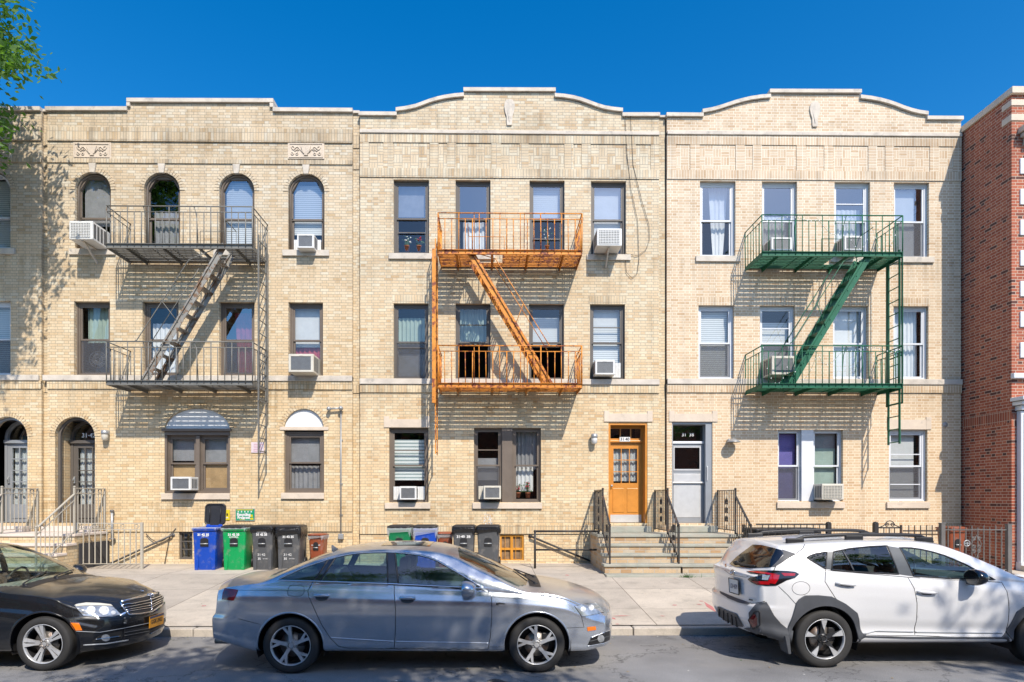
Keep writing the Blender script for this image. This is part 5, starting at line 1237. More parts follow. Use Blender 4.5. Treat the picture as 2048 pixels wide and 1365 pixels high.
def loft(g, rings, mi=0, cap0=True, cap1=True, smooth=True):
    n = len(rings[0]); vs = [p for r_ in rings for p in r_]; fs = []
    for i in range(len(rings) - 1):
        for j in range(n): j2 = (j + 1) % n; fs.append((i * n + j, i * n + j2, (i + 1) * n + j2, (i + 1) * n + j))
    g.add(vs, fs, mi, smooth)
    if cap0: g.add(rings[0], [tuple(range(n))[::-1]], mi)
    if cap1: g.add(rings[-1], [tuple(range(n))], mi)
def wheelie_bin(px, d, label, mat, wd=.54, dp=.60, ht=1.0, rz=0.0, lid='closed', lidmat='black', bag=None, texts=(), name='wheelie_bin', small=False, z0=None, bag_h=.14):
    p = P(px, 1100, d); z0 = gz(d) if z0 is None else z0; rnd = random.Random(int(px))
    t = thing(name, label, 'bin', (p.x, p.y, z0), group='bins along the wall', rz=rz)
    w2, yb, yf = wd / 2, dp, 0.0     # local: front face at y=0, back at +dp
    g = MB(); rr = []
    for z, s, fy in ((.0, .80, .07), (.03, .82, .065), (ht * .55, .90, .03), (ht * .86, .955, .012), (ht * .89, .96, .01)):
        rr.append(ringp(-w2 * s, w2 * s, yf + fy, yb - .06 * (1 - z / ht), z, .05))
    loft(g, rr)
    rr = [ringp(-w2 * .97, w2 * .97, -.005, yb + .01, ht * .875, .05), ringp(-w2, w2, -.02, yb + .03, ht * .885, .055), ringp(-w2, w2, -.02, yb + .03, ht * .93, .055), ringp(-w2 * .97, w2 * .97, -.01, yb + .01, ht * .94, .05)]
    loft(g, rr)
    # lower front relief (bucket-shaped step)
    if not small:
        for s in (-1, 1): g.prism([(s * w2 * .80, .005), (s * w2 * .55, .005), (s * w2 * .48, ht * .40), (s * w2 * .62, ht * .46), (s * w2 * .84, ht * .46)][::s], .035, .075, 'y')
    body = g.build('body', M[mat], t, local=True)
    g = MB()   # catch recess and bar
    zc = ht * .60; hw = wd * .16
    g.prism([(-hw, zc - .07), (hw, zc - .07), (hw, zc + .07)] + arc(0, zc + .07, hw, .05, 0, PI, 8)[1:-1] + [(-hw, zc + .07)], .012, .035, 'y')
    g.build('recess', M['black'], t, local=True)
    g = MB(); g.tube([(-hw * .95, .0, zc - .01), (hw * .95, .0, zc - .01)], .013, 8); g.build('catch_bar', M['steel'], t, local=True)
    for s in (-1, 1):
        g = MB(); g.lathe([(0, -.03), (.05, -.03), (.11, -.025), (.125, -.01), (.125, .01), (.11, .025), (0, .03)], (s * (w2 * .78 + .03), yb - .02, .125), 'x', 18); g.build('wheel', M['black'], t, local=True)
    if lid == 'closed':
        g = MB(); loft(g, [ringp(-w2 * 1.02, w2 * 1.02, -.035, yb + .04, ht * .945, .06), ringp(-w2 * 1.03, w2 * 1.03, -.045, yb + .05, ht * .955, .06), ringp(-w2 * 1.02, w2 * 1.02, -.04, yb + .04, ht * .975, .06), ringp(-w2 * .85, w2 * .85, .02, yb - .05, ht * 1.0, .07)])
        for k in (-.5, 0, .5): g.bbox(w2 * k - .05, w2 * k + .05, -.055, -.03, ht * .95, ht * .975, .006)
        g.build('lid', M[lidmat], t, local=True)
    elif lid == 'open':
        g = MB(); h = .50
        def op(u, z, y): return (u, yb + .03 + y + (z - ht) * .12, z)
        ro = [ringp(-w2 * .86, w2 * .86, 0, h, 0, .09)]
        poly = [(a, b_) for a, b_, _ in ro[0]]
        for (s, yy) in ((1.0, .0), (1.0, .03), (.90, .045), (.88, .015)): pass
        rings = []
        for s, yy in ((.97, .05), (1.0, .04), (1.0, -.01), (.93, -.02), (.88, .01)): rings.append([op(a * s, ht * .98 + h / 2 + (b_ - h / 2) * s, yy) for a, b_ in poly])
        loft(g, rings)
        for k in (-.45, .45): g.tube([op(w2 * k, ht * 1.05, -.005), op(w2 * k, ht * .98 + h * .9, -.005)], .010, 5)
        g.build('lid', M[lidmat], t, local=True)
        g = MB(); 
        for k in (-.5, .5): g.bbox(w2 * k - .04, w2 * k + .04, yb - .0, yb + .06, ht * .92, ht * 1.0, .01)
        g.bbox(-w2 * .7, w2 * .7, yb - .01, yb + .02, ht * .93, ht * .98, .01); g.build('hinge', M[mat], t, local=True)
    if bag:
        g = MB(); n = 44; rows = 5
        ring = ringp(-w2 * 1.03, w2 * 1.03, -.03, yb + .04, 0, .06, 10); n = len(ring); vs = []
        for r_ in range(rows):
            for j, (a, b_, _) in enumerate(ring):
                u = r_ / (rows - 1); dz = bag_h * (1 + .35 * math.sin(j * .9) + rnd.uniform(-.15, .15)) * u
                k = 1 + .05 * math.sin(u * PI) - .04 * u + rnd.uniform(-.012, .012)
                vs.append((a * k, (b_ - yb / 2) * k + yb / 2, ht * .955 - dz))
        fs = [(r_ * n + j, r_ * n + (j + 1) % n, (r_ + 1) * n + (j + 1) % n, (r_ + 1) * n + j) for r_ in range(rows - 1) for j in range(n)]
        g.add(vs, fs, 0, bag != 'clear'); g.build('bin_bag', M['bag_' + bag], t, local=True, fixn=False)
    if texts:
        for tx, sz, u, v, bo in texts:
            g = MB()
            yy = lambda z: .012 + (.86 * ht - z) / (ht * .9) * .062 - .006
            text_mb(g, tx, sz, lambda a, b_: (u + a, yy(ht * v + b_) - .002, ht * v + b_), bold=bo)
            g.build('lettering', M['letter_w'], t, local=True, fixn=False)
    return t
T1 = [('31 42 35', .07, -.0, .79, .004), ('ASTORIA', .05, 0, .735, .001)]
TG_ = T1[:1] + [('ASTORIA', .055, .0, .845, .0012), ('31\u00b742', .08, -.02, .34, .0), ('35', .07, -.07, .25, .001), ('ASTORIA', .03, .07, .25, 0)]
wheelie_bin(408, 1.25, 'bright blue wheelie bin with its black lid standing open', 'bin_blue', rz=R(4), lid='open', texts=[('31 42 35', .07, -.02, .79, .004), ('ASTORIA', .035, .02, .75, .0)], bag='clear', bag_h=.05)
wheelie_bin(467, 1.25, 'bright green wheelie bin with closed dark lid below the recycling sign', 'bin_green', rz=R(3), texts=T1, bag='clear', bag_h=.07)
wheelie_bin(523, 1.25, 'dark grey wheelie bin beside the green bin with chalky house numbers', 'bin_grey', wd=.50, rz=R(-2), texts=TG_, bag='black', bag_h=.11)
wheelie_bin(576, 1.25, 'dark grey wheelie bin with a big black bag skirt, rightmost grey of the left row', 'bin_grey', wd=.54, rz=R(3), texts=[('31 42 35', .07, 0, .74, .003)] + TG_[2:], bag='black', bag_h=.20)
wheelie_bin(631, .8, 'small brown food waste bin with orange latch behind the silver saloon', 'bin_brown', wd=.36, dp=.40, ht=.78, rz=R(-3), lidmat='bin_brown', bag='clear', bag_h=.09, small=True, texts=[('FOOD SCRAPS', .032, 0, .66, .001)])
wheelie_bin(798, 1.25, 'green wheelie bin lined with a clear bag, leftmost of the right row', 'bin_green2', wd=.53, rz=R(-2), bag='clear', bag_h=.16)
wheelie_bin(850, 1.25, 'blue wheelie bin lined with a clear bag, second of the right row', 'bin_blue', wd=.53, rz=R(2), bag='clear', bag_h=.2, texts=[('31-40', .05, .02, .60, .001)])
wheelie_bin(890, .9, 'small brown food waste bin between the blue and grey bins', 'bin_brown', wd=.36, dp=.40, ht=.82, rz=R(4), lidmat='bin_brown', bag='clear', bag_h=.1, small=True, texts=[('FOOD SCRAPS', .03, 0, .6, .001)])
wheelie_bin(927, 1.25, 'grey wheelie bin with white house number scrawled near its top', 'bin_grey', wd=.50, rz=R(-1), bag='black', bag_h=.13, texts=[('31\u00b740  3B', .08, .0, .74, .003)])
wheelie_bin(976, 1.25, 'grey wheelie bin left of the orange basement window', 'bin_grey', wd=.52, rz=R(-3), bag='black', bag_h=.13)
for i, px in enumerate((1533, 1576, 1619)):
    wheelie_bin(px, 1.75, ('black lidded bin behind the black fence, nearest the bluestone stoop', 'black lidded bin behind the black fence, middle of three', 'black lidded bin behind the black fence, farthest from the stoop')[i], 'black', wd=.53, ht=.98, rz=R(4 - 3 * i), z0=.40)
wheelie_bin(1917, 1.5, 'brown bin behind the grey metal gate', 'bin_brown', wd=.40, dp=.42, ht=.98, rz=R(2), lidmat='bin_brown', z0=.42, small=True)
wheelie_bin(1790, 1.2, 'turquoise bin seen between the fence pickets behind the white car', 'bin_green2', wd=.5, ht=.8, rz=R(2), z0=.42)
# weeds at the foot of the stoop
g = MB(); rnd = random.Random(4)
for i in range(40):
    x = 4.0 + rnd.gauss(0, .09); y = -2.36 - rnd.random() * .05; h = rnd.uniform(.03, .11); a = rnd.uniform(-.06, .06)
    g.add([(x - .006, y, gz(2.3)), (x + .006, y, gz(2.3)), (x + a, y - .02, gz(2.3) + h)], [(0, 1, 2)])
tag(g.build('weeds', M['leaf'], fixn=False), 'tuft of green weeds at the foot of the bluestone stoop', 'weeds', kind='stuff')
# ------------------------------------------------------------------ cars
def pchip(pts):
    X = np.array([p[0] for p in pts], float); Y = np.array([p[1] for p in pts], float)
    h = np.diff(X); dl = np.diff(Y) / h; n = len(X); m = np.zeros(n)
    for i in range(1, n - 1):
        if dl[i - 1] * dl[i] > 0:
            w1 = 2 * h[i] + h[i - 1]; w2 = h[i] + 2 * h[i - 1]; m[i] = (w1 + w2) / (w1 / dl[i - 1] + w2 / dl[i])
    m[0] = dl[0]; m[-1] = dl[-1]
    def f(x):
        x = np.clip(np.asarray(x, float), X[0], X[-1]); i = np.clip(np.searchsorted(X, x) - 1, 0, n - 2)
        t = (x - X[i]) / h[i]
        return (1 + 2 * t) * (1 - t) ** 2 * Y[i] + t * (1 - t) ** 2 * h[i] * m[i] + t * t * (3 - 2 * t) * Y[i + 1] + t * t * (t - 1) * h[i] * m[i + 1]
    return f
def sst(a, b, x):
    t = np.clip((x - a) / (b - a), 0, 1); return t * t * (3 - 2 * t)
def inpoly(px, py, poly):
    c = np.zeros(len(px), bool); n = len(poly); j = n - 1
    for i in range(n):
        xi, yi = poly[i]; xj, yj = poly[j]
        if yi != yj:
            c ^= ((yi > py) != (yj > py)) & (px < (xj - xi) * (py - yi) / (yj - yi) + xi)
        j = i
    return c
class Car:
    def __init__(s, name, label, loc, S, dx=.016):
        s.t = thing(name, label, 'car', loc, group=None); s.loc = Vector(loc); s.S = S
        NB, NS, NG, NT = 4, 46, 30, 22; s.idx = (NB, NS, NG, NT)
        x0, x1 = S['x0'], S['x1']; xs = np.linspace(x0, x1, int((x1 - x0) / dx) + 1); s.xs = xs
        fw, fzb, fzs, fzt, fcr = [pchip(S[k]) for k in ('w', 'zb', 'zs', 'zt', 'crown')]
        ft = pchip(S['tumble']); ins = S['inset']
        T = np.array([i[0] for i in ins]); I = np.array([i[1] for i in ins])
        m = NB + NS + NG + NT + 1; s.m = m
        Y = np.zeros((len(xs), m)); Z = np.zeros((len(xs), m)); s.YE = np.zeros(len(xs))
        for k, x in enumerate(xs):
            W, zb, zs, zt, cr, tb = float(fw(x)), float(fzb(x)), float(fzs(x)), float(fzt(x)), float(fcr(x)), float(ft(x))
            tt = np.linspace(0, 1, NS + 1); inn = np.interp(tt, T, I)
            for cxw, amp in S.get('flare', ()):
                inn = inn - amp * math.exp(-((x - cxw) / .42) ** 4) * np.exp(-((zb + tt * (zs - zb) - .52) / .3) ** 2)
            ys = W - inn; zz = zb + tt * (zs - zb)
            yb = ys[-1]; ze = max(zs + .003, zt - cr); hg = ze - zs; ye = max(.2, yb - tb * hg)
            b0 = np.linspace(0, 1, NB + 1)[:-1]
            Y[k, :NB] = b0 * (ys[0] - .02); Z[k, :NB] = zb + .0 * b0
            Y[k, NB:NB + NS + 1] = ys; Z[k, NB:NB + NS + 1] = zz
            g = np.linspace(0, 1, NG + 1)[1:]
            Y[k, NB + NS + 1:NB + NS + NG + 1] = yb + (ye - yb) * g + .035 * min(1, hg / .3) * np.sin(g * PI) * .8; Z[k, NB + NS + 1:NB + NS + NG + 1] = zs + hg * g
            u = np.linspace(0, 1, NT + 1)[1:]; yt = ye * (1 - u); p_ = S.get('pow', 2.3)
            Y[k, NB + NS + NG + 1:] = yt; Z[k, NB + NS + NG + 1:] = ze + (zt - ze) * (1 - (1 - u) ** p_)
            s.YE[k] = ye
            for _ in range(S.get('smooth', 2)):
                Y[k, 1:-1] = .25 * Y[k, :-2] + .5 * Y[k, 1:-1] + .25 * Y[k, 2:]; Z[k, 1:-1] = .25 * Z[k, :-2] + .5 * Z[k, 1:-1] + .25 * Z[k, 2:]
        s.fw = fw; Wm = max(p[1] for p in S['w'])
        # full rings
        n = 2 * m - 2; nx = len(xs)
        V = np.zeros((nx, n, 3)); V[:, :, 0] = xs[:, None]
        V[:, :m, 1] = -Y; V[:, :m, 2] = Z; V[:, m:, 1] = Y[:, m - 2:0:-1]; V[:, m:, 2] = Z[:, m - 2:0:-1]
        ring = np.tile(np.concatenate([np.arange(m), np.arange(m - 2, 0, -1)]), (nx, 1))
        side = np.tile(np.concatenate([-np.ones(m), np.ones(m - 2)]), (nx, 1))
        verts = V.reshape(-1, 3); rj = ring.reshape(-1); sd_ = side.reshape(-1)
        faces = []; fj = []
        for i in range(nx - 1):
            for j in range(n):
                j2 = (j + 1) % n; faces.append((i * n + j, i * n + j2, (i + 1) * n + j2, (i + 1) * n + j))
        # caps
        K = 24; ext = []; 
        for e, i in ((0, 0), (1, nx - 1)):
            base = len(verts) + len(ext); ids = np.zeros((m, K + 1), int)
            for j in range(m):
                a = i * n + j; b_ = i * n + (n - j if j > 0 else 0); b_ = i * n + ((n - j) % n) if 0 < j < m - 1 else a
                for k in range(K + 1):
                    if k == 0: ids[j, k] = a
                    elif k == K: ids[j, k] = b_
                    elif j in (0, m - 1): ids[j, k] = a
                    else: ids[j, k] = len(verts) + len(ext); q = verts[a] * (1 - k / K) + verts[b_] * (k / K); ext.append(tuple(q))
            for j in range(m - 1):
                for k in range(K):
                    f = (ids[j, k], ids[j, k + 1], ids[j + 1, k + 1], ids[j + 1, k]); f = tuple(dict.fromkeys(int(t) for t in f))
                    if len(f) >= 3: faces.append(f if e else f[::-1])
        s.ncap = len(ext); s.n = n; s.nx = nx
        rj = np.concatenate([rj, np.full(len(ext), -5)]); verts = np.vstack([verts, np.array(ext)]) if ext else verts
        # plan bow and rake of the ends
        def warp(v):
            x, y, z = v[:, 0].copy(), v[:, 1], v[:, 2]; dxx = np.zeros(len(x))
            for e in ('r', 'f'):
                L_ = S['blend_' + e]; bow = S['bow_' + e]; rk = pchip(S['rake_' + e])(z); pw = S.get('bowp_' + e, 2.4)
                if e == 'r': wt = 1 - sst(x0, x0 + L_, x); dxx += wt * (bow * np.abs(y / Wm) ** pw + rk)
                else: wt = sst(x1 - L_, x1, x); dxx -= wt * (bow * np.abs(y / Wm) ** pw + rk)
            v[:, 0] = x + dxx; return v
        verts = warp(verts)
        s.v = verts; s.f = faces; s.rj = rj
        s.sdv = np.sign(verts[:, 1]); s.snapped = np.zeros(len(verts), bool)
        s.bvh = BVHTree.FromPolygons([Vector(p) for p in verts], faces)
        fa = [np.mean(verts[list(f)], axis=0) for f in faces]; s.fc = np.array(fa)
        s.owner = np.zeros(len(faces), int); s.frj = np.array([max(rj[list(f)]) if min(rj[list(f)]) >= 0 else -5 for f in faces])
        s.parts = ['body']
    def hit(s, px, py, maxi=None):
        "where the photo pixel's line of sight meets the untrimmed body (car coordinates)"
        o = Vector((0, -DC, HC)); p = P(px, py, 5.0); d = (p - o).normalized()
        r = s.bvh.ray_cast(o - s.loc, d)
        if r[0] is None:      # nearest silhouette point
            q = (P(px, py, -s.loc.y + s.S['side']) - s.loc); r = s.bvh.find_nearest(q)
        return r[0], r[1] if (r[1].dot(-d) > 0) else -r[1]
    def side_poly(s, pxs, closed=True): return [(h.x, h.z) for h in (s.hit(*p)[0] for p in pxs)]
    def cut(s, name, poly, where='side', both=True, snap=.011, drop=False):
        "assign faces whose centre lies in the outline to a part; side: (x,z), top: (x,y)"
        NB, NS, NG, NT = s.idx; a, b_ = (0, 2) if where == 'side' else (0, 1)
        if where == 'side': vm = (s.rj >= (0 if drop else NB)) & (s.rj <= NB + NS + NG + 3) & (np.abs(s.v[:, 1]) > .3); fm = (s.frj >= (0 if drop else NB)) & (s.frj <= NB + NS + NG + 3) & (np.abs(s.fc[:, 1]) > .3)
        else: vm = (s.rj >= NB + NS + 1); fm = (s.frj >= NB + NS + 1)
        sides = (-1, 1) if both else (0,)
        P0 = np.array(poly)
        vi = np.where(vm & ~s.snapped)[0]; q = s.v[vi][:, [a, b_]]
        best = np.full(len(q), 1e9); bp = np.zeros_like(q)
        for i in range(len(P0)):
            A = P0[i]; B = P0[(i + 1) % len(P0)]; d = B - A; l2 = (d ** 2).sum()
            if l2 < 1e-10: continue
            t = np.clip(((q - A) @ d) / l2, 0, 1); c = A + t[:, None] * d; ds_ = np.hypot(*(q - c).T); u = ds_ < best
            best[u] = ds_[u]; bp[u] = c[u]
        k = best < snap; s.v[vi[k], a] = bp[k, 0]; s.v[vi[k], b_] = bp[k, 1]; s.snapped[vi[k]] = True
        for f in np.where(fm)[0]: pass
        fi = np.where(fm)[0]; fcen = np.array([s.v[list(s.f[i])].mean(axis=0) for i in fi]); ins = inpoly(fcen[:, a], fcen[:, b_], poly)
        for sg in sides:
            sel = ins & ((np.sign(fcen[:, 1]) == sg) if sg else True); sel &= (s.owner[fi] == 0)
            if drop: s.owner[fi[sel]] = -1
            else: s.parts.append((name, sg)); s.owner[fi[sel]] = len(s.parts) - 1
    def mesh(s, k, name, mat, parent=None, solid=0.0):
        fs = [s.f[i] for i in np.where(s.owner == k)[0]]
        if not fs: return None
        used = sorted({i for f in fs for i in f}); mp = {u: i for i, u in enumerate(used)}
        me = bpy.data.meshes.new(name); me.from_pydata([tuple(s.v[u]) for u in used], [], [tuple(mp[i] for i in f) for f in fs])
        me.validate(); me.materials.append(mat)
        for p in me.polygons: p.use_smooth = True
        bm = bmesh.new(); bm.from_mesh(me); bmesh.ops.remove_doubles(bm, verts=bm.verts, dist=.0006); bmesh.ops.recalc_face_normals(bm, faces=bm.faces); bm.to_mesh(me); bm.free()
        o = bpy.data.objects.new(name, me); col.objects.link(o); o.parent = parent or s.t
        return o
    def patch(s, name, pxs, mat, off=.004, res=None, parent=None, thick=.0, mb=None, mi=0):
        "a panel laid on the body surface, outlined in photo pixels"
        res = res or 3.0; poly = [Vector(p) for p in pxs]; dense = []
        for i in range(len(poly)):
            a, b_ = poly[i], poly[(i + 1) % len(poly)]; k = max(1, int((b_ - a).length / res))
            for j in range(k): dense.append(a.lerp(b_, j / k))
        n = len(dense); xs_ = [p.x for p in dense]; ys_ = [p.y for p in dense]; pts = list(dense)
        gx = np.arange(min(xs_), max(xs_), res); gy = np.arange(min(ys_), max(ys_), res)
        if len(gx) and len(gy):
            G = np.array([(a, b_) for a in gx for b_ in gy]); ok = inpoly(G[:, 0], G[:, 1], [(p.x, p.y) for p in dense])
            for g_ in G[ok]:
                if min((g_[0] - p.x) ** 2 + (g_[1] - p.y) ** 2 for p in dense) > (res * .5) ** 2: pts.append(Vector((g_[0], g_[1])))
        r = delaunay_2d_cdt(pts, [(i, (i + 1) % n) for i in range(n)], [], 0, 1e-6); V2, F2 = r[0], r[2]
        pl = [(p.x, p.y) for p in dense]; C = np.array([[sum(V2[i][0] for i in f) / len(f), sum(V2[i][1] for i in f) / len(f)] for f in F2]); ok = inpoly(C[:, 0], C[:, 1], pl)
        vs = []
        for p in V2:
            h, nn = s.hit(p[0], p[1]); vs.append(h + nn * off)
        own = mb is None; mb = mb or MB()
        fs = [tuple(f) for f, o_ in zip(F2, ok) if o_]
        mb.add(vs, fs, mi, True)
        if thick:
            b = len(mb.v)
            vo = [Vector(v) for v in vs[:0]]
        if own: return mb.build(name, mat, parent or s.t, local=True, fixn=False)
    def line(s, pxs, r=.004, off=.001, mb=None, mi=0, n=5, closed=False, step=4):
        "a thin strip following the surface"
        pts = []; P_ = [Vector(p) for p in pxs]
        for i in range(len(P_) - (0 if closed else 1)):
            a, b_ = P_[i], P_[(i + 1) % len(P_)]; k = max(1, int((b_ - a).length / step))
            for j in range(k): q = a.lerp(b_, j / k); h, nn = s.hit(q.x, q.y); pts.append(h + nn * off)
        if not closed: h, nn = s.hit(P_[-1].x, P_[-1].y); pts.append(h + nn * off)
        (mb).tube(pts, r, n, mi, closed=closed)
    def sline(s, poly, r, mb, mi=0, off=.0, closed=True, sides=(-1, 1), n=5):
        "strip along an (x,z) outline on both flanks"
        for sg in sides:
            pts = []
            PP = [Vector(p) for p in poly]
            for i in range(len(PP) - (0 if closed else 1)):
                a, b_ = PP[i], PP[(i + 1) % len(PP)]; k = max(1, int((b_ - a).length / .03))
                for j in range(k):
                    q = a.lerp(b_, j / k); r_ = s.bvh.ray_cast(Vector((q.x, sg * 2.0, q.y)), Vector((0, -sg, 0)))
                    if r_[0] is not None: pts.append(r_[0] + Vector((0, sg * off, 0)))
            if not closed:
                q = PP[-1]; r_ = s.bvh.ray_cast(Vector((q.x, sg * 2.0, q.y)), Vector((0, -sg, 0)))
                if r_[0] is not None: pts.append(r_[0])
            mb.tube(pts, r, n, mi, closed=closed)
def strips(car, name, polys, r, mat, off=.0, closed=True):
    for q in polys:
        for sg in (-1, 1):
            g = MB(); car.sline(q, r, g, off=off, closed=closed, sides=(sg,)); g.build(name, M[mat], car.t, local=True)
def gaps(car, name, lines, mat='black', parent=None):
    for a in lines:
        g = MB(); car.line(a[0], a[1], a[2], g, closed=len(a) > 3); g.build(name, M[mat], parent or car.t, local=True)
def wheel(car, x, y, R_, rimR, style, wd=.225, rimmat='rim', steer=0.0, sub=True):
    sg = -1 if y < 0 else 1
    yo = y; yi = y - sg * wd           # outer and inner faces
    def Lx(prof, n=40): return prof
    g = MB()
    # brake disc, caliper and barrel
    def lt(g_, prof, n=36, mi=0): g_.lathe([(r, yo - sg * t) for r, t in prof], (x, 0, R_), 'y', n, mi)
    lt(g, [(0, .075), (rimR * .62, .075), (rimR * .62, .09), (0, .09)], mi=1); g.bbox(x + rimR * .28, x + rimR * .62, yo - sg * .05, yo - sg * .11, R_ - .02, R_ + .13, .01, 2)
    lt(g, [(rimR * .99, .012), (rimR * .94, .03), (rimR * .93, wd - .02), (rimR, wd - .01)], mi=0); lt(g, [(rimR * .93, wd * .75), (0, wd * .75)], mi=2)
    wl = g.build('wheel', [M['rim_dark'], M['disc'], M['black']], car.t, local=True)
    g = MB(); pr_ = [(rimR * .985, .006), (rimR * 1.03, -.002), (rimR * 1.10, -.008), (R_ * .90, -.006), (R_ * .965, .006), (R_ * .992, .022), (R_, .045), (R_, wd - .045), (R_ * .99, wd - .02), (R_ * .9, wd + .005), (rimR, wd)]
    lt(g, pr_, 56)
    for k in range(72):   # shoulder tread blocks
        a = k * 2 * PI / 72; c_, s_ = math.cos(a), math.sin(a); c2, s2 = math.cos(a + .05), math.sin(a + .05)
        q = lambda r, cc, ss, t: (x + r * cc, yo - sg * t, R_ + r * ss)
        g.add([q(R_ * .978, c_, s_, .008), q(R_ * 1.004, c_, s_, .045), q(R_ * 1.004, c2, s2, .045), q(R_ * .978, c2, s2, .008)], [(0, 1, 2, 3)])
        g.add([q(R_ * 1.004, c_, s_, .05), q(R_ * 1.004, c_, s_, wd * .45), q(R_ * 1.004, c2, s2, wd * .45), q(R_ * 1.004, c2, s2, .05)], [(0, 1, 2, 3)])
    g.build('tyre', M['rubber'], wl, local=True)
    g = MB()
    lt(g, [(rimR * .985, .0), (rimR * 1.0, -.004), (rimR * .965, -.004), (rimR * .945, .012), (rimR * .93, .03)], 56)
    def sp(poly, t0, t1, a, mi=0, dish=0.0):
        vs = []
        for t in (t0, t1):
            for (u, v) in poly:
                r = math.hypot(u, v); d_ = dish * (1 - r / rimR)
                c_, s_ = math.cos(a), math.sin(a); vs.append((x + u * c_ - v * s_, yo - sg * (t + d_), R_ + u * s_ + v * c_))
        n = len(poly); tris = tessellate_polygon([[Vector((u, v, 0)) for u, v in poly]])
        fs = [tuple(t) for t in tris] + [tuple(n + i for i in t)[::-1] for t in tris] + [(i, (i + 1) % n, n + (i + 1) % n, n + i) for i in range(n)]
        g.add(vs, fs, mi)
    r = rimR
    if style == 'y5':
        for k in range(5):
            a = PI / 2 + .1 + k * 2 * PI / 5
            sp([(.12 * r, -.10 * r), (.55 * r, -.085 * r), (.96 * r, -.12 * r), (.96 * r, .03 * r), (.70 * r, .045 * r), (.94 * r, .24 * r), (.90 * r, .33 * r), (.50 * r, .075 * r), (.12 * r, .10 * r)], .0, .03, a, dish=.03)
    elif style == 'twin5':
        for k in range(5):
            a = PI / 2 + .25 + k * 2 * PI / 5
            sp([(.15 * r, -.09 * r), (.50 * r, -.12 * r), (.96 * r, -.23 * r), (.96 * r, -.04 * r), (.45 * r, -.018 * r), (.45 * r, .018 * r), (.96 * r, .04 * r), (.96 * r, .23 * r), (.50 * r, .12 * r), (.15 * r, .09 * r)], .0, .03, a, dish=.035)
    else:
        for k in range(5):
            a = PI / 2 + .15 + k * 2 * PI / 5
            sp([(.10 * r, -.12 * r), (.45 * r, -.10 * r), (.93 * r, -.30 * r), (.965 * r, .05 * r), (.80 * r, .02 * r), (.50 * r, .08 * r), (.10 * r, .13 * r)], .012, .035, a, 1, dish=.03)
            sp([(.42 * r, -.075 * r), (.90 * r, -.26 * r), (.955 * r, .03 * r), (.60 * r, -.02 * r)], -.002, .011, a, 0, dish=.028)
    lt(g, [(0, .018), (.14 * r, .020), (.27 * r, .028), (.28 * r, .06)], 24, 1 if style == 'blade' else 0)
    for k in range(5):
        a = PI / 2 + .1 + (k + .5) * 2 * PI / 5; g.lathe([(0, sg * -.012), (.013, sg * -.010), (.015, sg * .008)], (x + .20 * r * math.cos(a), yo - sg * .022, R_ + .20 * r * math.sin(a)), 'y', 8, 2)
    g.lathe([(0, -sg * .006), (.03, -sg * .004), (.034, sg * .006)], (x, yo - sg * .016, R_), 'y', 16, 2)
    g.build('rim', [M[rimmat], M['rim_dark'], M['disc']], wl, local=True)
    return wl
def interior(car, xf, xr, zfl, mat, zseat=.55, htop=1.22, w_=.42, dash=None, steer=None, zdash=.9):
    m = M[mat]; t = car.t
    g = MB(); g.bbox(xr - .75, xf + .75, -.74, .74, zfl, zfl + .04, .01); g.build('floor', M['cabin_dark'], t, local=True)
    for (x, sc, nm) in ((xf, 1, 'front_seat'), (xr, 1.0, 'rear_seat')):
        for y in (-.37, .37):
            g = MB(); rr = []
            g.bbox(x - .05, x + .45, y - .25, y + .25, zfl + .05, zseat, .05)
            def back(z, s, o): 
                xx = x - .02 - (z - zseat) * .30; return [(a, b_, z) for a, b_, _ in ringp(xx - .10 * o, xx + .06 * o, y - .25 * s, y + .25 * s, z, .045)]
            loft(g, [back(zseat - .08, 1, 1), back(zseat + .2, 1, 1), back(zseat + .42, .92, .8), back(zseat + .50, .75, .6)])
            for s2 in (-.05, .05): g.tube([(x - .17, y + s2, zseat + .46), (x - .19, y + s2, zseat + .56)], .008, 5)
            zt = htop - .09
            def hr(z, s): xx = x - .17 - (zt - zseat - .45) * .2; return [(a, b_, z) for a, b_, _ in ringp(xx - .06 * s, xx + .05 * s, y - .125 * s, y + .125 * s, z, .03)]
            loft(g, [hr(zt - .09, .8), hr(zt - .06, 1), hr(zt + .05, 1), hr(zt + .08, .75)])
            g.build(nm, m, t, local=True)
    xd = dash
    g = MB(); g.prism([(xd - .30, zdash - .30), (xd - .32, zdash - .04), (xd - .20, zdash + .0), (xd + .10, zdash - .02), (xd + .45, zdash - .05), (xd + .45, zdash - .3)], -.72, .72, 'y', 0); g.build('dashboard', m, t, local=True)
    g = MB(); c = Vector((steer, .37, zdash - .02)); ax = Vector((.35, 0, 1)).normalized(); 
    g.tube([c + Vector((0, math.cos(a * PI / 12) * .185, 0)) + Vector((.42, 0, 1)).normalized() * math.sin(a * PI / 12) * .185 for a in range(24)], .015, 6, closed=True)
    g.tube([c - Vector((0, .18, 0)), c + Vector((0, .18, 0))], .018, 6); g.tube([c, c + Vector((.25, 0, -.12))], .03, 6)
    g.build('steering_wheel', M['black'], t, local=True)
M['rim'] = plain('rim_silver', (.62, .63, .64), .3, metal=.35, var=.1, dirt=((.2, .17, .14), 4, .5, .35)); M['rim_dark'] = plain('rim_dark', (.035, .036, .04), .4, metal=.3)
M['disc'] = plain('brake_steel', (.32, .30, .28), .4, metal=.8, var=.3, dirt=((.25, .10, .04), 8, .5, .5))
M['cabin_dark'] = plain('cabin_dark', (.03, .03, .032), .8); M['cabin_grey'] = plain('cabin_grey', (.13, .14, .15), .7); M['cabin_tan'] = plain('cabin_beige', (.30, .29, .25), .7)
M['chrome'] = plain('chrome', (.75, .76, .78), .12, metal=1.0, var=.05)
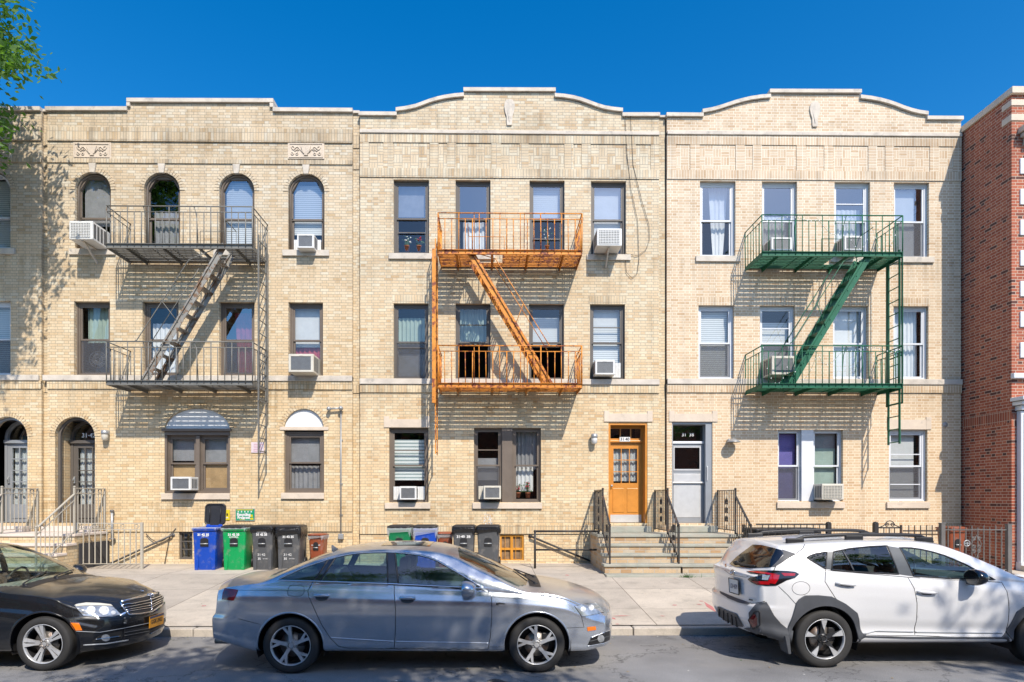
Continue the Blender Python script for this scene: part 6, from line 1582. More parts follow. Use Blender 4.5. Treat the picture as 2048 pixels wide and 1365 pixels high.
M['cladding'] = plain('grey_cladding', (.075, .08, .09), .55, var=.12)
M['black_gloss'] = plain('black_gloss', (.008, .008, .01), .12, coat=1)
M['cglass'] = glass_mat('car_glass', (.50, .66, .66), .05); M['cglass_dark'] = glass_mat('tinted_car_glass', (.16, .18, .19), .06); M['cwind'] = glass_mat('windscreen', (.74, .86, .80), .06)
M['lamp_glass'] = plain('lamp_lens', (.55, .57, .58), .08, metal=.5, var=.5, scale=14, coat=1)
M['lamp_in'] = plain('lamp_reflector', (.75, .77, .78), .3, var=.5, scale=30, coat=.6)
M['amber'] = plain('amber_lens', (.85, .20, .01), .2, coat=1); M['red_lens'] = plain('red_lens', (.42, .005, .01), .12, var=.3, scale=12, coat=1); M['dark_red'] = plain('dark_red_lens', (.16, .005, .008), .15, var=.3, scale=12, coat=1)
M['paint_silver'] = carpaint('silver_paint', (.55, .59, .65), .72, .20, dust=.5, dustc=(.50, .44, .36))
M['paint_black'] = carpaint('black_paint', (.010, .011, .013), .2, .25, dust=.30, dustc=(.09, .08, .07))
M['paint_white'] = carpaint('white_paint', (.80, .80, .80), .12, .3, dust=.15)
def well(car, x, zc, Ra, W, depth=.34):
    for sg in (-1, 1):
        g = MB(); vs = []; n = 28
        for i in range(n + 1):
            a = -.35 + (PI + .7) * i / n
            vs += [(x + (Ra + .012) * math.cos(a), sg * (W - .015), zc + (Ra + .012) * math.sin(a)), (x + (Ra + .012) * math.cos(a), sg * (W - depth), zc + (Ra + .012) * math.sin(a))]
        g.add(vs, [(2 * i, 2 * i + 1, 2 * i + 3, 2 * i + 2) for i in range(n)], 0, True)
        g.add([(x + (Ra + .012) * math.cos(-.35 + (PI + .7) * i / n), sg * (W - depth), zc + (Ra + .012) * math.sin(-.35 + (PI + .7) * i / n)) for i in range(n + 1)], [tuple(range(n + 1))])
        g.build('wheel_well', M['black'], car.t, local=True, fixn=False)
def circ(cx, cz, r, n=48, a0=0, a1=2 * PI): return [(cx + r * math.cos(a0 + (a1 - a0) * i / n), cz + r * math.sin(a0 + (a1 - a0) * i / n)) for i in range(n)]
def arch_lip(car, x, zc, Ra, mat, r=.012, parent=None):
    for sg in (-1, 1):
        pts = []
        for i in range(33):
            a = -.32 + (PI + .64) * i / 32; q = (x + Ra * math.cos(a), zc + Ra * math.sin(a)); h = car.bvh.ray_cast(Vector((q[0], sg * 2, q[1])), Vector((0, -sg, 0)))
            if h[0] is not None and h[0].z > car.zmin: pts.append(h[0] - Vector((0, sg * .006, 0)))
        g = MB(); g.tube(pts, r, 6); g.build('arch_lip', M[mat], car.t, local=True)
def mirror(car, x, y, z, mat, s=1.0, sg=-1):
    g = MB(); c = Vector((x, y, z)); rr = []
    for i, (u, w_, h) in enumerate(((-.06, .10, .070), (-.055, .115, .082), (-.02, .12, .085), (.03, .11, .075), (.07, .07, .05), (.085, .03, .02))):
        rr.append([(c.x + u * s, c.y + w_ * s * math.cos(a * PI / 8) * (1), c.z + h * s * math.sin(a * PI / 8)) for a in range(16)])
    loft(g, rr); o = g.build('side_mirror', M[mat], car.t, local=True)
    g = MB(); g.bbox(c.x - .03, c.x + .04, c.y + (.06 if sg < 0 else -.18), c.y + (.18 if sg < 0 else -.06), c.z - .085 * s, c.z - .05 * s, .01); g.build('mirror_foot', M['black'], o, local=True)
    g = MB(); g.add([(c.x - .0615 * s, c.y + .09 * s * math.cos(a * PI / 8), c.z + .06 * s * math.sin(a * PI / 8)) for a in range(16)], [tuple(range(16))]); g.build('mirror_glass', M['black_gloss'], o, local=True, fixn=False)
# ------------------------------------------------------------------ silver saloon
cx0 = P(579, 1290, 8.0).x
SV = dict(x0=-1.07, x1=3.83, side=.93,
    w=[(-1.07, .80), (-.9, .875), (-.5, .915), (.3, .928), (1.5, .93), (2.6, .925), (3.2, .905), (3.6, .865), (3.83, .79)],
    zb=[(-1.07, .36), (-.7, .28), (-.38, .235), (0.4, .235), (2.4, .225), (3.25, .22), (3.6, .22), (3.83, .26)],
    zs=[(-1.07, .93), (-.9, .985), (-.5, 1.01), (-.2, 1.01), (.5, .985), (1.4, .955), (2.3, .93), (2.7, .90), (3.1, .85), (3.5, .76), (3.83, .62)],
    zt=[(-1.07, 1.0), (-.95, 1.045), (-.7, 1.065), (-.42, 1.085), (-.1, 1.21), (.25, 1.34), (.55, 1.415), (.9, 1.452), (1.25, 1.459), (1.65, 1.435), (1.85, 1.39), (2.2, 1.255), (2.55, 1.09), (2.78, 1.0), (2.95, .978), (3.3, .925), (3.6, .845), (3.75, .775), (3.83, .69)],
    crown=[(-1.07, .06), (-.5, .05), (-.2, .06), (.5, .05), (1.2, .055), (1.8, .065), (2.2, .10), (2.6, .10), (2.9, .07), (3.5, .09), (3.83, .08)],
    tumble=[(-1.07, .3), (-.4, .60), (.3, .52), (1.2, .50), (2.0, .50), (2.6, .45), (3.0, .3), (3.83, .3)],
    inset=[(0, .085), (.03, .05), (.10, .028), (.16, .022), (.18, .030), (.22, .022), (.40, .006), (.60, .0), (.80, .006), (.86, .012), (.875, .020), (.95, .034), (1.0, .055)],
    blend_r=.75, bow_r=.20, rake_r=[(.2, .10), (.4, .01), (.62, .0), (.68, .035), (.9, .06), (1.05, .10), (1.4, .1)], bowp_r=2.6,
    blend_f=.8, bow_f=.30, rake_f=[(.15, .10), (.3, .02), (.5, .0), (.65, .02), (.8, .06), (1.0, .1)], bowp_f=2.6, flare=((0, .006), (2.83, .006)))
car = Car('parked_car', 'silver saloon car parked in the middle of the kerb, seen from the side', (cx0, -7.07, 0), SV); car.zmin = .24
c1 = car
WB = 2.83; Ra = .385
q_quarter = car.side_poly([(555, 1161), (575, 1151), (602, 1138.6), (630, 1128), (657, 1119.5), (643, 1141), (628, 1163)])
q_rear = car.side_poly([(639, 1163.5), (655, 1140), (671.8, 1115.5), (692, 1110.5), (714.5, 1107.5), (745, 1105.5), (774, 1105), (775, 1137), (776, 1168)])
q_front = car.side_poly([(796.5, 1169), (793, 1137), (790, 1105.5), (815, 1107.5), (840, 1111), (858, 1115.5), (875, 1122.5), (890, 1131), (910, 1143), (926, 1152), (945, 1163.5), (966, 1177)])
for nm, q in (('quarter_pane', q_quarter), ('door_pane', q_rear), ('door_pane', q_front)): car.cut(nm, q)
d_rear = car.side_poly([(624.6, 1165.5), (615.6, 1182.4), (617, 1192), (622, 1203.8), (632, 1226), (642.6, 1248.7), (661.7, 1277.9), (676, 1292), (690, 1296), (788.6, 1297.3), (791, 1255), (791, 1217), (788, 1171)])
d_front = car.side_poly([(788, 1171), (791, 1217), (791, 1255), (788.6, 1297.3), (880, 1298), (976.3, 1298.6), (980.8, 1273.4), (983.7, 1230.7), (983, 1194.8), (976, 1181)])
car.cut('door', d_rear); car.cut('door', d_front)
for x in (0, WB): car.cut('arch', circ(x, .325, Ra), drop=True)
YW = .60
car.cut('windscreen', [(1.92, -YW - .03), (1.86, 0), (1.92, YW + .03), (2.3, .70), (2.62, .76), (2.72, .60), (2.80, 0), (2.72, -.60), (2.62, -.76), (2.3, -.70)], 'top', both=False)
car.cut('rear_window', [(-.36, -.55), (-.40, 0), (-.36, .55), (-.20, .62), (.36, .56), (.42, 0), (.36, -.56), (-.20, -.62)], 'top', both=False)
mats = {'body': 'paint_silver', 'quarter_pane': 'cglass', 'door_pane': 'cglass', 'door': 'paint_silver', 'windscreen': 'cwind', 'rear_window': 'cglass'}
def assemble(car, mats):
    doors = {}; panes = []
    for k, p in enumerate(car.parts):
        nm = p if isinstance(p, str) else p[0]
        if nm == 'arch': continue
        o = car.mesh(k, nm, M[mats[nm]])
        if nm == 'door' and o: doors.setdefault(p[1], []).append(o)
    return doors
doors = assemble(car, mats)
dlo = [q_quarter[0]] + q_quarter[1:5] + q_rear[2:7] + q_front[2:] + [q_front[0]] + [q_rear[-1], q_rear[0], q_quarter[-1]]
strips(car, 'window_trim', [dlo], .011, 'chrome', .001)
strips(car, 'window_seal', [q_quarter, q_rear, q_front], .013, 'black', -.004)
def pillar(car, q, mat='black_gloss', off=.003, sides=(-1, 1), g=None):
    own = g is None; g = g or MB()
    for sg in sides:
        poly = [Vector(p) for p in q]; dn = []
        for i in range(len(poly)):
            a, b_ = poly[i], poly[(i + 1) % len(poly)]; k = max(1, int((b_ - a).length / .03))
            for j in range(k): dn.append(a.lerp(b_, j / k))
        n = len(dn); r = delaunay_2d_cdt(dn, [(i, (i + 1) % n) for i in range(n)], [], 0, 1e-6); C = np.array([[sum(r[0][i][0] for i in f) / 3, sum(r[0][i][1] for i in f) / 3] for f in r[2]]); ok = inpoly(C[:, 0], C[:, 1], [(p.x, p.y) for p in dn]); vs = []
        for p in r[0]:
            h = car.bvh.ray_cast(Vector((p[0], sg * 2.0, p[1])), Vector((0, -sg, 0)))
            vs.append((h[0] if h[0] is not None else Vector((p[0], sg * .7, p[1]))) + Vector((0, sg * off, 0)))
        g.add(vs, [tuple(f) for f, o_ in zip(r[2], ok) if o_], 0, True)
    if own: return g.build('pillar_trim', M[mat], car.t, local=True, fixn=False)
def pillars(car, q, mat='black_gloss'):
    for sg in (-1, 1): pillar(car, q, mat, sides=(sg,))
pillars(car, [q_rear[-1], q_rear[-3], q_front[2], q_front[0]]); pillars(car, [q_quarter[-1], q_quarter[4], q_rear[2], q_rear[0]])
for o, q in ((doors[-1][0], d_rear), (doors[-1][1], d_front)):
    g = MB(); car.sline(q, .0042, g, off=-.001, sides=(-1,)); g.build('door_gap', M['black'], o, local=True)
for o, q in ((doors[1][0], d_rear), (doors[1][1], d_front)):
    g = MB(); car.sline(q, .0042, g, off=-.001, sides=(1,)); g.build('door_gap', M['black'], o, local=True)
def handle(car, parent, a, b_, mat, h=.028, out=.035, recess=True, rz=.012):
    p, n1 = car.hit(*a); q, n2 = car.hit(*b_); g = MB(); o = Vector((0, -out, 0))
    g.tube([p + Vector((-.0, .01, 0)), p + o * .8, p.lerp(q, .3) + o, p.lerp(q, .7) + o, q + o * .8, q + Vector((0, .01, 0))], [rz, rz * 1.1, rz * 1.3, rz * 1.3, rz * 1.1, rz], 8)
    g.build('handle', M[mat], parent, local=True)
handle(car, doors[-1][0], (630, 1190.5), (657, 1191), 'paint_silver', rz=.015); handle(car, doors[-1][1], (801, 1195.5), (829, 1196), 'paint_silver', rz=.015)
car.patch('handle_recess', [(630, 1193), (657, 1193.5), (655, 1199), (648, 1202), (638, 1202), (632, 1199)], M['cladding'], .002, parent=doors[-1][0]); car.patch('handle_recess', [(801, 1198), (829, 1198.5), (827, 1204), (820, 1207), (810, 1207), (803, 1204)], M['cladding'], .002, parent=doors[-1][1])
gaps(car, 'fuel_flap', [([(590, 1171), (602, 1170.5), (608, 1174), (608, 1186), (603, 1192), (589, 1193), (577, 1192), (575, 1186), (577, 1176), (582, 1171)], .0028, 0, 1)])
gaps(car, 'panel_gap', [([(476, 1181), (540, 1181.5), (614, 1182.3)], .003, -.0015), ([(985, 1194.5), (1060, 1199), (1092, 1202)], .003, -.0015), ([(477, 1238), (520, 1249)], .003, 0), ([(1131, 1256.5), (1168, 1255), (1163, 1234)], .003, 0)])
gaps(car, 'door_moulding', [([(661, 1276), (788, 1283.5)], .008, 0), ([(791, 1283.7), (978, 1287)], .008, 0)], 'paint_silver')
car.patch('tail_lamp', [(450, 1176.8), (476.4, 1180), (472, 1192), (467.4, 1201.5), (444, 1199.5), (446, 1186)], M['dark_red'], .006)
hl = car.patch('headlamp', [(1149, 1212.7), (1170, 1208), (1190.8, 1205), (1199, 1214), (1207, 1225), (1186, 1231), (1164, 1234)], M['lamp_glass'], .006)
for c_, r_ in (((1166, 1219), 5.5), ((1182, 1216), 5.5)): car.patch('reflector', [(c_[0] + r_ * math.cos(a * .785), c_[1] + r_ * math.sin(a * .785)) for a in range(8)], M['lamp_in'], .009, parent=hl)
g = MB(); car.line([(1149, 1212.7), (1190.8, 1205), (1207, 1225), (1164, 1234)], .004, .003, g, closed=True); g.build('rim', M['black'], hl, local=True)
car.patch('side_marker', [(1174, 1254.5), (1191, 1253), (1192, 1260), (1175, 1262.5)], M['amber'], .006)
fg = car.patch('fog_grille', [(1175, 1291), (1182, 1276), (1200, 1267), (1219, 1261), (1219, 1280), (1200, 1289)], M['black'], .005)
car.patch('fog_lamp', [(1201 + 7 * math.cos(a * .63), 1277 + 8 * math.sin(a * .63)) for a in range(10)], M['lamp_glass'], .012, parent=fg)
g = MB(); car.line([(1178, 1283), (1219, 1272)], .004, .008, g); car.line([(1181, 1276), (1219, 1261)], .006, .004, g, 1); car.line([(1174, 1293), (1218, 1285)], .006, .004, g, 1); g.build('fog_trim', [M['grille'], M['paint_silver']], fg, local=True)
bd = MB(); car.patch('badge', [(992, 1206), (1000, 1205.5), (1010, 1207), (1010, 1209), (998, 1208.8), (997, 1211), (992, 1211)], M['black'], .003)
p, n_ = car.hit(1003, 1300)
for x, st in ((0, 0), (WB, .0)):
    arch_lip(car, x, .325, Ra, 'paint_silver'); well(car, x, .325, Ra, .90)
    for sg in (-1, 1): wheel(car, x, sg * .895, .325, .232, 'y5')
interior(car, 1.45, .45, .33, 'cabin_grey', .58, 1.30, dash=2.35, steer=1.95, zdash=.93)
h_, _ = car.hit(933, 1165); mirror(car, h_.x + .02, -.99, .985, 'paint_silver', 1.1, -1); mirror(car, h_.x + .02, .99, .985, 'paint_silver', 1.1, 1)
# shark fin, sunroof, wipers, exhaust
g = MB(); fx0 = P(667, 1090, 7.07).x - cx0
zr_roof = car.bvh.ray_cast(Vector((fx0, 0, 3)), Vector((0, 0, -1)))[0].z
g.prism([(fx0 - .02, zr_roof - .01), (fx0 + .14, zr_roof - .005), (fx0 + .04, zr_roof + .035), (fx0 - .01, zr_roof + .07), (fx0 - .025, zr_roof + .065)], -.012, .012, 'y'); g.build('roof_antenna', M['paint_silver'], car.t, local=True)
def topp(car, x, y): r = car.bvh.ray_cast(Vector((x, y, 3)), Vector((0, 0, -1))); return r[0], r[1]
def toppatch(car, name, x0, x1, y0, y1, mat, off=.004, n=12, parent=None):
    g = MB(); vs = [topp(car, x0 + (x1 - x0) * i / n, y0 + (y1 - y0) * j / n)[0] + Vector((0, 0, off)) for i in range(n + 1) for j in range(n + 1)]
    g.add(vs, [(i * (n + 1) + j, (i + 1) * (n + 1) + j, (i + 1) * (n + 1) + j + 1, i * (n + 1) + j + 1) for i in range(n) for j in range(n)], 0, True); return g.build(name, M[mat], parent or car.t, local=True)
toppatch(car, 'sunroof', .95, 1.55, -.42, .42, 'black_gloss')
def wiper(car, a, b_): 
    g = MB(); pts = [topp(car, a[0] + (b_[0] - a[0]) * i / 8, a[1] + (b_[1] - a[1]) * i / 8)[0] + Vector((0, 0, .018)) for i in range(9)]; g.tube(pts, .009, 5); g.tube([pts[0], pts[0] - Vector((-.06, 0, .04))], .014, 5); g.build('wiper', M['black'], car.t, local=True)
wiper(car, (2.82, -.45), (2.60, .15)); wiper(car, (2.84, .05), (2.62, .6))
toppatch(car, 'cowl', 2.76, 2.90, -.62, .62, 'black', .003)
for sg in (-1, 1): g = MB(); g.tube([(-.80, sg * .52, .30), (-1.02, sg * .52, .30)], .035, 10); g.build('exhaust_pipe', M['disc'], car.t, local=True)
# ------------------------------------------------------------------ black saloon at the left edge
def plate_text(car, name, quad, txt, matp, matt, off=.012, parent=None, sz=.62, top=None, frame=None):
    A, B, C_, D_ = [car.hit(*q)[0] for q in quad]; n = (B - A).cross(D_ - A).normalized()
    if n.dot(Vector((0, -DC, HC)) - car.loc - A) < 0: n = -n
    ctr = (A + B + C_ + D_) / 4; u = ((B - A) + (C_ - D_)).normalized(); v = ((D_ - A) + (C_ - B)); v = (v - u * v.dot(u)).normalized(); n = u.cross(v) * (1 if u.cross(v).dot(n) > 0 else -1)
    w_ = ((B - A).length + (C_ - D_).length) / 4; h = ((D_ - A).length + (C_ - B).length) / 4
    ctr = ctr + n * (off + .01)
    g = MB(); vs = []
    for t in (0, .006): vs += [ctr + u * a * w_ + v * b_ * h + n * t for a, b_ in ((-1, -1), (1, -1), (1, 1), (-1, 1))]
    g.add(vs, [(0, 1, 2, 3), (4, 5, 6, 7), (0, 1, 5, 4), (1, 2, 6, 5), (2, 3, 7, 6), (3, 0, 4, 7)]); pl = g.build(name, matp, parent or car.t, local=True)
    g = MB(); text_mb(g, txt, h * 2 * sz, lambda a, b_: ctr + u * a + v * (b_ - h * .05) + n * .008, bold=.0015, sx=min(1.0, 2 * w_ * .9 / (h * 2 * sz * .60 * len(txt)))); g.build('lettering', matt, pl, local=True, fixn=False)
    if top: g = MB(); g.add([ctr + u * a * w_ + v * b_ * h + n * .0075 for a, b_ in ((-1, .62), (1, .62), (1, 1), (-1, 1))], [(0, 1, 2, 3)]); g.build('plate_band', top, pl, local=True, fixn=False)
    if frame:
        g = MB(); c4 = [ctr + u * a * w_ * 1.04 + v * b_ * h * 1.06 + n * .006 for a, b_ in ((-1, -1), (1, -1), (1, 1), (-1, 1))]; g.tube(c4, .007, 5, closed=True); g.build('plate_frame', frame, pl, local=True)
    return pl
bx0 = P(82.5, 1289, 7.84).x - 2.76
SM = dict(x0=-1.0, x1=3.60, side=.885,
    w=[(-1.0, .78), (-.8, .84), (-.3, .875), (.5, .885), (2.4, .885), (3.0, .875), (3.35, .84), (3.60, .76)],
    zb=[(-1.0, .36), (-.7, .27), (-.35, .22), (2.3, .21), (3.1, .19), (3.4, .18), (3.6, .20)],
    zs=[(-1.0, .92), (-.5, .98), (.5, .965), (1.4, .945), (2.0, .925), (2.4, .895), (2.8, .835), (3.15, .765), (3.4, .70), (3.6, .60)],
    zt=[(-1.0, .98), (-.9, 1.03), (-.45, 1.06), (-.1, 1.17), (.3, 1.33), (.7, 1.42), (1.1, 1.445), (1.35, 1.43), (1.6, 1.35), (1.95, 1.17), (2.25, 1.01), (2.40, .975), (2.7, .955), (3.1, .90), (3.35, .845), (3.50, .79), (3.6, .72)],
    crown=[(-1.0, .05), (.5, .05), (1.2, .06), (1.7, .09), (2.1, .09), (2.5, .08), (3.2, .10), (3.6, .10)],
    tumble=[(-1.0, .3), (-.4, .55), (.5, .48), (1.6, .46), (2.1, .4), (2.6, .3), (3.6, .3)],
    inset=[(0, .07), (.04, .04), (.12, .02), (.2, .012), (.45, .0), (.62, .004), (.70, .010), (.76, .028), (.9, .035), (1.0, .05)],
    blend_r=.7, bow_r=.2, rake_r=[(.2, .08), (.5, .0), (.9, .05), (1.1, .1)],
    blend_f=.85, bow_f=.42, rake_f=[(.12, .09), (.28, .02), (.45, .0), (.58, .015), (.62, .05), (.82, .09), (1.0, .12)], bowp_f=2.2, flare=((0, .012), (2.76, .014)))
car = Car('parked_car', 'dusty black saloon car with chrome grille and orange plate at the left edge', (bx0, -6.955, 0), SM); car.zmin = .21; c2 = car
WB = 2.76; Ra = .375; Rw = .318
qr = [(-.02, 1.0), (.25, 1.0), (.98, .975), (.98, 1.33), (.6, 1.34), (.3, 1.25)]; qf = [(1.05, .975), (2.0, .95), (1.75, 1.12), (1.5, 1.27), (1.25, 1.34), (1.05, 1.345)]
car.cut('door_pane', qr); car.cut('door_pane', qf)
dr_ = [(.32, .94), (1.01, .93), (1.02, .27), (.55, .27), (.42, .5), (.3, .7), (.26, .85)]; df_ = [(1.01, .93), (1.95, .915), (2.08, .86), (2.10, .6), (2.07, .27), (1.02, .27)]
car.cut('door', dr_); car.cut('door', df_)
for x in (0, WB): car.cut('arch', circ(x, Rw, Ra), drop=True)
car.cut('windscreen', [(1.42, -.60), (1.36, 0), (1.42, .60), (1.75, .67), (2.16, .74), (2.28, .58), (2.33, 0), (2.28, -.58), (2.16, -.74), (1.75, -.67)], 'top', both=False)
car.cut('rear_window', [(-.32, -.52), (-.36, 0), (-.32, .52), (.2, .54), (.26, 0), (.2, -.54)], 'top', both=False)
dd = assemble(car, {'body': 'paint_black', 'door_pane': 'cglass', 'door': 'paint_black', 'windscreen': 'cwind', 'rear_window': 'cglass'})
strips(car, 'window_seal', [qr, qf], .01, 'black')
for s in (-1, 1):
    for o, q in ((dd[s][0], dr_), (dd[s][1], df_)): g = MB(); car.sline(q, .004, g, off=-.001, sides=(s,)); g.build('door_gap', M['letter_k'], o, local=True)
for x in (0, WB):
    arch_lip(car, x, Rw, Ra, 'paint_black'); well(car, x, Rw, Ra, .86)
    for sg in (-1, 1): wheel(car, x, sg * .86, Rw, .232, 'twin5')
interior(car, 1.0, .1, .3, 'cabin_tan', .56, 1.28, dash=1.95, steer=1.52, zdash=.93)
# grille
gr = car.patch('grille', [(240, 1206.5), (262, 1199), (297.5, 1190.5), (321, 1184), (324.5, 1195), (324, 1209.5), (302, 1224), (280, 1228), (257, 1230), (247, 1219)], M['black'], .006)
g = MB(); car.line([(240, 1206.5), (262, 1199), (297.5, 1190.5), (321, 1184), (324.5, 1195), (324, 1209.5), (302, 1224), (280, 1228), (257, 1230), (247, 1219)], .011, .010, g, closed=True)
for k in range(1, 5):
    u = k / 5; a = Vector((241, 1208)).lerp(Vector((257, 1229)), u); m_ = Vector((298, 1194)).lerp(Vector((302, 1223)), u); b_ = Vector((322, 1187)).lerp(Vector((324, 1208)), u); car.line([a, m_, b_], .0065, .016, g)
car.line([(299, 1196), (302, 1223)], .006, .018, g); g.build('grille_bars', M['chrome'], gr, local=True)
g = MB(); car.line([(242, 1205), (298, 1191), (320, 1186)], .020, .010, g); g.build('grille_top', M['chrome'], gr, local=True)
def star(car, px, py, r, parent=None):
    h, n_ = car.hit(px, py); u = n_.orthogonal().normalized(); v = n_.cross(u); g = MB(); g.tube([h + n_ * .012 + (u * math.cos(a * PI / 8) + v * math.sin(a * PI / 8)) * r for a in range(16)], .004, 5, closed=True)
    g.add([h + n_ * .010 + (u * math.cos(a * PI / 8) + v * math.sin(a * PI / 8)) * r for a in range(16)], [tuple(range(16))]); return g
g = star(car, 284, 1183.5, .022); g.build('emblem', M['chrome'], car.t, local=True, fixn=False)
h, n_ = car.hit(299, 1194); g = MB(); r = .042; cc = h + n_ * .03
u = Vector((0, -1, 0)); u = (u - n_ * u.dot(n_)).normalized(); v = n_.cross(u)
g.tube([cc + (u * math.cos(a * PI / 10) + v * math.sin(a * PI / 10)) * r for a in range(20)], .005, 6, closed=True)
for k in range(3): a = PI / 2 + k * 2 * PI / 3 ; a = a if v.z > 0 else -a; g.tube([cc, cc + (u * math.cos(a) + v * math.sin(a)) * r], [.007, .002], 5)
g.build('emblem', M['chrome'], gr, local=True)
hl = car.patch('headlamp', [(147.6, 1211), (156, 1208), (172, 1206), (200, 1207), (221, 1209.5), (232, 1219), (243, 1230.5), (224, 1234), (204.8, 1235), (184, 1235), (166.7, 1232), (156, 1221)], M['lamp_glass'], .006)
for c_, r_ in (((182, 1221), 9), ((208, 1222), 10), ((226, 1226), 5)):
    car.patch('reflector', [(c_[0] + r_ * math.cos(a * .628), c_[1] + r_ * .9 * math.sin(a * .628)) for a in range(10)], M['lamp_in'], .010, parent=hl)
car.patch('lamp_lid', [(150, 1210.5), (172, 1206.5), (200, 1207.5), (221, 1210), (225, 1213), (196, 1212), (168, 1212.5), (152, 1214)], M['cream'], .011, parent=hl)
g = MB(); car.line([(147.6, 1211), (172, 1206), (221, 1209.5), (243, 1230.5), (204.8, 1235), (166.7, 1232)], .004, .004, g, closed=True); g.build('lamp_trim', M['letter_k'], hl, local=True)
car.patch('headlamp', [(323, 1183), (328, 1188), (332.5, 1200), (330, 1206), (325.5, 1204)], M['lamp_glass'], .006)
car.patch('side_marker', [(139, 1246), (158, 1246.5), (165, 1261), (149, 1261.5)], M['amber'], .007)
lg = car.patch('lower_grille', [(247, 1259), (270, 1257.5), (300, 1251), (325, 1240), (337, 1231), (334, 1242), (330, 1250), (310, 1262), (280, 1271), (247, 1277)], M['black'], .005)
g = MB()
for k in (.35, .7): car.line([Vector((248, 1259)).lerp(Vector((248, 1277)), k), Vector((300, 1251)).lerp(Vector((300, 1266)), k), Vector((334, 1233)).lerp(Vector((330, 1249)), k)], .004, .012, g)
g.build('grille_bars', M['grille'], lg, local=True)
fr_ = car.patch('fog_grille', [(183, 1284), (190, 1277), (198, 1271), (225, 1266), (243, 1262), (244, 1277), (222, 1281), (200, 1284)], M['letter_k'], .004)
car.patch('fog_lamp', [(210.7 + 9 * math.cos(a * .52), 1275.7 + 7 * math.sin(a * .52)) for a in range(12)], M['lamp_glass'], .012, parent=fr_)
g = MB(); car.line([(190, 1279), (240, 1272)], .004, .012, g); g.build('fog_trim', M['chrome'], fr_, local=True)
gaps(car, 'bumper_trim', [([(152, 1263), (200, 1265), (246, 1257), (300, 1246), (338, 1226)], .004, .004), ([(167, 1290.5), (210, 1288), (256, 1280.5)], .009, .006), ([(300, 1268), (336, 1247)], .008, .006)], 'alu_dark')
gaps(car, 'panel_gap', [([(3, 1184), (60, 1191), (143, 1206), (150, 1209)], .003, 0), ([(150, 1208), (200, 1199), (238, 1206)], .003, 0), ([(160, 1237), (190, 1240), (245, 1236)], .003, 0), ([(143, 1209), (149, 1246)], .003, 0)], 'letter_k')
plate_text(car, 'number_plate', [(292.6, 1257), (320.8, 1247), (320, 1226), (291.5, 1234)], 'GGK\u00b73903', plain('plate_orange', (.72, .30, .01), .4, var=.05), M['letter_k'], sz=.5, top=plain('plate_navy', (.03, .04, .10), .4), off=.03)
wiper(car, (2.30, -.55), (2.16, .05)); wiper(car, (2.33, -.05), (2.17, .55)); toppatch(car, 'cowl', 2.30, 2.42, -.6, .6, 'black', .003)
g = MB(); r1, r2 = car.hit(4.8, 1172)[0], None
mirror(car, 1.98, -.96, .98, 'paint_black', 1.0, -1); mirror(car, 1.98, .96, .98, 'paint_black', 1.0, 1)
# ------------------------------------------------------------------ white crossover at the right
sx0 = P(1651, 1282, 7.82).x
SS = dict(x0=-.86, x1=3.55, side=.90,
    w=[(-.86, .80), (-.70, .86), (-.3, .895), (.5, .90), (2.5, .90), (3.0, .885), (3.3, .85), (3.55, .76)],
    zb=[(-.86, .36), (-.6, .30), (-.35, .27), (2.4, .27), (3.1, .27), (3.55, .32)],
    zs=[(-.86, 1.06), (-.7, 1.12), (-.3, 1.155), (.2, 1.15), (.9, 1.105), (1.6, 1.065), (2.2, 1.025), (2.6, .99), (3.0, .93), (3.3, .86), (3.55, .78)],
    zt=[(-.86, 1.085), (-.82, 1.10), (-.77, 1.14), (-.68, 1.25), (-.56, 1.38), (-.47, 1.475), (-.35, 1.49), (.1, 1.52), (.6, 1.54), (1.1, 1.54), (1.5, 1.51), (1.75, 1.44), (2.1, 1.29), (2.5, 1.10), (2.65, 1.055), (2.9, 1.03), (3.3, .97), (3.5, .90), (3.55, .86)],
    crown=[(-.86, .03), (-.7, .04), (-.4, .045), (.5, .05), (1.3, .055), (1.9, .08), (2.4, .08), (3.0, .07), (3.55, .07)],
    tumble=[(-.86, .3), (-.7, .65), (-.3, .55), (.5, .42), (1.8, .42), (2.3, .4), (2.7, .3), (3.55, .3)],
    inset=[(0, .09), (.03, .06), (.08, .03), (.13, .03), (.17, .045), (.24, .05), (.35, .022), (.50, .008), (.68, .0), (.80, .004), (.86, .012), (.94, .03), (1.0, .045)],
    blend_r=.6, bow_r=.16, rake_r=[(.3, .10), (.42, .05), (.55, .0), (.70, .0), (.74, .045), (.95, .04), (1.04, .02), (1.15, .03), (1.3, .0)], bowp_r=3.0,
    blend_f=.7, bow_f=.2, rake_f=[(.3, .1), (.5, .0), (.7, .02), (.9, .08)], flare=((0, .02), (2.67, .02)), smooth=2)
car = Car('parked_car', 'white crossover car with roof rails and dark wheel arch cladding at the right', (sx0, -6.92, 0), SS); car.zmin = .27; c3 = car
WB = 2.67; Ra = .405; Rw = .344
qq = car.side_poly([(1613, 1116), (1621, 1111.5), (1632, 1108), (1653.5, 1104.5), (1652.5, 1122), (1651, 1138), (1636, 1129), (1622, 1121)])
qr = car.side_poly([(1667, 1104), (1700, 1097.5), (1740, 1093.5), (1774, 1092), (1786, 1120), (1797, 1149), (1740, 1146), (1695, 1143.6), (1663, 1140), (1664.5, 1122)])
qf = car.side_poly([(1799, 1096), (1822, 1096.5), (1843, 1099.5), (1867, 1105), (1890, 1112), (1930, 1129), (1960, 1145), (1990, 1160), (1900, 1157.5), (1827, 1153), (1812, 1120)])
for nm, q in (('quarter_pane', qq), ('rear_door_pane', qr), ('door_pane', qf)): car.cut(nm, q)
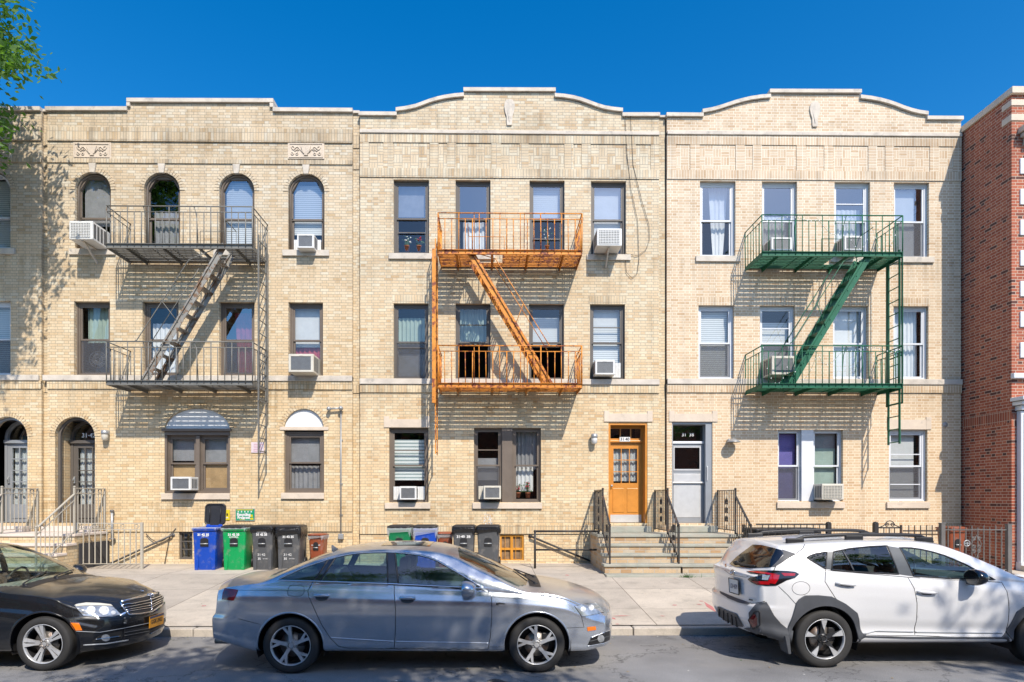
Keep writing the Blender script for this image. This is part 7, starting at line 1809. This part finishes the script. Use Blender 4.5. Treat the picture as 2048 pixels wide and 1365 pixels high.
dr_ = car.side_poly([(1651, 1141), (1650, 1164), (1660, 1180), (1671, 1197), (1700, 1222), (1715, 1240), (1726, 1270), (1780, 1272), (1829.8, 1271.5), (1833, 1240), (1834, 1207), (1828.6, 1178), (1815.5, 1155), (1740, 1148.5)])
df_ = car.side_poly([(1815.5, 1155), (1828.6, 1178), (1834, 1207), (1833, 1240), (1829.8, 1271.5), (1920, 1275), (2006, 1277), (2013, 1262), (2018, 1219), (2014, 1184), (2003, 1165), (1900, 1160.5)])
car.cut('door', dr_); car.cut('door', df_)
for x in (0, WB): car.cut('arch', circ(x, Rw, Ra), drop=True)
car.cut('windscreen', [(1.60, -.60), (1.54, 0), (1.60, .60), (1.95, .66), (2.42, .74), (2.55, .58), (2.62, 0), (2.55, -.58), (2.42, -.74), (1.95, -.66)], 'top', both=False)
dd = assemble(car, {'body': 'paint_white', 'quarter_pane': 'cglass_dark', 'rear_door_pane': 'cglass_dark', 'door_pane': 'cglass', 'door': 'paint_white', 'windscreen': 'cwind'})
strips(car, 'window_seal', [qq, qr, qf], .010, 'black')
M['pillar_grey'] = plain('pillar_grey', (.10, .11, .12), .4)
pillars(car, [qr[-2], qr[-1], qr[0], qq[3], qq[4], qq[5]], 'pillar_grey'); pillars(car, [qr[5], qr[4], qr[3], qf[0], qf[-1], qf[-2]], 'pillar_grey')
strips(car, 'window_bar', [[(qr[0][0] + .11, qr[0][1] + .015), (qr[0][0] + .155, (qr[0][1] + qr[8][1]) / 2), (qr[0][0] + .20, qr[8][1] - .01)]], .011, 'cladding', closed=False)
for s in (-1, 1):
    for o, q in ((dd[s][0], dr_), (dd[s][1], df_)): g = MB(); car.sline(q, .0045, g, off=-.001, sides=(s,)); g.build('door_gap', M['black'], o, local=True)
handle(car, dd[-1][0], (1672, 1166), (1708, 1170), 'paint_white', rz=.014, out=.03); handle(car, dd[-1][1], (1835, 1183), (1870, 1186), 'paint_white', rz=.014, out=.03)
car.patch('handle_recess', [(1678, 1168), (1702, 1171), (1700, 1174), (1682, 1172)], M['cladding'], .002, parent=dd[-1][0]); car.patch('handle_recess', [(1842, 1187), (1864, 1188), (1862, 1191), (1845, 1190)], M['cladding'], .002, parent=dd[-1][1])
# cladding: arches, sill, bumper corners
def side_clad(car, name, q, mat='cladding', off=.016, sides=(-1, 1)):
    for sg in sides:
        g = MB(); pillar(car, q, mat, off, (sg,), g); 
        e = []; PP = [Vector(p) for p in q]
        for i in range(len(PP)):
            a, b_ = PP[i], PP[(i + 1) % len(PP)]; k = max(1, int((b_ - a).length / .03))
            for j in range(k):
                w_ = a.lerp(b_, j / k); h = car.bvh.ray_cast(Vector((w_.x, sg * 2, w_.y)), Vector((0, -sg, 0)))
                if h[0] is not None: e.append(h[0] + Vector((0, sg * (off - .008), 0)))
        g.tube(e, .0095, 6, closed=True)
        g.build(name, M[mat], car.t, local=True, fixn=False)
arcp = lambda cx, a0, a1, n=22, r=Ra: [(cx + r * math.cos(a0 + (a1 - a0) * i / n), Rw + r * math.sin(a0 + (a1 - a0) * i / n)) for i in range(n + 1)]
L2 = lambda pxs: car.side_poly(pxs)
outer = L2([(1722.6, 1270), (1716, 1238), (1713, 1227), (1690, 1209), (1662, 1194.5), (1636, 1192), (1609.5, 1192.5), (1598, 1200), (1593, 1207), (1586, 1232), (1576, 1257)])
side_clad(car, 'arch_cladding', arcp(0, PI + .05, .02)[:] + [(Ra + .02, .33)] + outer)
fo = [(WB - x, z) for x, z in outer]; side_clad(car, 'arch_cladding', arcp(WB, PI + .05, .02) + [(WB + Ra + .1, .42), (WB + .50, .72), (WB + .30, .86), (WB - .1, .87), (WB - .38, .66), (WB - .47, .42)])
side_clad(car, 'sill_cladding', [(Ra + .02, .285), (Ra + .05, .41), (.50, .375), (1.0, .36), (2.14, .355), (WB - Ra - .08, .40), (WB - Ra - .02, .285)], off=.014)
strips(car, 'sill_moulding', [[(.48, .40), (.62, .435), (1.0, .425), (1.08, .42)], [(1.10, .42), (2.1, .405), (2.15, .40)]], .010, 'alu_dark', .004, False)
bc = car.patch('bumper_cladding', [(1499, 1226), (1506, 1217), (1514, 1209), (1524, 1205), (1533, 1204), (1540, 1216), (1548, 1231), (1561, 1246), (1575, 1258), (1586, 1262), (1584, 1278), (1581, 1292), (1572, 1284), (1560, 1279), (1524, 1271), (1505, 1264), (1489, 1257), (1494, 1255), (1502, 1255), (1500, 1240)], M['cladding'], .014)
car.patch('reflector', [(1501, 1240), (1510, 1227), (1514, 1230), (1514, 1252), (1507, 1254.5), (1503, 1249)], M['dark_red'], .020, parent=bc)
g = MB(); car.line([(1499, 1240), (1511, 1224), (1519, 1222), (1520, 1250), (1509, 1258)], .007, .018, g, closed=True); g.build('vent_frame', M['black'], bc, local=True)
df = car.patch('diffuser', [(1437, 1213), (1455, 1221), (1474, 1228), (1482, 1242), (1488, 1254), (1474, 1252), (1456, 1245), (1438, 1231), (1436, 1221)], M['cladding'], .012)
for a in ((1441, 1218, 1440, 1232), (1449, 1222, 1449, 1239), (1457, 1226, 1458, 1245), (1465, 1230, 1467, 1249), (1473, 1234, 1476, 1253)): g = MB(); car.line([(a[0], a[1]), (a[2], a[3])], .012, .012, g); g.build('diffuser_fin', M['black'], df, local=True)
car.patch('bumper_step', [(1440, 1184), (1450, 1188), (1470, 1196), (1492, 1204), (1503, 1207), (1497, 1210), (1478, 1206), (1456, 1197), (1441, 1188)], M['cladding'], .010)
rg = car.patch('rear_window', [(1459.5, 1128), (1470, 1134.5), (1500, 1137), (1543, 1135), (1553, 1126), (1566, 1110), (1563, 1101), (1545, 1096), (1524, 1091), (1506, 1090), (1490, 1102), (1474, 1114)], M['black_gloss'], .006)
car.patch('spoiler_side', [(1564, 1100), (1591, 1108.5), (1572, 1120), (1550, 1134), (1544, 1134), (1567, 1111)], M['cladding'], .008)
g = MB(); car.line([(1474, 1127), (1490, 1132), (1512, 1134)], .014, .018, g); car.line([(1470, 1127), (1478, 1126)], .022, .018, g); g.build('rear_wiper', M['black'], car.t, local=True)
tl_ = car.patch('tail_lamp', [(1492.5, 1144), (1507, 1142.3), (1548, 1141.5), (1575, 1142.5), (1590, 1144.2), (1598, 1148.7), (1590, 1156), (1573.5, 1161), (1562, 1167), (1553, 1171.5), (1532.5, 1172), (1514, 1170), (1503, 1165), (1496, 1159), (1502, 1154.5), (1516, 1154), (1517, 1149.5), (1502, 1148)], M['black_gloss'], .008, res=2.2)
for pl in ([(1495, 1144.2), (1517, 1144), (1540, 1147), (1556, 1149), (1545, 1150), (1526, 1149.5), (1510, 1147.3)], [(1562, 1146.5), (1590, 1147.5), (1589, 1152), (1568, 1152.8)], [(1542, 1149.5), (1559, 1150.5), (1556, 1160), (1550, 1168.5), (1536, 1166), (1537, 1161)], [(1503, 1161.5), (1520, 1163), (1537, 1163), (1540, 1169.5), (1517, 1169.2)]):
    car.patch('red_lens', pl, M['red_lens'], .013, res=2.2, parent=tl_)
car.patch('clear_lens', [(1525, 1151), (1540, 1151.5), (1535.6, 1161), (1524, 1160)], M['lamp_glass'], .013, res=2.2, parent=tl_)
car.patch('tail_lamp', [(1450.5, 1129), (1453, 1128), (1453, 1135), (1450.5, 1135)], M['dark_red'], .006)
plate_text(car, 'number_plate', [(1462.5, 1181.5), (1480.5, 1187.5), (1484, 1162.5), (1465.5, 1158.5)], 'LGV\u00b74079', M['whitepl'], plain('plate_blue', (.03, .05, .16), .4), sz=.48, frame=M['black'], off=.02)
h, n_ = car.hit(1466, 1144.8); g = MB(); u = Vector((0, 0, 1)); u = (u - n_ * u.dot(n_)).normalized(); v = n_.cross(u)
g.tube([h + n_ * .01 + u * .034 * math.sin(a * PI / 10) + v * .058 * math.cos(a * PI / 10) for a in range(20)], .005, 6, closed=True)
g.add([h + n_ * .008 + u * .034 * math.sin(a * PI / 10) + v * .058 * math.cos(a * PI / 10) for a in range(20)], [tuple(range(20))])
for a, b_, r in ((-.025, .006, .010), (.005, .010, .006), (.02, -.006, .006), (.0, -.012, .006), (.03, .012, .006)): g.lathe([(0, -r), (r, 0), (0, r)], h + n_ * .012 + v * a + u * b_, 'x', 6)
g.build('emblem', M['chrome'], car.t, local=True, fixn=False)
car.patch('badge', [(1497, 1195), (1512, 1198), (1510, 1203), (1498, 1201)], M['whitepl'], .006); car.patch('badge', [(1499, 1198), (1507, 1199.5), (1506.5, 1202), (1499, 1200.5)], M['black'], .009)
gaps(car, 'panel_gap', [([(1609.5, 1089), (1606, 1097), (1592, 1108), (1570, 1121), (1552, 1132), (1548, 1141)], .0045, 0), ([(1557, 1173), (1575, 1190), (1593, 1210)], .0035, 0), ([(1440, 1183), (1470, 1196), (1505, 1208), (1530, 1203)], .004, 0), ([(1449, 1141), (1462, 1150), (1492, 1155), (1502, 1150)], .003, 0)])
gaps(car, 'fuel_flap', [([(1602 + 18 * math.cos(a * .35), 1177 + 13.5 * math.sin(a * .35)) for a in range(18)], .003, 0, 1)])
for x in (0, WB):
    well(car, x, Rw, Ra, .87)
    for sg in (-1, 1): wheel(car, x, sg * .885, Rw, .242, 'blade', rimmat='rim')
for s in (-1, 1):   # mud flaps
    g = MB(); g.prism([(-.47, .38), (-.43, .17), (-.40, .17), (-.42, .38)], s * .68, s * .88, 'y'); g.build('mud_flap', M['cladding'], car.t, local=True)
interior(car, 1.25, .35, .38, 'cabin_grey', .66, 1.38, dash=2.25, steer=1.80, zdash=1.03)
mirror(car, P(1955, 1153, 7.9).x - sx0 - .02, -1.0, 1.09, 'black_gloss', 1.15, -1); mirror(car, P(1955, 1153, 7.9).x - sx0 - .02, 1.0, 1.09, 'alu_dark', 1.15, 1)
for sg in (-1, 1):
    g = MB(); pts = []; xa, xb = -.27, 1.52
    for i in range(21):
        u = i / 20; x = xa + (xb - xa) * u; r_, _ = topp(car, x, sg * .58); pts.append(r_ + Vector((0, 0, .012 + .05 * min(1, math.sin(u * PI) * 3.5) ** .8)))
    g.tube(pts, [.012 + .012 * min(1, math.sin(i / 20 * PI) * 3) for i in range(21)], 6)
    for x in (xa + .06, (xa + xb) / 2 - .1, xb - .12): r_, _ = topp(car, x, sg * .58); g.bbox(x - .11, x + .11, sg * .58 - .022, sg * .58 + .022, r_.z - .01, r_.z + .055, .012)
    g.build('roof_rail', M['black'], car.t, local=True)
wiper(car, (2.60, -.45), (2.40, .15)); toppatch(car, 'cowl', 2.58, 2.70, -.6, .6, 'black', .003)
# ------------------------------------------------------------------ litter and trees
g = MB(); p = P(1005, 1344, 8.4); t_ = MB()
rr = [[(p.x + (-.17 + .34 * i / 7) , p.y + .03 * math.sin(i) + .045 * (1 - abs(i - 3) / 6) * math.cos(a * PI / 4), .0 + .022 * (1.3 - abs(i - 2) / 6) * (1 + math.sin(a * PI / 4))) for a in range(8)] for i in range(8)]
loft(g, rr); tag(g.build('cloth', M['black']), 'crumpled black cloth lying on the road below the silver car', 'cloth')
g = MB(); rnd = random.Random(31)
for i in range(420):
    k = rnd.random(); x = rnd.uniform(-9, 9); d = 6.03 + abs(rnd.gauss(0, .10)) if k < .6 else (rnd.uniform(6.1, 9) if k < .75 else rnd.uniform(.3, 5.8)); z = gz(d) + .004 if d < 6 else .004
    s = rnd.uniform(.006, .022) * (1 if k < .75 else .7); a = rnd.uniform(0, 3.1); cx_, sx_ = math.cos(a) * s, math.sin(a) * s
    g.add([(x - cx_, -d - sx_, z), (x + sx_ * .5, -d - cx_ * .5, z + rnd.uniform(0, .008)), (x + cx_, -d + sx_, z), (x - sx_ * .5, -d + cx_ * .5, z + rnd.uniform(0, .006))], [(0, 1, 2, 3)], rnd.choice((0, 0, 1, 2)))
tag(g.build('litter', [plain('dry_leaf', (.42, .30, .12), .8, var=.4, scale=20), plain('paper_scrap', (.70, .68, .62), .8), M['leaf']], fixn=False), 'scattered dry leaves and scraps lying along the kerb', 'litter', kind='stuff')
def leafmat(name, c1, c2):
    m, nt, b = newmat(name); v = wcoord(nt)
    oi = noise(nt, v, 7, 2); c = ramp(nt, oi, [(.3, c1), (.7, c2)]); L(nt, c, b.inputs['Base Color']); b.inputs['Roughness'].default_value = .5
    tr = nt.nodes.new('ShaderNodeBsdfTranslucent'); L(nt, mix(nt, 1.0, c, (1.6, 1.8, .6), 'MULTIPLY'), tr.inputs[0]); mx = nt.nodes.new('ShaderNodeMixShader'); mx.inputs[0].default_value = .45
    out = nt.nodes['Material Output']; L(nt, b.outputs[0], mx.inputs[1]); L(nt, tr.outputs[0], mx.inputs[2]); L(nt, mx.outputs[0], out.inputs[0]); return m
M['foliage'] = leafmat('tree_leaves', (.06, .15, .03), (.16, .28, .06)); M['bark'] = plain('bark', (.11, .09, .07), .9, var=.35, scale=5, bump=.8)
def tree(name, label, base, crown, rad, seed, nclump=120, nleaf=90, leaf=.075, trunk=.17, clump_r=.42, hang=0.0):
    rnd = np.random.RandomState(seed); t = thing(name, label, 'tree', base); b = Vector(base); c = Vector(crown)
    g = MB(); fork = b.lerp(Vector((c.x, c.y, c.z - rad[2] * .8)), .55)
    g.tube([b, b.lerp(fork, .3) + Vector((.03, .02, 0)), fork], [trunk * 1.25, trunk, trunk * .85], 10)
    cl = []
    while len(cl) < nclump:
        d = rnd.normal(size=3); d /= np.linalg.norm(d); r = rnd.uniform(.25, 1) ** .45
        q = np.array([c.x + d[0] * rad[0] * r, c.y + d[1] * rad[1] * r, c.z + d[2] * rad[2] * r]); cl.append(q)
    limbs = []
    for i in range(9):
        q = Vector(cl[i * 7 % len(cl)]); e = c.lerp(q, .55); m_ = fork.lerp(e, .5) + Vector(rnd.normal(0, .15, 3)); g.tube([fork, m_, e], [trunk * .55, trunk * .35, trunk * .15], 7); limbs.append(e); limbs.append(m_)
    for q in cl:
        q = Vector(q); e = min(limbs, key=lambda l: (l - q).length); m_ = e.lerp(q, .5) + Vector(rnd.normal(0, .1, 3)); g.tube([e, m_, q], [.03, .018, .006], 4, caps=False)
    g.build('trunk', M['bark'], t)
    n = nclump * nleaf; C = np.repeat(np.array(cl), nleaf, axis=0); off = rnd.normal(size=(n, 3)) * clump_r * np.array([1, 1, .6]) * rnd.uniform(.5, 1.1, (nclump,)).repeat(nleaf)[:, None]; pos = C + off; pos[:, 2] -= hang * np.abs(rnd.normal(size=n))
    u = rnd.normal(size=(n, 3)); u[:, 2] *= .6; u /= np.linalg.norm(u, axis=1)[:, None]; v = np.cross(u, rnd.normal(size=(n, 3))); v /= np.linalg.norm(v, axis=1)[:, None]
    sz = leaf * rnd.uniform(.6, 1.2, n)[:, None]; V = np.stack([pos - u * sz, pos + v * sz * .45 - u * sz * .1, pos + u * sz, pos - v * sz * .45 - u * sz * .1], 1).reshape(-1, 3) - np.array(b)
    me = bpy.data.meshes.new('crown'); me.vertices.add(4 * n); me.vertices.foreach_set('co', V.ravel()); me.loops.add(4 * n); me.loops.foreach_set('vertex_index', np.arange(4 * n)); me.polygons.add(n); me.polygons.foreach_set('loop_start', np.arange(0, 4 * n, 4)); me.polygons.foreach_set('loop_total', np.full(n, 4)); me.update(); me.validate()
    me.materials.append(M['foliage']); o = bpy.data.objects.new('crown', me); col.objects.link(o); o.parent = t; return t
tree('street_tree', 'leafy green street tree reaching in at the upper left corner', (-13.4, -5.2, .12), (-12.2, -3.1, 11.2), (2.75, 2.2, 2.75), 11, 230, 200, .082, .2, .34, hang=.1)
SH = 1 / 1.13
def shade_tree(xe, de, zc, rad, seed, label, n=60, nl=80):
    x = xe + .37 * SH * zc; d = de + zc * SH; tree('street_tree', label, (x + .3, -16.2, .12), (x, -d, zc), rad, seed, n, nl, .10, .18, .5)
shade_tree(-1.75, 9.5, 7.6, (2.9, 2.6, 2.1), 21, 'street tree across the road behind the camera, opposite the silver car', 130, 130)
shade_tree(8.0, 9.5, 7.6, (3.2, 2.7, 2.2), 22, 'street tree across the road behind the camera, opposite the white car', 90, 95)
shade_tree(-7.9, 11.2, 7.6, (2.9, 2.6, 2.1), 23, 'street tree across the road behind the camera, opposite the black car', 95, 100)
# houses across the street (seen only as reflections)
bo = thing('brick_house', 'row of brick houses across the road behind the camera', 'house', (0, -22, .2)); g = MB(); g.box(-34, 34, -32, -22, .1, 6.6); g.build('wall', M['br'], bo); g = MB()
for i in range(22):
    for z in (1.4, 4.4): g.box(-32 + i * 3, -30.9 + i * 3, -22.0, -21.96, z, z + 1.5)
g.build('window', M['black_gloss'], bo)
